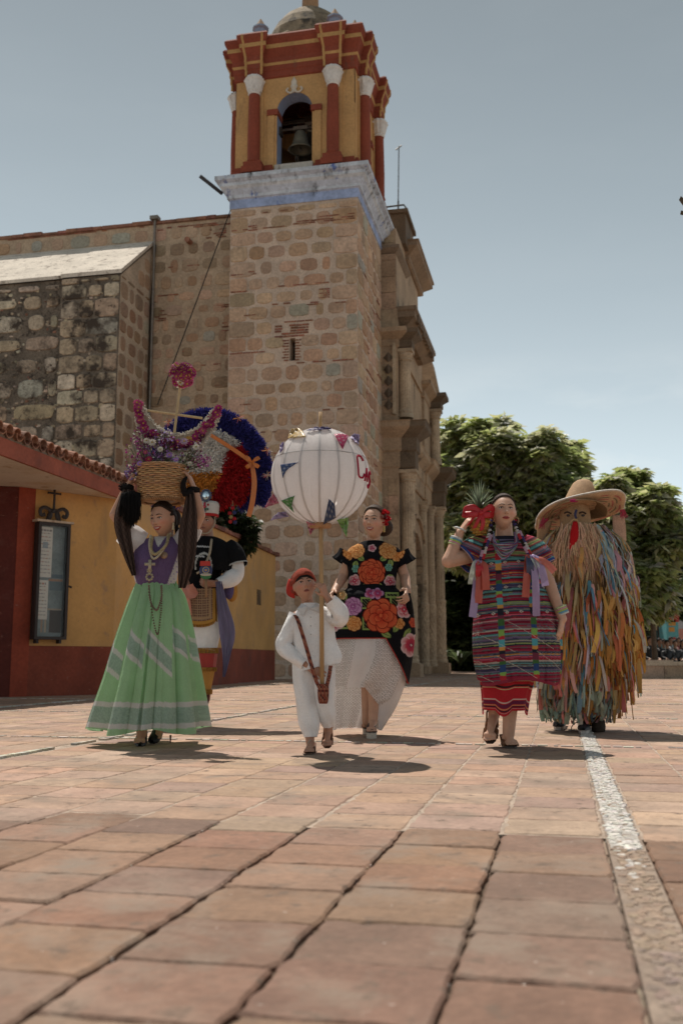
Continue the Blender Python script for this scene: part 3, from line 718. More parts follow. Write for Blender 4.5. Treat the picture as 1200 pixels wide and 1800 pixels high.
mould(cor, FY0 + .02, 33.7, FX, ent_up, FC); mould(cor, 32.8, 33.3, FX + .45, [(o * .8, z) for o, z in ent_up], DK); mould(cor, 41.35, 41.9, FX + .45, [(o * .8, z) for o, z in ent_up], DK)
mould(cor, 39.4, 43.1, FX, ent_up, FC)
mould(cor, FY0 + .7, 38.0, FX + .18, [(.02, 12.1), (.3, 12.3), (.40, 12.35), (.40, 12.55), (.46, 12.6), (.46, 12.72), (0, 12.8)], (.24, .17, .115))
mould(cor, 35.2, 38.9, FX, [(.02, 15.3), (.1, 15.35), (.1, 15.5), (.45, 15.75), (.45, 15.9), (.52, 15.95), (.0, 16.05)], (.26, .185, .125)); mould(cor, FY0 + .2, 35.15, FX - .1, [(.02, 14.6), (.08, 14.65), (.2, 14.8), (.2, 14.9), (0, 14.95)], (.2, .145, .1))
for k in range(9): cor.box(FX + .5, FX + .64, 33.5 + k * .5, 33.8 + k * .5, 12.32 + R(-.03, .03), 12.62, (.17, .12, .08))
cor.build('facade_cornice', M_CARVE, church)
gb = MB(DK); gb.box(-6.3, -5.05, 34.2, 36.2, 15.6, 16.75); gb.box(-6.2, -5.15, 36.2, 37.2, 16.05, 16.45); gb.box(-6.4, -4.95, 34.1, 36.3, 16.753, 16.9); gb.box(-6.3, -5.35, FY0 + .3, 34.18, 15.6, 15.9)
gb.tube([(-6.2, 34.2, 16.9), (-6.15, 34.2, 17.05), (-5.1, 34.2, 17.08), (-5.0, 34.2, 16.9)], .035, 6, (.12, .12, .12)); gb.tube([(-6.2, 36.1, 16.9), (-6.15, 36.1, 17.05), (-5.1, 36.1, 17.08), (-5.0, 36.1, 16.9)], .035, 6, (.12, .12, .12))
gb.build('facade_gable', M_CARVE, church)
def fluted(name, X, Y, z0, z1, r, zig=0.0):
    n = 48
    c = MB((.42, .32, .22))
    pr = [(r, z0 + zig)]
    for i in range(1, 9): pr.append((r * (1 - .012 * i), z0 + zig + (z1 - z0 - zig) * i / 8))
    c.lathe(pr, (X, Y, 0), n, fn=lambda q, z: 1 - .07 * (0.5 + .5 * math.cos(q * 16)))
    if zig > 0:      # lower third carved in zigzags
        m = 30; P = []
        for i in range(m + 1):
            z = z0 + zig * i / m; P.append([(X + (r * 1.07 + .03 * (abs(((z * 3.2 + 1.6 * abs(((k / n * 6) % 1) - .5)) % 1) - .5) * 2 - .5)) * math.cos(2 * PI * k / n), Y + (r * 1.07 + .03 * (abs(((z * 3.2 + 1.6 * abs(((k / n * 6) % 1) - .5)) % 1) - .5) * 2 - .5)) * math.sin(2 * PI * k / n), z) for k in range(n)])
        c.grid(P, None, True)
        c.lathe([(r * 1.1, z0 + zig), (r * 1.16, z0 + zig + .03), (r * 1.16, z0 + zig + .1), (r, z0 + zig + .14)], (X, Y, 0), 24)
    c.lathe([(r * 1.0, z1 - .28), (r * 1.12, z1 - .25), (r * 1.0, z1 - .2), (r * 1.25, z1 - .1), (r * 1.3, z1)], (X, Y, 0), 24)
    c.box(X - r * 1.35, X + r * 1.35, Y - r * 1.35, Y + r * 1.35, z1 + .001, z1 + .12)
    c.lathe([(r * 1.3, z0 - .3), (r * 1.3, z0 - .22), (r * 1.15, z0 - .15), (r * 1.22, z0 - .08), (r * 1.05, z0)], (X, Y, 0), 24)
    return c.build(name, M_CARVE, church, smooth=False)
for Y in (33.05, 41.6):
    fluted('portal_column', -4.88, Y, .75, 6.8, .25, 2.15)
    pd = MB(FC); pd.box(-5.2, -4.48, Y - .42, Y + .42, 0, .42); pd.box(-5.2, -4.56, Y - .36, Y + .36, .42, .449)
    pd.build('column_base', M_CARVE, church)
    fluted('upper_column', -4.95, Y, 9.05, 11.05, .22)
for Y in (34.15, 34.9, 38.6, 39.9):
    fluted('portal_column', -5.0 if Y in (34.15, 39.9) else -5.12, Y, .6, 6.6, .17, 2.0)
# round-headed portal with coffered panels
po = MB(FC)
for i in range(16):
    q0, q1 = PI * i / 16, PI * (i + 1) / 16 - .02
    def pt(q, r, x): return (x, 36.75 + r * math.cos(q), 3.5 + r * math.sin(q))
    for (ra, rb, x) in ((1.75, 2.25, -5.12), (2.3, 2.45, -5.02)):
        V = [pt(q0, ra, x - .3), pt(q1, ra, x - .3), pt(q1, rb, x - .3), pt(q0, rb, x - .3), pt(q0, ra, x), pt(q1, ra, x), pt(q1, rb, x), pt(q0, rb, x)]
        po.add(V, [(4, 5, 6, 7), (0, 1, 5, 4), (1, 2, 6, 5), (2, 3, 7, 6), (3, 0, 4, 7)], vary(FC, .1))
for s_ in (-1, 1):
    y = 36.75 + s_ * 2.0
    for z in range(8): po.box(-5.5, -5.1, y - .25, y + .25, .02 + z * .43, .40 + z * .43, vary(FC, .1))
    po.box(-5.5, -5.0, y - .3, y + .3, 3.45, 3.62)
po.box(-5.9, -5.82, 34.6, 38.9, 0, 5.9, (.05, .03, .02)); po.build('portal_arch', M_CARVE, church)
# door wall fill between arch and cornice
pf = MB(FC); pf.box(-5.85, -5.3, 33.9, 34.75, 0, 5.9); pf.box(-5.85, -5.3, 38.75, 39.6, 0, 5.9); pf.build('portal_wall', M_CARVE, church)
# upper-right scroll/buttress shape at the far pier
fr = MB(FC)
fr.prism([(0, 0)] * 3, 0, 0) if False else None
fr.add([(-6.2, 41.6, 11.88), (-4.75, 41.6, 11.88), (-5.0, 41.6, 13.2), (-5.3, 41.6, 14.1), (-6.2, 41.6, 14.3), (-6.2, 42.1, 11.88), (-4.75, 42.1, 11.88), (-5.0, 42.1, 13.2), (-5.3, 42.1, 14.1), (-6.2, 42.1, 14.3)],
       [(4, 3, 2, 1, 0), (5, 6, 7, 8, 9), (0, 1, 6, 5), (1, 2, 7, 6), (2, 3, 8, 7), (3, 4, 9, 8)])
fr.build('facade_scroll', M_CARVE, church)
ant = thing('antenna', 'thin metal antenna pole on the roof behind the bell tower', 'antenna', PW(-5.45, 35.0) + (16.85,))
a = MB((.16, .16, .16)); a.tube([(0, 0, 0), (.06, 0, 3.0)], .022, 5); a.tube([(0, 0, 0), (.02, 0, .8)], .035, 5); a.build('pole', M_METAL, ant)
a = MB((.16, .16, .16)); a.tube([(-.06, 0, 2.85), (.16, 0, 3.03)], .03, 5); a.build('head', M_METAL, ant)

# ================================================================== LOW YELLOW BUILDING on the left
YEL = (.50, .28, .10); DAD = (.21, .048, .026)
A2, B2, C2 = Vector((-4.97, 15.2)), Vector((-3.72, 16.4)), Vector((-1.86, 28.0))
M_YEL = mat('ochre_paint', .85, (1.2, .12), (20, .06), (40, .25, .006), stain=[(.9, .50, .72, (.40, .25, .12)), (4, .59, .72, (.31, .19, .105)), (22, .66, .71, (.16, .11, .08)), (2.2, .60, .72, (.36, .21, .09), (1, 1, .25))])
M_DADO = mat('oxblood_paint', .8, (1.5, .22), (20, .12), (40, .25, .006), stain=[(2.5, .55, .72, (.13, .045, .035)), (9, .64, .72, (.30, .14, .10), (1, 1, 3)), (6, .66, .76, (.24, .10, .07)), (50, .74, .78, (.4, .3, .25))])
house = thing('chapel_annex', 'low ochre and oxblood painted annex with a clay tile eave, left of the church', 'building', (A2.x, A2.y, 0))
def wallseg(mb, p, q, z0, z1, th, off=0.0, col=None, u0=0.0, u1=1.0, side=-1):
    d = (q - p); L_ = d.length; d = d / L_; nrm = Vector((d.y, -d.x))        # to the right of p->q = outside
    a = p + d * (L_ * u0) + nrm * off; b = p + d * (L_ * u1) + nrm * off; a2, b2 = a - nrm * th, b - nrm * th
    mb.add([(*a, z0), (*b, z0), (*b2, z0), (*a2, z0), (*a, z1), (*b, z1), (*b2, z1), (*a2, z1)],
           [(0, 3, 2, 1), (4, 5, 6, 7), (0, 1, 5, 4), (1, 2, 6, 5), (2, 3, 7, 6), (3, 0, 4, 7)], col)
def wpx(px, py, p, q):
    """(u metres along p->q, z) of a picture point on the wall plane"""
    d = ray(px, py); dd = (q - p).normalized()
    # solve t*d.xy = p + u*dd
    det = d.x * (-dd.y) - d.y * (-dd.x); t = (p.x * (-dd.y) - p.y * (-dd.x)) / det; u = (d.x * p.y - d.y * p.x) / det
    return u, CAM_H + d.z * t
LAB = (B2 - A2).length; LBC = (C2 - B2).length
zd = wpx(150, 1136, A2, B2)[1]
w1 = MB(YEL); wallseg(w1, A2, B2, 0, 3.2, .3); wallseg(w1, B2, C2, 0, 3.45, .35)
w1.build('wall', M_YEL, house, world=True)
us = wpx(57, 1000, A2, B2)[0] / LAB
w2 = MB(DAD); wallseg(w2, A2, B2, 0, zd, .02, .012, u0=us, u1=1.004); wallseg(w2, B2, C2, 0, zd + .05, .02, .013); wallseg(w2, A2, B2, 0, 3.2, .02, .014, (.26, .05, .025), -.01, us)
w2.build('red_dado', M_DADO, house, world=True)
w3 = MB((.10, .02, .014)); Lp = Vector((-9.0, 14.1)); wallseg(w3, Lp, A2, 0, 3.2, .3, .01); w3.build('shade_toned_red_wall', M_DADO, house, world=True)  # red paint colour taken down to maroon for the shade on this face
# wall end and coping beyond
cp = MB((.16, .07, .05)); d = (C2 - B2).normalized(); nn = Vector((d.y, -d.x)); u = 0.0
while u < LBC:
    l = .3; a = B2 + d * u + nn * .07; b = B2 + d * (u + l - .02) + nn * .07; a2, b2 = a - nn * .5, b - nn * .5; z = 3.452; h = R(.07, .11)
    cp.add([(*a, z), (*b, z), (*b2, z), (*a2, z), (*a, z + h), (*b, z + h), (*b2, z + h + .04), (*a2, z + h + .04)], [(0, 3, 2, 1), (4, 5, 6, 7), (0, 1, 5, 4), (1, 2, 6, 5), (2, 3, 7, 6), (3, 0, 4, 7)], vary((.20, .085, .06), .3)); u += l
cp.build('coping_brick', M_BRICK, house, world=True, kind='stuff')
nc = wpx(455, 1050, B2, C2); nch = MB((.10, .06, .03)); wallseg(nch, B2, C2, nc[1] - .2, nc[1] + .2, .02, .006, None, (nc[0] - .22) / LBC, (nc[0] + .22) / LBC); nch.build('vent_niche', M_YEL, house, world=True)
# eave slab
e1 = Vector((-3.60, 16.45)); ey = Vector((-sa, -ca)); ex = Vector((-ca, sa)); e2 = e1 + ey * 9
sl = MB((.55, .46, .37)); q = [e1, e2, e2 + ex * 5, e1 + ex * 5]
sl.add([(*p, 3.203) for p in q] + [(*p, 3.36) for p in q], [(0, 3, 2, 1)[::-1], (4, 5, 6, 7), (0, 1, 5, 4), (1, 2, 6, 5), (2, 3, 7, 6), (3, 0, 4, 7)])
sl.build('eave_slab', M_YEL, house, world=True)
fc = MB((.27, .075, .045)); n2 = -ex
a, b = e1 - ey * .02 + n2 * .004, e2 + n2 * .004
fc.add([(*a, 3.17), (*b, 3.17), (*(b + n2 * .05), 3.17), (*(a + n2 * .05), 3.17), (*a, 3.40), (*b, 3.40), (*(b + n2 * .05), 3.40), (*(a + n2 * .05), 3.40)], [(0, 1, 2, 3), (7, 6, 5, 4), (4, 5, 1, 0), (5, 6, 2, 1), (6, 7, 3, 2), (7, 4, 0, 3)])
fc.build('fascia', M_DADO, house, world=True)
M_CLAY = mat('clay_tile', .85, (6, .2), (30, .25), (60, .5, .01), stain=[(7, .56, .68, (.07, .055, .045)), (20, .64, .72, (.33, .28, .22))])
def barrel(L_, r0, r1, up, th=.014):
    n = 8; V, F = [], []
    for (yy, r) in ((0, r0), (L_, r1)):
        for rr in (r, r - th):
            for k in range(n + 1):
                q = PI * k / n; z = rr * math.sin(q) * (1 if up else -1); V.append((rr * math.cos(q), yy, z))
    m = n + 1
    for k in range(n):
        F += [(k, k + 1, 2 * m + k + 1, 2 * m + k), (m + k, 3 * m + k, 3 * m + k + 1, m + k + 1), (k, m + k, m + k + 1, k + 1), (2 * m + k, 2 * m + k + 1, 3 * m + k + 1, 3 * m + k)]
    return V, F
tm = {}
for up in (True, False):
    for c in range(4):
        V, F = barrel(.42, .10, .078, up); tm[up, c] = mesh_from('roof_tile', V, F, vary([(.30, .135, .085), (.26, .12, .08), (.34, .17, .11), (.22, .12, .09)][c], .1), M_CLAY)
ang = math.atan2(ex.y, ex.x) - PI / 2; u = -.08; kk = 0
while u < 8.4:
    for row in range(3):
        for up in (True, False):
            o = link('roof_tile', tm[up, random.randrange(4)], house)
            p = e1 + ey * (u + (0 if up else .11)) + n2 * (.14 if up else .11) + ex * (row * .35) + ex * R(-.03, .03)
            z = 3.46 + row * .10 + (.012 if up else .05) - row * .0
            o.location = (p.x - A2.x, p.y - A2.y, z); o.rotation_euler = (math.radians(15 + R(-2, 2)), R(-.06, .06), ang + R(-.04, .04))
    u += .222 + R(-.01, .01)
bd = MB((.22, .17, .13)); a, b = e1 + n2 * .04, e2 + n2 * .04
bd.add([(*a, 3.40), (*b, 3.40), (*(b + ex * 2), 3.403), (*(a + ex * 2), 3.403), (*a, 3.45), (*b, 3.45), (*(b + ex * 2), 3.95), (*(a + ex * 2), 3.95)], [(0, 1, 5, 4)[::-1], (4, 5, 6, 7), (0, 4, 7, 3)])
bd.build('tile_bed', M_MORT, house, world=True)
# ---- notice board
u0, zt0 = wpx(60, 914, A2, B2); u1, zt1 = wpx(115, 928, A2, B2); _, zb0 = wpx(52, 1124, A2, B2)
u1b = wpx(108, 1127, A2, B2)[0]; zt = (zt0 + zt1) / 2 ; zb = zb0
dAB = (B2 - A2).normalized(); nAB = Vector((dAB.y, -dAB.x)); org = A2 + dAB * ((u0 + u1) / 2) + nAB * .02
bw_, bh_ = (u1 - u0), zt - zb
nbd = thing('notice_board', 'tall glazed notice board with a wrought iron cross on the ochre wall', 'notice board', (org.x, org.y, zb), math.atan2(dAB.y, dAB.x))
FR = (.03, .022, .02); hb = bw_ / 2
f_ = MB(FR); t_ = .045
for (x0, x1, z0, z1) in ((-hb, -hb + t_, 0, bh_), (hb - t_, hb, 0, bh_), (-hb + t_, hb - t_, 0, t_), (-hb + t_, hb - t_, bh_ - t_, bh_)): f_.box(x0, x1, -.17, -.02, z0, z1)
for x in (-hb + .06, hb - .1): f_.box(x, x + .04, -.12, -.02, -.06, -.001)
f_.tube([(hb, -.16, bh_ * .46), (hb + .05, -.18, bh_ * .45)], .018, 6)
f_.build('frame', mat('black_iron', .5, (10, .15), (50, .1), None), nbd)
bk = MB((.17, .20, .20)); bk.box(-hb + t_, hb - t_, -.06, -.035, t_, bh_ - t_); bk.build('back_panel', mat('board_felt', .9), nbd)
tl = MB((.45, .36, .27)); tl.box(-hb - .04, hb + .04, -.19, -.015, bh_ + .002, bh_ + .035); tl.build('top_ledge', M_PAINT, nbd)
M_PAPER = mat('paper', .8, (4, .05), (30, .04), None)
def sheet(x0, x1, z0, z1, lines, seed, y=-.07):
    rs = random.getstate(); random.seed(seed); p = MB((.56, .53, .47)); p.box(x0, x1, y, y + .003, z0, z1); o = p.build('poster', M_PAPER, nbd)
    t = MB((.2, .19, .19)); z = z1 - .04
    for k in range(lines):
        x = x0 + R(.02, .05); h = .012 if k else .03
        while x < x1 - .05:
            l = R(.012, .05); t.box(x, min(x + l, x1 - .02), y - .002, y - .0005, z - h, z, vary((.24, .22, .21) if random.random() < .8 else (.35, .18, .13), .2)); x += l + .012
        z -= (z1 - z0 - .06) / lines
    t.box((x0 + x1) / 2 - .05, (x0 + x1) / 2 + .04, y - .002, y - .0005, (z0 * .3 + z1 * .7) - .1, (z0 * .3 + z1 * .7), (.27, .31, .33)) if lines > 12 else None
    t.build('print', M_PAPER, o); random.setstate(rs)
sheet(-hb + t_ + .01, -hb + t_ + .24, bh_ * .53, bh_ * .965, 13, 3); sheet(-hb + t_ + .005, -hb + t_ + .20, bh_ * .17, bh_ * .505, 10, 5)
st = MB((.05, .04, .035))
for (x0, x1, z0, z1, c) in ((-.02, hb - .05, .50, .52, (.28, .16, .1)), (.02, hb - .05, .06, .25, (.05, .035, .03)), (-.05, hb - .05, .252, .265, (.3, .23, .17)), (-.06, -.03, .06, .25, (.35, .28, .2)), (-.12, -.09, .06, .24, (.3, .2, .13)), (-.03, hb - .05, .525, .56, (.09, .12, .14)), (.0, hb - .05, .42, .5, (.1, .13, .14))):
    st.box(x0, x1, -.058 - .0 , -.061, z0 * bh_, z1 * bh_, c)
st.build('display_item', M_PAPER, nbd)
gm = bpy.data.materials.new('board_glass'); gm.use_nodes = True; gb_ = gm.node_tree.nodes['Principled BSDF']
N_, L_2 = gm.node_tree.nodes, gm.node_tree.links
gl = N_.new('ShaderNodeBsdfGlossy'); gl.inputs['Roughness'].default_value = .04; gl.inputs['Color'].default_value = (.8, .85, .85, 1); tr_ = N_.new('ShaderNodeBsdfTransparent'); mx_ = N_.new('ShaderNodeMixShader'); lw = N_.new('ShaderNodeFresnel'); lw.inputs[0].default_value = 1.22
L_2.new(lw.outputs[0], mx_.inputs[0]); L_2.new(tr_.outputs[0], mx_.inputs[1]); L_2.new(gl.outputs[0], mx_.inputs[2]); L_2.new(mx_.outputs[0], N_['Material Output'].inputs[0])
gp = MB((.5, .5, .5)); gp.box(-hb + t_ - .003, hb - t_ + .003, -.150, -.145, t_ - .003, bh_ - t_ + .003); gp.build('glass_pane', gm, nbd)
cx_o = MB(FR); zc = bh_ + .04
cx_o.box(-.014, .014, -.11, -.085, zc + .12, zc + .58); cx_o.box(-.11, .11, -.112, -.083, zc + .42, zc + .45)
for s_ in (-1, 1):
    cx_o.tube(cr([(s_ * .10, -.1, zc), (s_ * .05, -.1, zc + .08), (s_ * .07, -.1, zc + .16), (s_ * .16, -.1, zc + .20), (s_ * .23, -.1, zc + .15), (s_ * .21, -.1, zc + .07), (s_ * .15, -.1, zc + .09)], 22), .018, 6, flat=1.8)
    cx_o.tube(cr([(s_ * .10, -.1, zc), (s_ * .08, -.1, zc + .1), (s_ * .03, -.1, zc + .17), (0, -.1, zc + .14)], 10), .016, 6, flat=1.8)
cx_o.build('iron_cross', MATS['black_iron'], nbd)
# ================================================================== TREES, PLANTS, BACKGROUND
M_LEAF = mat('leaf', .36, (2.0, .25), (15, .2), None, transl=.62, spec=.8)
M_BARK = mat('bark', .95, (3, .3), (30, .3), (40, .8, .02))
def leaf_cloud(blobs, n, size, droop=.5, shell=.45, seed=1, cols=None, tilt=.9):
    """whorls of long drooping leaves spread through ellipsoid clumps; returns V,F,C"""
    g = np.random.default_rng(seed); cols = np.array(cols or [(.40, .45, .17), (.48, .52, .24), (.30, .36, .13), (.56, .56, .34)])
    vol = np.array([b[3] * b[4] * b[5] for b in blobs]) ** .67; vol /= vol.sum()
    bi = g.choice(len(blobs), n, p=vol); B = np.array(blobs)[bi]
    d = g.normal(size=(n, 3)); d /= np.linalg.norm(d, axis=1)[:, None]
    r = shell + (1 - shell) * g.random(n) ** .6; r *= 1 + .12 * g.normal(size=n)
    c = B[:, :3] + d * B[:, 3:6] * r[:, None]
    tint = cols[g.integers(0, len(cols), n)] * (1 + .22 * g.normal(size=(n, 1)) * .6)
    nl = 6; Vs, Cs = [], []
    for k in range(nl):
        q = 2 * PI * (k + g.random(n) * .6) / nl
        out = np.stack([np.cos(q), np.sin(q), -droop + .5 * g.normal(size=n) * .5 + .25], 1) + d * .45; out /= np.linalg.norm(out, axis=1)[:, None]
        s = size * (.65 + .6 * g.random(n))[:, None]
        sd = np.cross(out, np.array([0, 0, 1.0]) + .35 * g.normal(size=(n, 3))); sd /= np.linalg.norm(sd, axis=1)[:, None]
        nr = np.cross(sd, out)
        p0 = c; p1 = c + out * s * .5 + sd * s * .2 + nr * s * .03; p2 = c + out * s - nr * s * .16; p3 = c + out * s * .5 - sd * s * .2 + nr * s * .03
        Vs.append(np.stack([p0, p1, p2, p3], 1).reshape(-1, 3)); Cs.append(np.repeat(tint * (1 + .15 * g.normal(size=(n, 1))), 4, 0))
    V = np.vstack(Vs); C = np.clip(np.vstack(Cs), .008, .5); F = np.arange(len(V)).reshape(-1, 4)
    return V, F, C
def tree(label, loc, trunk, blobs, n, size, seed, group=None, cols=None, shell=.45, droop=.5, name='tree'):
    t = thing(name, label, 'tree' if name == 'tree' else 'plant', loc, 0, group); L0 = np.array(loc)
    tr = MB((.12, .09, .065)); tr.tube([tuple(np.array(p) - L0) for p in trunk[0]], trunk[1], 10)
    tr.build('trunk', M_BARK, t, smooth=True)
    top = np.array(trunk[0][-1]); br_ = MB((.11, .085, .06)); mid = np.array(trunk[0][-2]); g = np.random.default_rng(seed)
    for b in blobs:
        e = np.array(b[:3]); m = (top + e) / 2 + g.normal(size=3) * .25; R0 = trunk[1][-1] if hasattr(trunk[1], '__len__') else .1
        br_.tube([tuple(p - L0) for p in cr([mid * .3 + top * .7, m, e, e + (0, 0, b[5] * .5)], 8)], list(np.linspace(R0 * .8, .02, 8)), 6)
    br_.build('branch', M_BARK, t, kind='stuff')
    V, F, C = leaf_cloud(blobs, n, size, droop, shell, seed, cols)
    link('crown', mesh_from('crown', V - L0, F, C, M_LEAF), t, kind='stuff')
    return t
def blob_px(lst, D):
    out = []
    for px, py, rx, ry in lst:
        dd = D + R(-1.5, 1.5); p = W(px, py, dd); s = dd / CAM_F; out.append((p.x, p.y, p.z, rx * s, rx * s * .9, ry * s))
    return out
TG = 'broadleaf trees beyond the church'
D1 = 47
tree('largest leafy tree rising beside the carved church front', tuple(G(905, 1186.5)) if False else (8.2, D1, 0), ([(8.2, D1, 0), (8.1, D1, 3), (8.0, D1, 5)], [.35, .28, .2]),
     blob_px([(820, 800, 48, 45), (870, 795, 50, 42), (930, 815, 55, 45), (985, 830, 45, 42), (800, 860, 55, 60), (860, 870, 60, 60), (925, 880, 60, 60), (985, 890, 50, 55), (830, 950, 60, 55), (900, 960, 60, 55), (970, 960, 60, 55), (800, 760, 22, 26), (1000, 800, 25, 20), (780, 920, 40, 70), (840, 758, 26, 20), (880, 755, 26, 20), (958, 778, 28, 22), (1012, 862, 22, 28)], D1), 5400, .58, 5, TG, shell=.6)
# dense undergrowth that fills the shade beneath it
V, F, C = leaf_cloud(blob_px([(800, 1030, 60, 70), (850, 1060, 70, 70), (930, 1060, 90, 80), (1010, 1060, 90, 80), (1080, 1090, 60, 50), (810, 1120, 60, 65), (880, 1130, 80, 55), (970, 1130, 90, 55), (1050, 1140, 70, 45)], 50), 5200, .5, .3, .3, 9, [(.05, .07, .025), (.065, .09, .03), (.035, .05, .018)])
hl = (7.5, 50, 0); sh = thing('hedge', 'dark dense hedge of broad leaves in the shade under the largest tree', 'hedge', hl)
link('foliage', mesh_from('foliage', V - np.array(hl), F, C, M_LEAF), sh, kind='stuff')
hb_ = MB((.012, .014, .008)); hb_.box(-3.2, 7.0, 1.5, 3.5, 0, 5.2); hb_.build('shade_core', M_BARK, sh)  # near-black box put in for the deep shade inside the hedge
D2 = 36; tx = W(1148, 1100, D2)
tree('leafy tree with a thin dark trunk beside the stone bench at the right', (tx.x, D2, 0), ([(tx.x, D2, 0), (tx.x - .02, D2, 1.6), (tx.x - .05, D2, 2.6)], [.11, .09, .09]),
     blob_px([(1060, 880, 36, 30), (1105, 870, 40, 32), (1140, 900, 45, 34), (1178, 925, 36, 28), (1050, 940, 50, 50), (1105, 945, 52, 45), (1160, 965, 42, 32), (1075, 1010, 55, 45), (1130, 1020, 45, 38), (1100, 1060, 42, 32), (1150, 1055, 32, 28), (1108, 838, 26, 12), (1075, 852, 22, 14), (1190, 950, 28, 20), (1160, 870, 22, 16), (1030, 900, 22, 30), (1172, 1038, 18, 18)], D2), 2700, .48, 6, TG, shell=.55)
tree('dark rounded tree at the far right edge of the square', (W(1215, 1100, 70).x, 70, 0), ([(W(1215, 1100, 70).x, 70, 0), (W(1215, 1100, 70).x, 70, 2), (W(1215, 1100, 70).x, 70, 3.5)], [.3, .25, .2]),
     blob_px([(1212, 1010, 26, 30), (1208, 1055, 30, 25), (1230, 1030, 30, 40), (1192, 1075, 14, 10)], 70), 1500, .4, 7, TG, cols=[(.03, .05, .02), (.045, .06, .025)])
# overhanging twig at the upper right edge
bx_ = W(1196, 365, 13); rt = (bx_.x + 2.2, 13.3, 0)
t = tree('slender tree whose leafy twig reaches in at the upper right edge', rt, ([rt, (rt[0] - .1, 13.3, 3), (rt[0] - .3, 13.2, 5.6)], [.12, .1, .05]),
         [(bx_.x + .03, 13, bx_.z + .08, .10, .10, .08), (bx_.x + .05, 13, bx_.z - .1, .08, .08, .06), (bx_.x + .5, 13.1, bx_.z + .1, .35, .3, .3), (bx_.x + 1.2, 13.1, bx_.z + .4, .7, .6, .6), (bx_.x + 2.0, 13.2, bx_.z + .6, 1.1, 1, .9)], 330, .13, 8, cols=[(.05, .075, .02)])
# bush hanging over the ochre wall
bp = W(400, 930, 24.5)
tree('dark green bush overhanging the ochre wall behind the feather dancer', (bp.x, 24.9, 0), ([(bp.x, 24.9, 0), (bp.x, 24.9, 2), (bp.x, 24.8, 3.2)], [.09, .07, .05]),
     [(bp.x - .5, 24.4, bp.z + .15, .5, .5, .5), (bp.x + .05, 24.2, bp.z + .15, .5, .5, .45), (bp.x + .5, 24.2, bp.z + .05, .35, .4, .28), (bp.x - .3, 24.3, bp.z - .25, .5, .4, .3), (bp.x + .55, 24.1, bp.z - .35, .22, .3, .28), (bp.x - .1, 24.2, bp.z + .5, .4, .4, .25), (bp.x + .15, 24.1, bp.z - .3, .25, .3, .2)], 900, .17, 12, cols=[(.03, .045, .018), (.045, .06, .025)], name='bush', shell=.2, droop=.7)
# a few big leaves in the deep shade beside the church door
sp_ = W(808, 1130, 44); pl = thing('garden_plant', 'low plant with arching blades in the shade right of the church front', 'plant', (sp_.x, 44, 0))
for k in range(16):
    q = 2 * PI * k / 16 + R(-.2, .2); L_ = R(.9, 1.7); m = MB((.07, .10, .04)); pts = []
    for i in range(6):
        t_ = i / 5; pts.append((math.cos(q) * L_ * t_, math.sin(q) * L_ * t_, .3 + L_ * (1.5 * t_ - 1.2 * t_ * t_)))
    P = np.array([[np.array(p) + np.array([-math.sin(q), math.cos(q), 0]) * w * (.10 * math.sin(PI * min(1, i / 5 + .1)) + .01) for w in (-1, 1)] for i, p in enumerate(pts)]); m.grid(P)
    m.build('leaf', M_LEAF, pl)
# ---- stone bench walls
M_BENCH = mat('bench_stone', .9, (2, .2), (20, .2), (40, .6, .01), stain=(3, .58, .7, (.12, .09, .07)))
def benchwall(label, x0, x1, D, h, dep):
    t = thing('stone_bench_wall', label, 'low wall', ((x0 + x1) / 2, D, 0), 0, 'low stone walls round the planter'); w = x1 - x0; x = -w / 2
    while x < w / 2 - .05:
        l = min(R(.55, .85), w / 2 - x)
        if w / 2 - x - l < .2: l = w / 2 - x
        m = MB(vary((.28, .225, .165), .12)); m.box(x + .006, x + l - .006, 0, dep, 0, h - .12); m.build('block', M_BENCH, t); x += l
    x = -w / 2
    while x < w / 2 - .05:
        l = min(R(.8, 1.1), w / 2 - x)
        if w / 2 - x - l < .3: l = w / 2 - x
        m = MB(vary((.36, .31, .245), .08)); m.box(x + .004, x + l - .004, -.06, dep + .06, h - .115, h); m.build('coping_slab', M_BENCH, t); x += l
xa, xb = W(1126, 1180, 29.5).x, W(1126, 1180, 29.5).x + 3.2
benchwall('nearer low stone wall with a light coping at the right edge', xa, xb, 29.5, .50, .5)
xa2 = W(1104, 1180, 31.5).x; benchwall('low stone wall set a step back, behind the masked dancer', xa2, xa2 + 1.4, 31.5, .55, .5)
# ---- street beyond
M_WALL = mat('far_paint', .9, (1, .12), (8, .1), (12, .3, .01), stain=(2, .6, .75, (.2, .17, .15)))
def facade_house(label, name, px0, px1, pyt, D, col, dep=5, openings=(), extra=None):
    a, b = W(px0, pyt, D), W(px1, pyt, D); t = thing(name, label, 'building', ((a.x + b.x) / 2, D, 0)); w = (b.x - a.x) / 2; h = a.z
    m = MB(col); ops = []
    for (o0, o1, zt_) in openings: ops.append((W(o0, 1100, D).x - t.location.x, W(o1, 1100, D).x - t.location.x, W(600, zt_, D).z))
    xs = sorted([-w, w] + [o[0] for o in ops] + [o[1] for o in ops])
    for i in range(len(xs) - 1):
        mid = (xs[i] + xs[i + 1]) / 2; op = [o for o in ops if o[0] < mid < o[1]]
        m.box(xs[i], xs[i + 1], 0, .4, op[0][2] if op else 0, h)
    m.box(-w, w, .402, dep, 0, h - .01); m.build('wall', M_WALL, t)
    for o in ops:
        d_ = MB((.012, .01, .01)); d_.box(o[0] + .01, o[1] - .01, .30, .395, 0, o[2] - .01); d_.build('doorway', MATS['dark_void'], t)
    return t, w, h
t, w, h = facade_house('bright pink shop front with a wide dark doorway beyond the square', 'shop', 1085, 1182, 1084, 58, (.42, .10, .17), openings=((1095, 1162, 1102),))
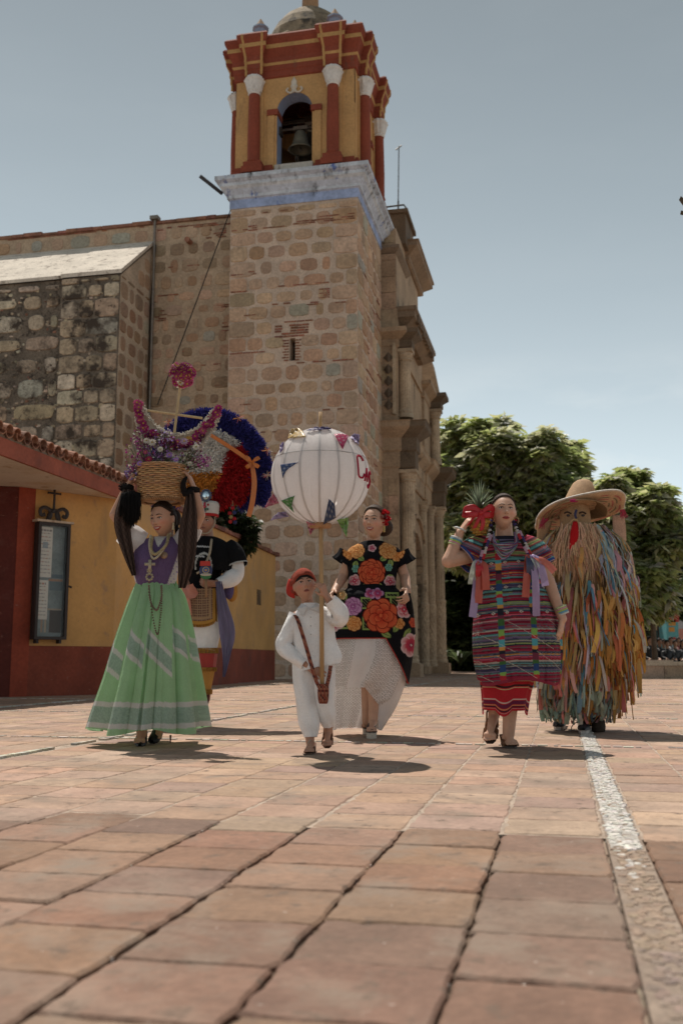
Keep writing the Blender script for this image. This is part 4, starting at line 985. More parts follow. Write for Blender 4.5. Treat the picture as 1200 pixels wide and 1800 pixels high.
m = MB((.16, .30, .32)); m.box(-w, w, -.25, .1, h + .002, h + .5); m.build('awning_band', M_WALL, t)
t, w, h = facade_house('narrow turquoise wall with red and yellow painted motifs beside the pink shop', 'painted_wall', 1168, 1189, 1058, 56.5, (.10, .30, .32))
for k, (zz, rr) in enumerate(((.78, .30), (.60, .16), (.45, .18), (.70, .2))):
    m = MB((.30, .05, .04) if k % 2 == 0 else (.42, .22, .06)); m.box(-w * .6, -w * .6 + rr * 2, -.012, -.003, h * zz - rr, h * zz + rr * .6); m.build('painted_motif', M_WALL, t)
facade_house('salmon pink low house at the right edge', 'far_house', 1189, 1216, 1105, 60, (.45, .22, .17))
t, w, h = facade_house('grey white house behind the salmon one at the right edge', 'far_house', 1186, 1225, 1075, 75, (.42, .42, .42)); m = MB((.3, .12, .08)); m.box(-w - .2, w, -.4, 3, h + .002, h + .3); m.build('roof', M_WALL, t)
t, w, h = facade_house('pale block standing further back behind the far houses', 'far_house', 1190, 1230, 1040, 90, (.5, .5, .52))
# slim lookout tower
p = W(1181, 1000, 80); t = thing('lookout_tower', 'slim orange pavilion tower with an open top above the far houses', 'tower', (p.x, 80, 0)); zt_ = W(1181, 990, 80).z
m = MB((.35, .2, .12)); m.box(-.9, .9, -.9, .9, 0, zt_ - 2.6); m.build('shaft', M_WALL, t)
for x in (-.7, -.05, .6):
    m = MB((.22, .13, .09)); m.box(x, x + .15, -.85, -.7, zt_ - 2.598, zt_ - .3); m.build('post', M_WALL, t)
m = MB((.38, .19, .10)); m.prism([(-1.3, -1.3), (1.3, -1.3), (1.3, 1.3), (-1.3, 1.3)], zt_ - .298, zt_ - .05); m.lathe([(1.7, 0), (.1, .9)], (0, 0, zt_ - .045), 4); m.build('roof', M_WALL, t)
pol = thing('lamp_post', 'thin dark lamp post in front of the pink shop', 'lamp post', (W(1151, 1100, 40).x + .1, 40, 0)); m = MB((.02, .02, .02)); m.lathe([(.09, 0), (.09, .3), (.045, .4), (.035, 2.6)], (0, 0, 0), 10); m.build('pole', M_METAL, pol)
pw = W(1174, 1090, 54); m = MB((.03, .03, .03)); m.box(-.03, .03, 0, .3, 2.6, 2.66); m.lathe([(.12, 0), (.17, .35), (.05, .5)], (0, 0, 2.2), 8, (.35, .3, .2)); lt = thing('wall_lantern', 'small lantern on a bracket between the pink and turquoise walls', 'lantern', (pw.x, 56.1, 0)); m.build('lantern_body', M_METAL, lt)
mast = thing('mast', 'very thin radio mast over the tree tops', 'mast', (W(1034, 850, 70).x, 70, 0)); m = MB((.25, .25, .26)); m.tube([(0, 0, 0), (0, 0, W(1034, 800, 70).z)], .03, 4); m.build('pole', M_METAL, mast)
# ================================================================== PEOPLE: helpers
M_SKIN = mat('skin', .52, (14, .06), (60, .05), (160, .08, .002), sss=.12, spec=.4)
M_HAIR = mat('hair', .62, (30, .3), (140, .25), (90, .7, .004), spec=.15, stretch=(3, 3, .6))
M_FACE = mat('face_detail', .45, (1, 0), (1, 0), None, spec=.4)
M_CLOTH = mat('cloth', .92, (9, .07), (150, .07), (20, .8, .014), transl=.08, spec=.12)
M_THIN = mat('thin_cloth', .85, (9, .06), (120, .05), (22, .5, .010), transl=.42)
M_LACE = mat('lace', .9, (9, .05), (120, .05), (200, .3, .002), transl=.45, alpha=True)
M_SATIN = mat('satin_ribbon', .4, (6, .08), (90, .05), (120, .15, .002), transl=.2, spec=.5)
M_LEATHER = mat('leather', .5, (20, .15), (90, .12), (120, .3, .002))
M_STRAW = mat('straw', .8, (20, .15), (160, .22), (220, .7, .004))
M_PETAL = mat('petal', .7, (20, .12), (90, .1), None, transl=.3)
M_FLUFF = mat('plume', .9, (12, .15), (80, .2), None, transl=.25)
M_BEAD = mat('beads', .4, (30, .2), (120, .2), None, metal=.3)
M_WOOD = mat('pale_wood', .65, (14, .15), (70, .15), (90, .3, .002), stretch=(4, 4, .4))
HW, HD, HH = .335, .42, .5
def head_shape(d):
    """unit directions (n,3) in head space (x right, -y front, z up) -> points in units of head height"""
    x, y, z = d[:, 0] * HW, d[:, 1] * HD, d[:, 2] * HH
    low = np.clip((-z - .06) / .44, 0, 1); x = x * (1 - .36 * low ** 1.25)
    back = np.clip(y / HD, 0, 1); y = y * (1 - .30 * low * back)
    fr = np.clip(-d[:, 1], 0, 1) ** .6 * (d[:, 1] < 0)
    y = y + fr * .035 * low                       # face plane is flatter than an egg
    def g(x0, z0, sx, sz): return np.exp(-((x - x0) / sx) ** 2 - ((z - z0) / sz) ** 2)
    ax = np.abs(x)
    def g2(x0, z0, sx, sz): return np.exp(-((ax - x0) / sx) ** 2 - ((z - z0) / sz) ** 2)
    f = .045 * g(0, -.04, .035, .07) + .105 * g(0, -.145, .045, .045) + .032 * g2(.055, -.155, .026, .028)
    f += .018 * g2(.11, .085, .10, .03) - .036 * g2(.125, .005, .07, .045) + .022 * g2(.18, -.12, .08, .07)
    f += .030 * g(0, -.262, .085, .022) + .032 * g(0, -.295, .065, .022) - .014 * g(0, -.345, .07, .02) + .04 * g(0, -.42, .08, .06)
    return np.stack([x, y - f * fr, z], 1)
def sphere_dirs(nu, nv):
    th = np.linspace(.0001, PI - .0001, nv)[:, None]; ph = np.linspace(0, 2 * PI, nu, endpoint=False)[None, :]
    return np.stack([np.sin(th) * np.cos(ph), np.sin(th) * np.sin(ph), np.cos(th) * np.ones_like(ph)], -1)
_D = sphere_dirs(160, 140); _S = head_shape(_D.reshape(-1, 3)); _S = _S[_S[:, 1] < -.02]
def face_y(x, z):
    i = np.argmin((_S[:, 0] - x) ** 2 + (_S[:, 2] - z) ** 2); return _S[i, 1]
class Head:
    def __init__(s, c, H, yaw=0, up=0, roll=0):
        s.c = np.array(c, float); s.H = H
        s.M = np.array(Matrix.Rotation(math.radians(yaw), 3, 'Z') @ Matrix.Rotation(math.radians(-up), 3, 'X') @ Matrix.Rotation(math.radians(roll), 3, 'Y'))
    def T(s, P): return (np.asarray(P, float) * s.H) @ s.M.T + s.c
    def skull(s, mb):
        P = s.T(head_shape(sphere_dirs(96, 80).reshape(-1, 3))).reshape(80, 96, 3); mb.grid(P, None, True)
        for sx_ in (-1, 1):
            E = s.T(np.array([(sx_ * .335, .03, -.02)])); M = Matrix(s.M.tolist()) ; mb.ball(tuple(E[0]), (.035 * s.H, .075 * s.H, .125 * s.H), 12, 8, None, M @ Matrix.Rotation(sx_ * .35, 3, 'Z'))
    def face(s, root, lips=(.35, .05, .05), smile=0.0, brow=(.03, .018, .012), teeth=False, fem=True, stern=0.0):
        k = s.H
        def pts(L, off): return [tuple(p) for p in s.T([(x, face_y(x, z) - off, z) for x, z in L])]
        for sx_ in (-1, 1):
            e = MB((.58, .54, .50)); cy = face_y(sx_ * .125, .0) + .026
            P = s.T([(sx_ * .125, cy, .0)])[0]; M = Matrix(s.M.tolist())
            e.ball(tuple(P), (.058 * k, .042 * k, .026 * k), 14, 8, None, M)
            eo = e.build('eye', M_FACE, root, True, world=True)
            i = MB((.035, .018, .01)); P = s.T([(sx_ * .125 - .004, cy - .031, .001)])[0]; i.ball(tuple(P), (.025 * k, .014 * k, .024 * k), 10, 6, None, M); i.build('iris', M_FACE, eo, True, world=True)
            l = MB((.02, .012, .01)); l.tube(pts(cr([(sx_ * .062, -.006), (sx_ * .09, .018), (sx_ * .13, .027), (sx_ * .17, .016), (sx_ * .192, .0)], 9), .010), [.003 * k, .008 * k, .010 * k, .011 * k, .011 * k, .011 * k, .010 * k, .008 * k, .004 * k], 6); l.build('eyelid', M_FACE, root, True, world=True)
            b = MB(brow); q = stern; b.tube(pts(cr([(sx_ * .045, .075 - q * .02), (sx_ * .09, .095), (sx_ * .14, .105), (sx_ * .205, .08)], 8), .006), [.004 * k, .012 * k, .013 * k, .013 * k, .012 * k, .010 * k, .007 * k, .003 * k], 6, flat=.9); b.build('eyebrow', M_HAIR, root, True, world=True)
        w = .095 + .03 * smile; z0 = -.278; up = .028 * smile
        m = MB(lips); m.tube(pts(cr([(-w, z0 + up), (-w * .5, z0 + .014 + up * .3), (-.018, z0 + .02), (0, z0 + .014), (.018, z0 + .02), (w * .5, z0 + .014 + up * .3), (w, z0 + up)], 13), .002), [k * r for r in (.004, .011, .014, .016, .017, .017, .016, .017, .017, .016, .014, .011, .004)], 7)
        m.tube(pts(cr([(-w, z0 + up), (-w * .5, z0 - .014 + up * .2 - .012 * teeth), (0, z0 - .020 - .022 * teeth), (w * .5, z0 - .014 + up * .2 - .012 * teeth), (w, z0 + up)], 11), .002), [k * r for r in (.004, .012, .016, .019, .021, .022, .021, .019, .016, .012, .004)], 7)
        m.build('lips', M_FACE, root, True, world=True)
        if teeth:
            t = MB((.55, .52, .48)); t.tube(pts(cr([(-w * .75, z0 + up * .8), (0, z0 - .006), (w * .75, z0 + up * .8)], 9), .006), [k * r for r in (.004, .011, .014, .016, .016, .016, .014, .011, .004)], 6); t.build('teeth', M_FACE, root, True, world=True)
        else:
            t = MB((.05, .01, .01)); t.tube(pts(cr([(-w * .9, z0 + up), (0, z0 - .001), (w * .9, z0 + up)], 9), .016), .0035 * k, 5); t.build('mouth_line', M_FACE, root, True, world=True)
        for sx_ in (-1, 1):
            n = MB((.10, .035, .025)); P = s.T([(sx_ * .035, face_y(sx_ * .035, -.185) - .004, -.187)])[0]; n.ball(tuple(P), (.016 * k, .010 * k, .007 * k), 8, 5); n.build('nostril', M_FACE, root, True, world=True)
    def hair(s, root, col=(.022, .013, .009), hl=.30, thick=.05, part=0, name='hair', low=-.25, side=.26, mat_=None, extra=None):
        d = sphere_dirs(120, 100); f = d.reshape(-1, 3); P = head_shape(f)
        x, y, z = P[:, 0], P[:, 1], P[:, 2]
        # face opening
        edge = hl - 1.9 * np.clip(np.abs(x) - .10, 0, 1) ** 1.6 * (.30 / .30)
        facing = y < .02
        face = (facing & (z < edge) & (np.abs(x) < .315 + 0 * z)) | ((y < .12) & (z < .06) & (np.abs(x) > .2) & (z < edge + .3))
        sk = np.where(face, -.06, thick)
        sk = np.where((z < low), -.06, sk)
        sk = sk.reshape(100, 120)
        for _ in range(2): sk = (sk + np.roll(sk, 1, 1) + np.roll(sk, -1, 1) + np.roll(sk, 1, 0) + np.roll(sk, -1, 0)) / 5
        fl = sk.ravel() + .006 * np.sin(f[:, 0] * 60) * (sk.ravel() > 0)
        n = f / np.linalg.norm(f * [1 / HW, 1 / HD, 1 / HH], axis=1)[:, None]; n = f
        Q = P + n * fl[:, None]
        if extra: Q = extra(Q)
        o = grid_obj(name, s.T(Q).reshape(100, 120, 3), col, mat_ or M_HAIR, root, wrap=True); return o
def cap(mb, a, b, ra, rb, seg=12):
    """tapered capsule (closed)"""
    a, b = Vector(a), Vector(b); n = 4; pts, rr = [], []; d = (b - a); L_ = d.length; d = d / max(L_, 1e-6)
    for i in range(n): q = PI / 2 * (i / n); pts.append(a - d * ra * math.cos(q)); rr.append(max(ra * math.sin(q), 1e-4))
    pts.append(a); rr.append(ra)
    for i in range(1, 4): pts.append(a.lerp(b, i / 4)); rr.append(ra + (rb - ra) * i / 4)
    pts.append(b); rr.append(rb)
    for i in range(n - 1, -1, -1): q = PI / 2 * (i / n); pts.append(b + d * rb * math.cos(q)); rr.append(max(rb * math.sin(q), 1e-4))
    mb.tube(pts, rr, seg)
def limb(mb, pts, rad, mid=None):
    """chain of tapered capsules; mid = extra muscle bulge on segment k"""
    for i in range(len(pts) - 1):
        cap(mb, pts[i], pts[i + 1], rad[i], rad[i + 1])
    if mid:
        for (k, t, r) in mid:
            a, b = Vector(pts[k]), Vector(pts[k + 1]); cap(mb, a.lerp(b, t - .15), a.lerp(b, t + .15), r, r * .95)
def hand(mb, wrist, fdir, palm, s=1.0, curl=(.3, .3, .3), thumb=1, spread=.10, curls=None):
    """palm with five fingers; fdir = where fingers point, palm = direction the palm faces, thumb = +1/-1 side"""
    f = Vector(fdir).normalized(); p = Vector(palm); p = (p - f * p.dot(f)).normalized(); a = f.cross(p).normalized() * thumb   # a = thumb side
    w = Vector(wrist); ph = .092 * s
    for k in range(4):                                       # palm rays
        o = a * (.030 - k * .019) * s
        cap(mb, w + o * .55, w + f * ph + o, .0155 * s, .0115 * s, 8)
    for k in range(4):
        o = a * (.030 - k * .0195) * s; base = w + f * ph * (1.0 - .03 * abs(k - 1)) + o
        L_ = [.040, .045, .042, .033][k] * s; d = (f + a * (1.5 - k) * spread).normalized(); c = (curls[k] if curls else 1.0)
        q = 0; pos = base
        for j, sc in enumerate((1, .68, .55)):
            q += curl[j] * c; dd = (d * math.cos(q) + p * math.sin(q)).normalized(); nx = pos + dd * L_ * sc
            cap(mb, pos, nx, (.0088 - .0008 * j) * s, (.0082 - .0009 * j) * s, 8); pos = nx
    tb = w + a * .022 * s + f * .025 * s; d1 = (f * .55 + a * .75 + p * .35).normalized(); t1 = tb + d1 * .042 * s
    cap(mb, w + f * .012 * s + a * .01 * s, tb, .017 * s, .014 * s, 8); cap(mb, tb, t1, .014 * s, .0105 * s, 8); d2 = (f * .85 + a * .25 + p * .5).normalized(); cap(mb, t1, t1 + d2 * .033 * s, .0105 * s, .0085 * s, 8)
def foot(mb, ankle, heel, ball, s=1.0, toes=True):
    """heel and ball-of-foot positions (on the sole)"""
    A, Hl, Bl = Vector(ankle), Vector(heel), Vector(ball); d = (Bl - Hl).normalized()
    side = d.cross(Vector((0, 0, 1))); side = side.normalized() if side.length > .05 else Vector((1, 0, 0)); up = side.cross(d).normalized()
    cap(mb, A, Hl + up * .03 * s, .036 * s, .03 * s); cap(mb, Hl + up * .028 * s, Bl + up * .022 * s, .029 * s, .024 * s); cap(mb, A, Bl + up * .024 * s, .034 * s, .02 * s)
    cap(mb, Bl + up * .018 * s + side * .022 * s, Bl + up * .018 * s - side * .024 * s, .02 * s, .018 * s)
    if toes:
        for k in range(5): o = side * (.032 - k * .016) * s; cap(mb, Bl + o + up * .014 * s, Bl + o * 1.05 + up * .010 * s + d * (.036 - .004 * abs(k - 1.0)) * s, .0095 * s, .0085 * s, 8)
def make_body(root, mb, col, voxel=.0045, smooth=3, name='body', colfn=None):
    V = np.vstack(mb.V) - np.array(root.location); me = bpy.data.meshes.new('tmp'); me.from_pydata(V.tolist(), [], mb.F); me.update()
    o = bpy.data.objects.new('tmp', me); COL.objects.link(o)
    r = o.modifiers.new('r', 'REMESH'); r.mode = 'VOXEL'; r.voxel_size = voxel; r.use_smooth_shade = True
    s_ = o.modifiers.new('s', 'SMOOTH'); s_.factor = .5; s_.iterations = smooth
    dg = bpy.context.evaluated_depsgraph_get(); me2 = bpy.data.meshes.new_from_object(o.evaluated_get(dg)); bpy.data.objects.remove(o); bpy.data.meshes.remove(me)
    n = len(me2.vertices); co = np.empty(n * 3, np.float32); me2.vertices.foreach_get('co', co); co = co.reshape(-1, 3) + np.array(root.location)
    C = np.tile(np.array([*col, 1.0], np.float32), (n, 1))
    if colfn is not None: C[:, :3] = colfn(co, C[:, :3])
    for a in list(me2.color_attributes): me2.color_attributes.remove(a)
    ca_ = me2.color_attributes.new('Col', 'FLOAT_COLOR', 'POINT'); ca_.data.foreach_set('color', C.ravel())
    me2.materials.clear(); me2.materials.append(M_SKIN); me2.polygons.foreach_set('use_smooth', np.ones(len(me2.polygons), bool)); me2.name = name
    return link(name, me2, root)
def blush(head, col, lipc=None):
    """cheeks a touch redder"""
    def fn(co, C):
        P = (co - head.c) @ head.M / head.H
        m = np.exp(-((np.abs(P[:, 0]) - .19) / .09) ** 2 - ((P[:, 2] + .12) / .08) ** 2) * (P[:, 1] < 0)
        C = C * (1 + m[:, None] * np.array([.10, -.12, -.10])); return C
    return fn
def loft(D, rows, m=40, n=96, fold=None, e=2.0):
    """closed skirt/torso shell from silhouette rows (py, xl, xr, ry, dy)"""
    P0 = []
    for (py, xl, xr, ry, dy) in rows:
        a, b = Wa(xl, py, D), Wa(xr, py, D); c = (a + b) / 2; P0.append((c[0], D + dy, c[2], (b[0] - a[0]) / 2, ry))
    K = cr(P0, m); th = np.linspace(0, 2 * PI, n, endpoint=False); out = np.zeros((m, n, 3))
    for i in range(m):
        cx_, cy_, cz_, rx, ry = K[i]; t = i / (m - 1); c_, s_ = np.cos(th), np.sin(th)
        q = (np.abs(c_) ** e + np.abs(s_) ** e) ** (-1 / e); f = fold(th, t) if fold else 1.0
        if isinstance(f, tuple): f, dz = f
        else: dz = 0
        out[i, :, 0] = cx_ + rx * c_ * q * f; out[i, :, 1] = cy_ + ry * s_ * q * f; out[i, :, 2] = cz_ + dz
    return out
def pipe(path, rad, m=24, n=24, fold=None, flat=None):
    """open sleeve/leg; path points world; rad per point (scalar)"""
    K = cr(path, m); Rr = cr([[r] for r in rad], m)[:, 0]; out = np.zeros((m, n, 3)); prev = None
    for i in range(m):
        t = K[min(i + 1, m - 1)] - K[max(i - 1, 0)]; t /= np.linalg.norm(t)
        a = np.cross(t, [0, 1, 0]) if prev is None else prev - t * prev.dot(t); a /= np.linalg.norm(a); prev = a; b = np.cross(t, a)
        th = np.linspace(0, 2 * PI, n, endpoint=False); f = fold(th, i / (m - 1)) if fold else 1.0
        out[i] = K[i] + (Rr[i] * f * np.cos(th))[:, None] * a + (Rr[i] * f * np.sin(th))[:, None] * b
    return out
def strip(name, path, wid, col, m_, root, n=10, side=None, k=3, solid=.0, wave=0.0, **kw):
    """cloth strip along a path; side = width direction"""
    K = cr(path, n); Wd = cr([[w] for w in wid], n)[:, 0]; P = np.zeros((n, k, 3))
    for i in range(n):
        t = K[min(i + 1, n - 1)] - K[max(i - 1, 0)]; t /= (np.linalg.norm(t) + 1e-9); s_ = np.array(side, float) if side is not None else np.cross(t, [0, 1, 0]); s_ -= t * s_.dot(t); s_ /= (np.linalg.norm(s_) + 1e-9); nn = np.cross(t, s_)
        for j in range(k): u = j / (k - 1) - .5; P[i, j] = K[i] + s_ * Wd[i] * u + nn * wave * math.sin(j * 2.4 + i * .3)
    return grid_obj(name, P, col, m_, root, solid=solid, **kw)
def shoe(root, heel, ball, s, col, sole=(.5, .48, .45), sole_h=.02, name='shoe', openback=False, wedge=0.0, strap=False):
    Hl, Bl = Vector(heel), Vector(ball); d = (Bl - Hl).normalized(); side = d.cross(Vector((0, 0, 1))); side = side.normalized() if side.length > .05 else Vector((1, 0, 0)); up = side.cross(d).normalized()
    toe = Bl + d * .055 * s; hb_ = Hl - d * .022 * s
    out = [(-.02, .018), (0, .028), (.3, .031), (.6, .038), (.85, .040), (1.05, .034), (1.18, .018)]
    m = MB(sole); L_ = (Bl - Hl).length; pts = [Hl + d * t * L_ + side * w * s for t, w in out] + [Hl + d * t * L_ - side * w * s for t, w in reversed(out)]
    n = len(pts); m.add([tuple(p - up * sole_h) for p in pts] + [tuple(p) for p in pts], [tuple(range(n))[::-1], tuple(range(n, 2 * n))] + [(i, (i + 1) % n, n + (i + 1) % n, n + i) for i in range(n)])
    so = MB(col)
    if strap:
        for t, h, w in ((.35, .052, .036), (.68, .042, .042), (.9, .034, .043)):
            arc = [Hl + d * L_ * t + side * w * s * math.cos(q) * 1.0 + up * h * s * math.sin(q) for q in np.linspace(0, PI, 9)]
            for off in (-.012, .0, .012): so.tube([p + d * off * s for p in arc], .0075 * s, 6, flat=.6)
        arc = [Hl - d * .004 + side * .034 * s * math.cos(q) - d * .03 * s * math.sin(q) + up * .05 * s for q in np.linspace(0, PI, 9)]; so.tube(arc, .006 * s, 6); so.tube([Hl + side * .034 * s + up * .05 * s, Hl + d * .3 * L_ + side * .034 * s], .006 * s, 6); so.tube([Hl - side * .034 * s + up * .05 * s, Hl + d * .3 * L_ - side * .034 * s], .006 * s, 6)
    else:
        P = []; 
        for t, w, h in ((-.10, .022, .055), (0, .034, .07), (.25, .038, .078), (.5, .040, .070), (.72, .044, .058), (.95, .045, .048), (1.12, .036, .036), (1.24, .012, .018)):
            P.append([tuple(Hl + d * t * L_ + side * w * s * math.cos(q) + up * h * s * max(math.sin(q), -.02)) for q in np.linspace(0, PI, 12)])
        so.grid(np.array(P))
    o = m.build(name, M_LEATHER, root, False, world=True); so.build('upper' if not strap else 'strap', M_LEATHER, o, True, world=True); return o
def necklace(root, pts, r, col, name='necklace', bead=0):
    m = MB(col); K = cr(pts, 40)
    if bead:
        for p in K: m.ball(tuple(p), bead, 6, 4)
    else: m.tube([tuple(p) for p in K], r, 6)
    return m.build(name, M_BEAD, root, True, world=True)
def mixc(a, b, t): return np.asarray(a)[None] * (1 - t[:, None]) + np.asarray(b)[None] * t[:, None]
def rose(C, X, Z, cx, cz, r, dark, mid, light, layers=3, n=8, rot=0.0, outline=None):
    """embroidered flower drawn petal over petal into colour array C"""
    for L_ in range(layers):
        rr = r * (1 - L_ / (layers + .35)); nn = max(3, n - 2 * L_)
        for k in range(nn):
            a = rot + L_ * .7 + 2 * PI * k / nn; px, pz = cx + math.cos(a) * rr * .58, cz + math.sin(a) * rr * .58; rad = rr * (.46 if nn > 5 else .52)
            d = np.hypot(X - px, Z - pz) / rad; m = d < 1; t = np.clip(np.hypot(X - cx, Z - cz) / rr, 0, 1)
            c = np.where(t[:, None] < .5, mixc(dark, mid, t * 2), mixc(mid, light, np.clip(t * 2 - 1, 0, 1)))
            C[m] = c[m]
            if outline is not None and L_ == 0: e = m & (d > .86) & (t > .55); C[e] = outline
            else: e = m & (d > .88); C[e] = np.array(dark) * .75
    m = np.hypot(X - cx, Z - cz) < r * .10; C[m] = np.array(light)
def leafp(C, X, Z, cx, cz, L_, w, ang, col, dark):
    c, s_ = math.cos(ang), math.sin(ang); u = (X - cx) * c + (Z - cz) * s_; v = -(X - cx) * s_ + (Z - cz) * c; t = np.clip(u / L_, 0, 1)
    m = (u > 0) & (u < L_) & (np.abs(v) < w * np.sin(PI * t) ** .8); C[m] = col; C[m & (np.abs(v) < w * .13)] = dark
# ================================================================== WOMAN WITH THE FLOWER BASKET
def woman_basket():
    D = 6.66; g = W(262, 1310, D); r = thing('person', 'smiling woman in a long green skirt and purple vest with a basket on her head', 'person', (g.x, D, 0))
    P = lambda x, y, dy=0.0: Wa(x, y, D + dy)
    SK = (.47, .262, .172); b = MB()
    h = Head(P(287, 913, -.02), .232, yaw=-24, up=-2, roll=-3); h.skull(b)
    limb(b, [P(293, 930, .03), P(290, 962, .03)], [.050, .056])
    limb(b, [P(262, 968, .02), P(276, 985, .02), P(316, 968, .02)], [.06, .09, .06]); limb(b, [P(276, 985, .02), P(275, 1035, .03)], [.095, .085]); limb(b, [P(264, 1060, .03), P(288, 1060, .03)], [.10, .10])
    sl, el, wl_ = P(247, 958, .02), P(203, 905, -.02), P(224, 855, -.04); limb(b, [sl, el, wl_], [.050, .040, .026], [(1, .3, .036)])
    sr, er, wr = P(326, 955, .02), P(351, 905, -.02), P(342, 860, -.04); limb(b, [sr, er, wr], [.050, .040, .026], [(1, .3, .036)])
    hand(b, wl_, P(240, 828, -.04) - wl_, (1, .1, 0), 1.0, (.25, .35, .3), 1, .10); hand(b, wr, P(330, 830, -.04) - wr, (-1, .1, 0), 1.0, (.25, .35, .3), -1, .10)
    limb(b, [P(258, 1050, .03), P(256, 1170, .0), P(249, 1290, -.06)], [.085, .055, .034]); limb(b, [P(288, 1050, .03), P(286, 1170, .06), P(281, 1282, .12)], [.085, .055, .034])
    foot(b, P(250, 1290, -.06), G(248, 1304) + Vector((0, 0, .06)), G(246, 1311) + Vector((0, -.01, .02)), .9); foot(b, P(281, 1282, .12), P(279, 1292, .16), P(276, 1298, .08), .9)
    make_body(r, b, SK, colfn=blush(h, SK))
    h.face(r, lips=(.36, .035, .035), smile=1.0, teeth=True)
    h.hair(r, hl=.33, thick=.045)
    bn = MB((.02, .012, .009)); bn.ball(tuple(h.T([(0.05, .42, .05)])[0]), (.06, .05, .07), 14, 10); bn.tube([tuple(p) for p in cr([h.T([(.22, .34, -.2)])[0], h.T([(.30, .24, -.4)])[0], h.T([(.34, .12, -.75)])[0]], 10)], [.016, .017, .017, .016, .016, .015, .014, .012, .01, .006], 8); bn.build('braid', M_HAIR, r, True, world=True)
    er_ = MB((.45, .38, .25)); e0 = h.T([(.35, .0, -.16)])[0]; 
    for k in range(4): er_.ball((e0[0], e0[1] - .01, e0[2] - .012 * k), .007 + .001 * k, 8, 6)
    er_.build('earring', M_BEAD, r, True, world=True)
    # blouse + vest
    T = loft(D + .02, [(944, 268, 305, .055, .01), (950, 250, 322, .085, .01), (962, 240, 322, .105, 0), (985, 235, 316, .125, -.01), (1008, 236, 312, .118, -.01), (1030, 241, 309, .105, 0)], 90, 200, lambda th, t: 1 + .012 * np.sin(th * 26 + t * 3) * t, 2.3)
    Lx = T.reshape(-1, 3); X = Lx[:, 0]; Z = Lx[:, 2]; C = np.tile(np.array([.56, .54, .52]), (len(X), 1))
    pur = (.13, .085, .18); zt, zb = W(280, 945, D).z, W(280, 1030, D).z; xc = W(272, 1000, D).x; t = (zt - Z) / (zt - zb)
    half = .152 - .085 * np.clip(t - .35, 0, 1) ** 1.2; m = (np.abs(X - xc - .015 + .02 * t) < half) & (Lx[:, 1] < D + .05); C[m] = pur
    nk = (np.abs(X - W(283, 950, D).x) < .035 * (1 - np.clip((t - .0) / .22, 0, 1)) + .004) & (t < .22) & m; C[nk] = (.55, .53, .5)
    st_ = m & (np.abs(np.sin((X - xc) * 190 + 2 * t)) < .12); C[st_] *= .8
    em = (~m) & (np.sin(X * 210) * np.sin(Z * 190) > .72) & (t > .5); C[em] = (.25, .2, .4)
    grid_obj('blouse', T, C.reshape(90, 200, 3), M_CLOTH, r, wrap=True)
    sl_ = pipe([P(252, 955, .02), P(232, 945, 0), P(215, 935, -.01)], [.075, .088, .07], 20, 40, lambda th, t: 1 + .05 * np.sin(th * 9) * t); grid_obj('sleeve', sl_, (.75, .73, .72), M_THIN, r, wrap=True)
    sl_ = pipe([P(318, 955, .02), P(332, 940, 0), P(341, 925, -.01)], [.07, .075, .062], 20, 40, lambda th, t: 1 + .05 * np.sin(th * 9) * t); grid_obj('sleeve', sl_, (.75, .73, .72), M_THIN, r, wrap=True)
    # skirt with deep folds and trimmed bands
    def fold(th, t):
        a = t ** .75; w = .085 * np.sin(th * 7 + 1.0 + .8 * np.sin(th * 2)) + .06 * np.sin(th * 13 + 2.2) + .02 * np.sin(th * 27 + 1) * (1 - t)
        w = w - .13 * np.exp(-(np.sin(th * 4.5 + .4 + .12 * np.sin(th * 3)) / .10) ** 2) - .07 * np.exp(-(np.sin(th * 6.5 + 2.0) / .10) ** 2); s_ = np.sin(th * 9 + .7); w = w + .07 * np.sign(s_) * np.abs(s_) ** .4
        return 1 + a * w, .018 * a * np.sin(th * 5 + 2)
    S = loft(D + .02, [(1022, 241, 309, .105, 0), (1030, 238, 312, .115, 0), (1048, 231, 322, .15, 0), (1080, 221, 329, .21, 0), (1130, 206, 337, .27, 0), (1190, 190, 345, .32, 0), (1240, 174, 351, .35, 0), (1281, 162, 355, .37, 0)], 190, 420, fold)
    F_ = S.reshape(-1, 3); Z = F_[:, 2]; GR = np.array([.38, .60, .35]); C = np.tile(GR, (len(Z), 1)); th = np.tile(np.linspace(0, 2 * PI, 420, endpoint=False), 190)
    g_ = np.random.default_rng(3); LC = np.array([.36, .48, .40]); WB = np.array([.66, .64, .62])
    def bandc(cz, hw_, m0=True):
        d = np.abs(Z - cz); m = (d < hw_) & m0; C[m] = LC * (1 + .25 * (g_.random((m.sum(), 1)) - .5)); e = (d < hw_ + .010) & (d > hw_ - .022) & m0; C[e] = WB
    bandc(.205 + .004 * np.sin(th * 9), .072)
    seg = (th - 3.3) / (2 * PI) * 9 % 1; sgi = np.floor((th - 3.3) / (2 * PI) * 9 % 9); off = np.array([0, .07, .02, .05, -.01, .06, .0, .04, .02])[sgi.astype(int)]
    bandc(.66 + off - .17 * seg, .068, (seg > .04) & (seg < .97))
    sk = grid_obj('skirt', S, C.reshape(190, 420, 3), M_THIN, r, wrap=True)
    wb = loft(D + .02, [(1020, 240, 310, .107, 0), (1034, 239, 311, .112, 0)], 4, 80); grid_obj('waistband', wb, (.15, .33, .14), M_CLOTH, r, wrap=True)
    # rebozo
    RB = (.05, .033, .027)
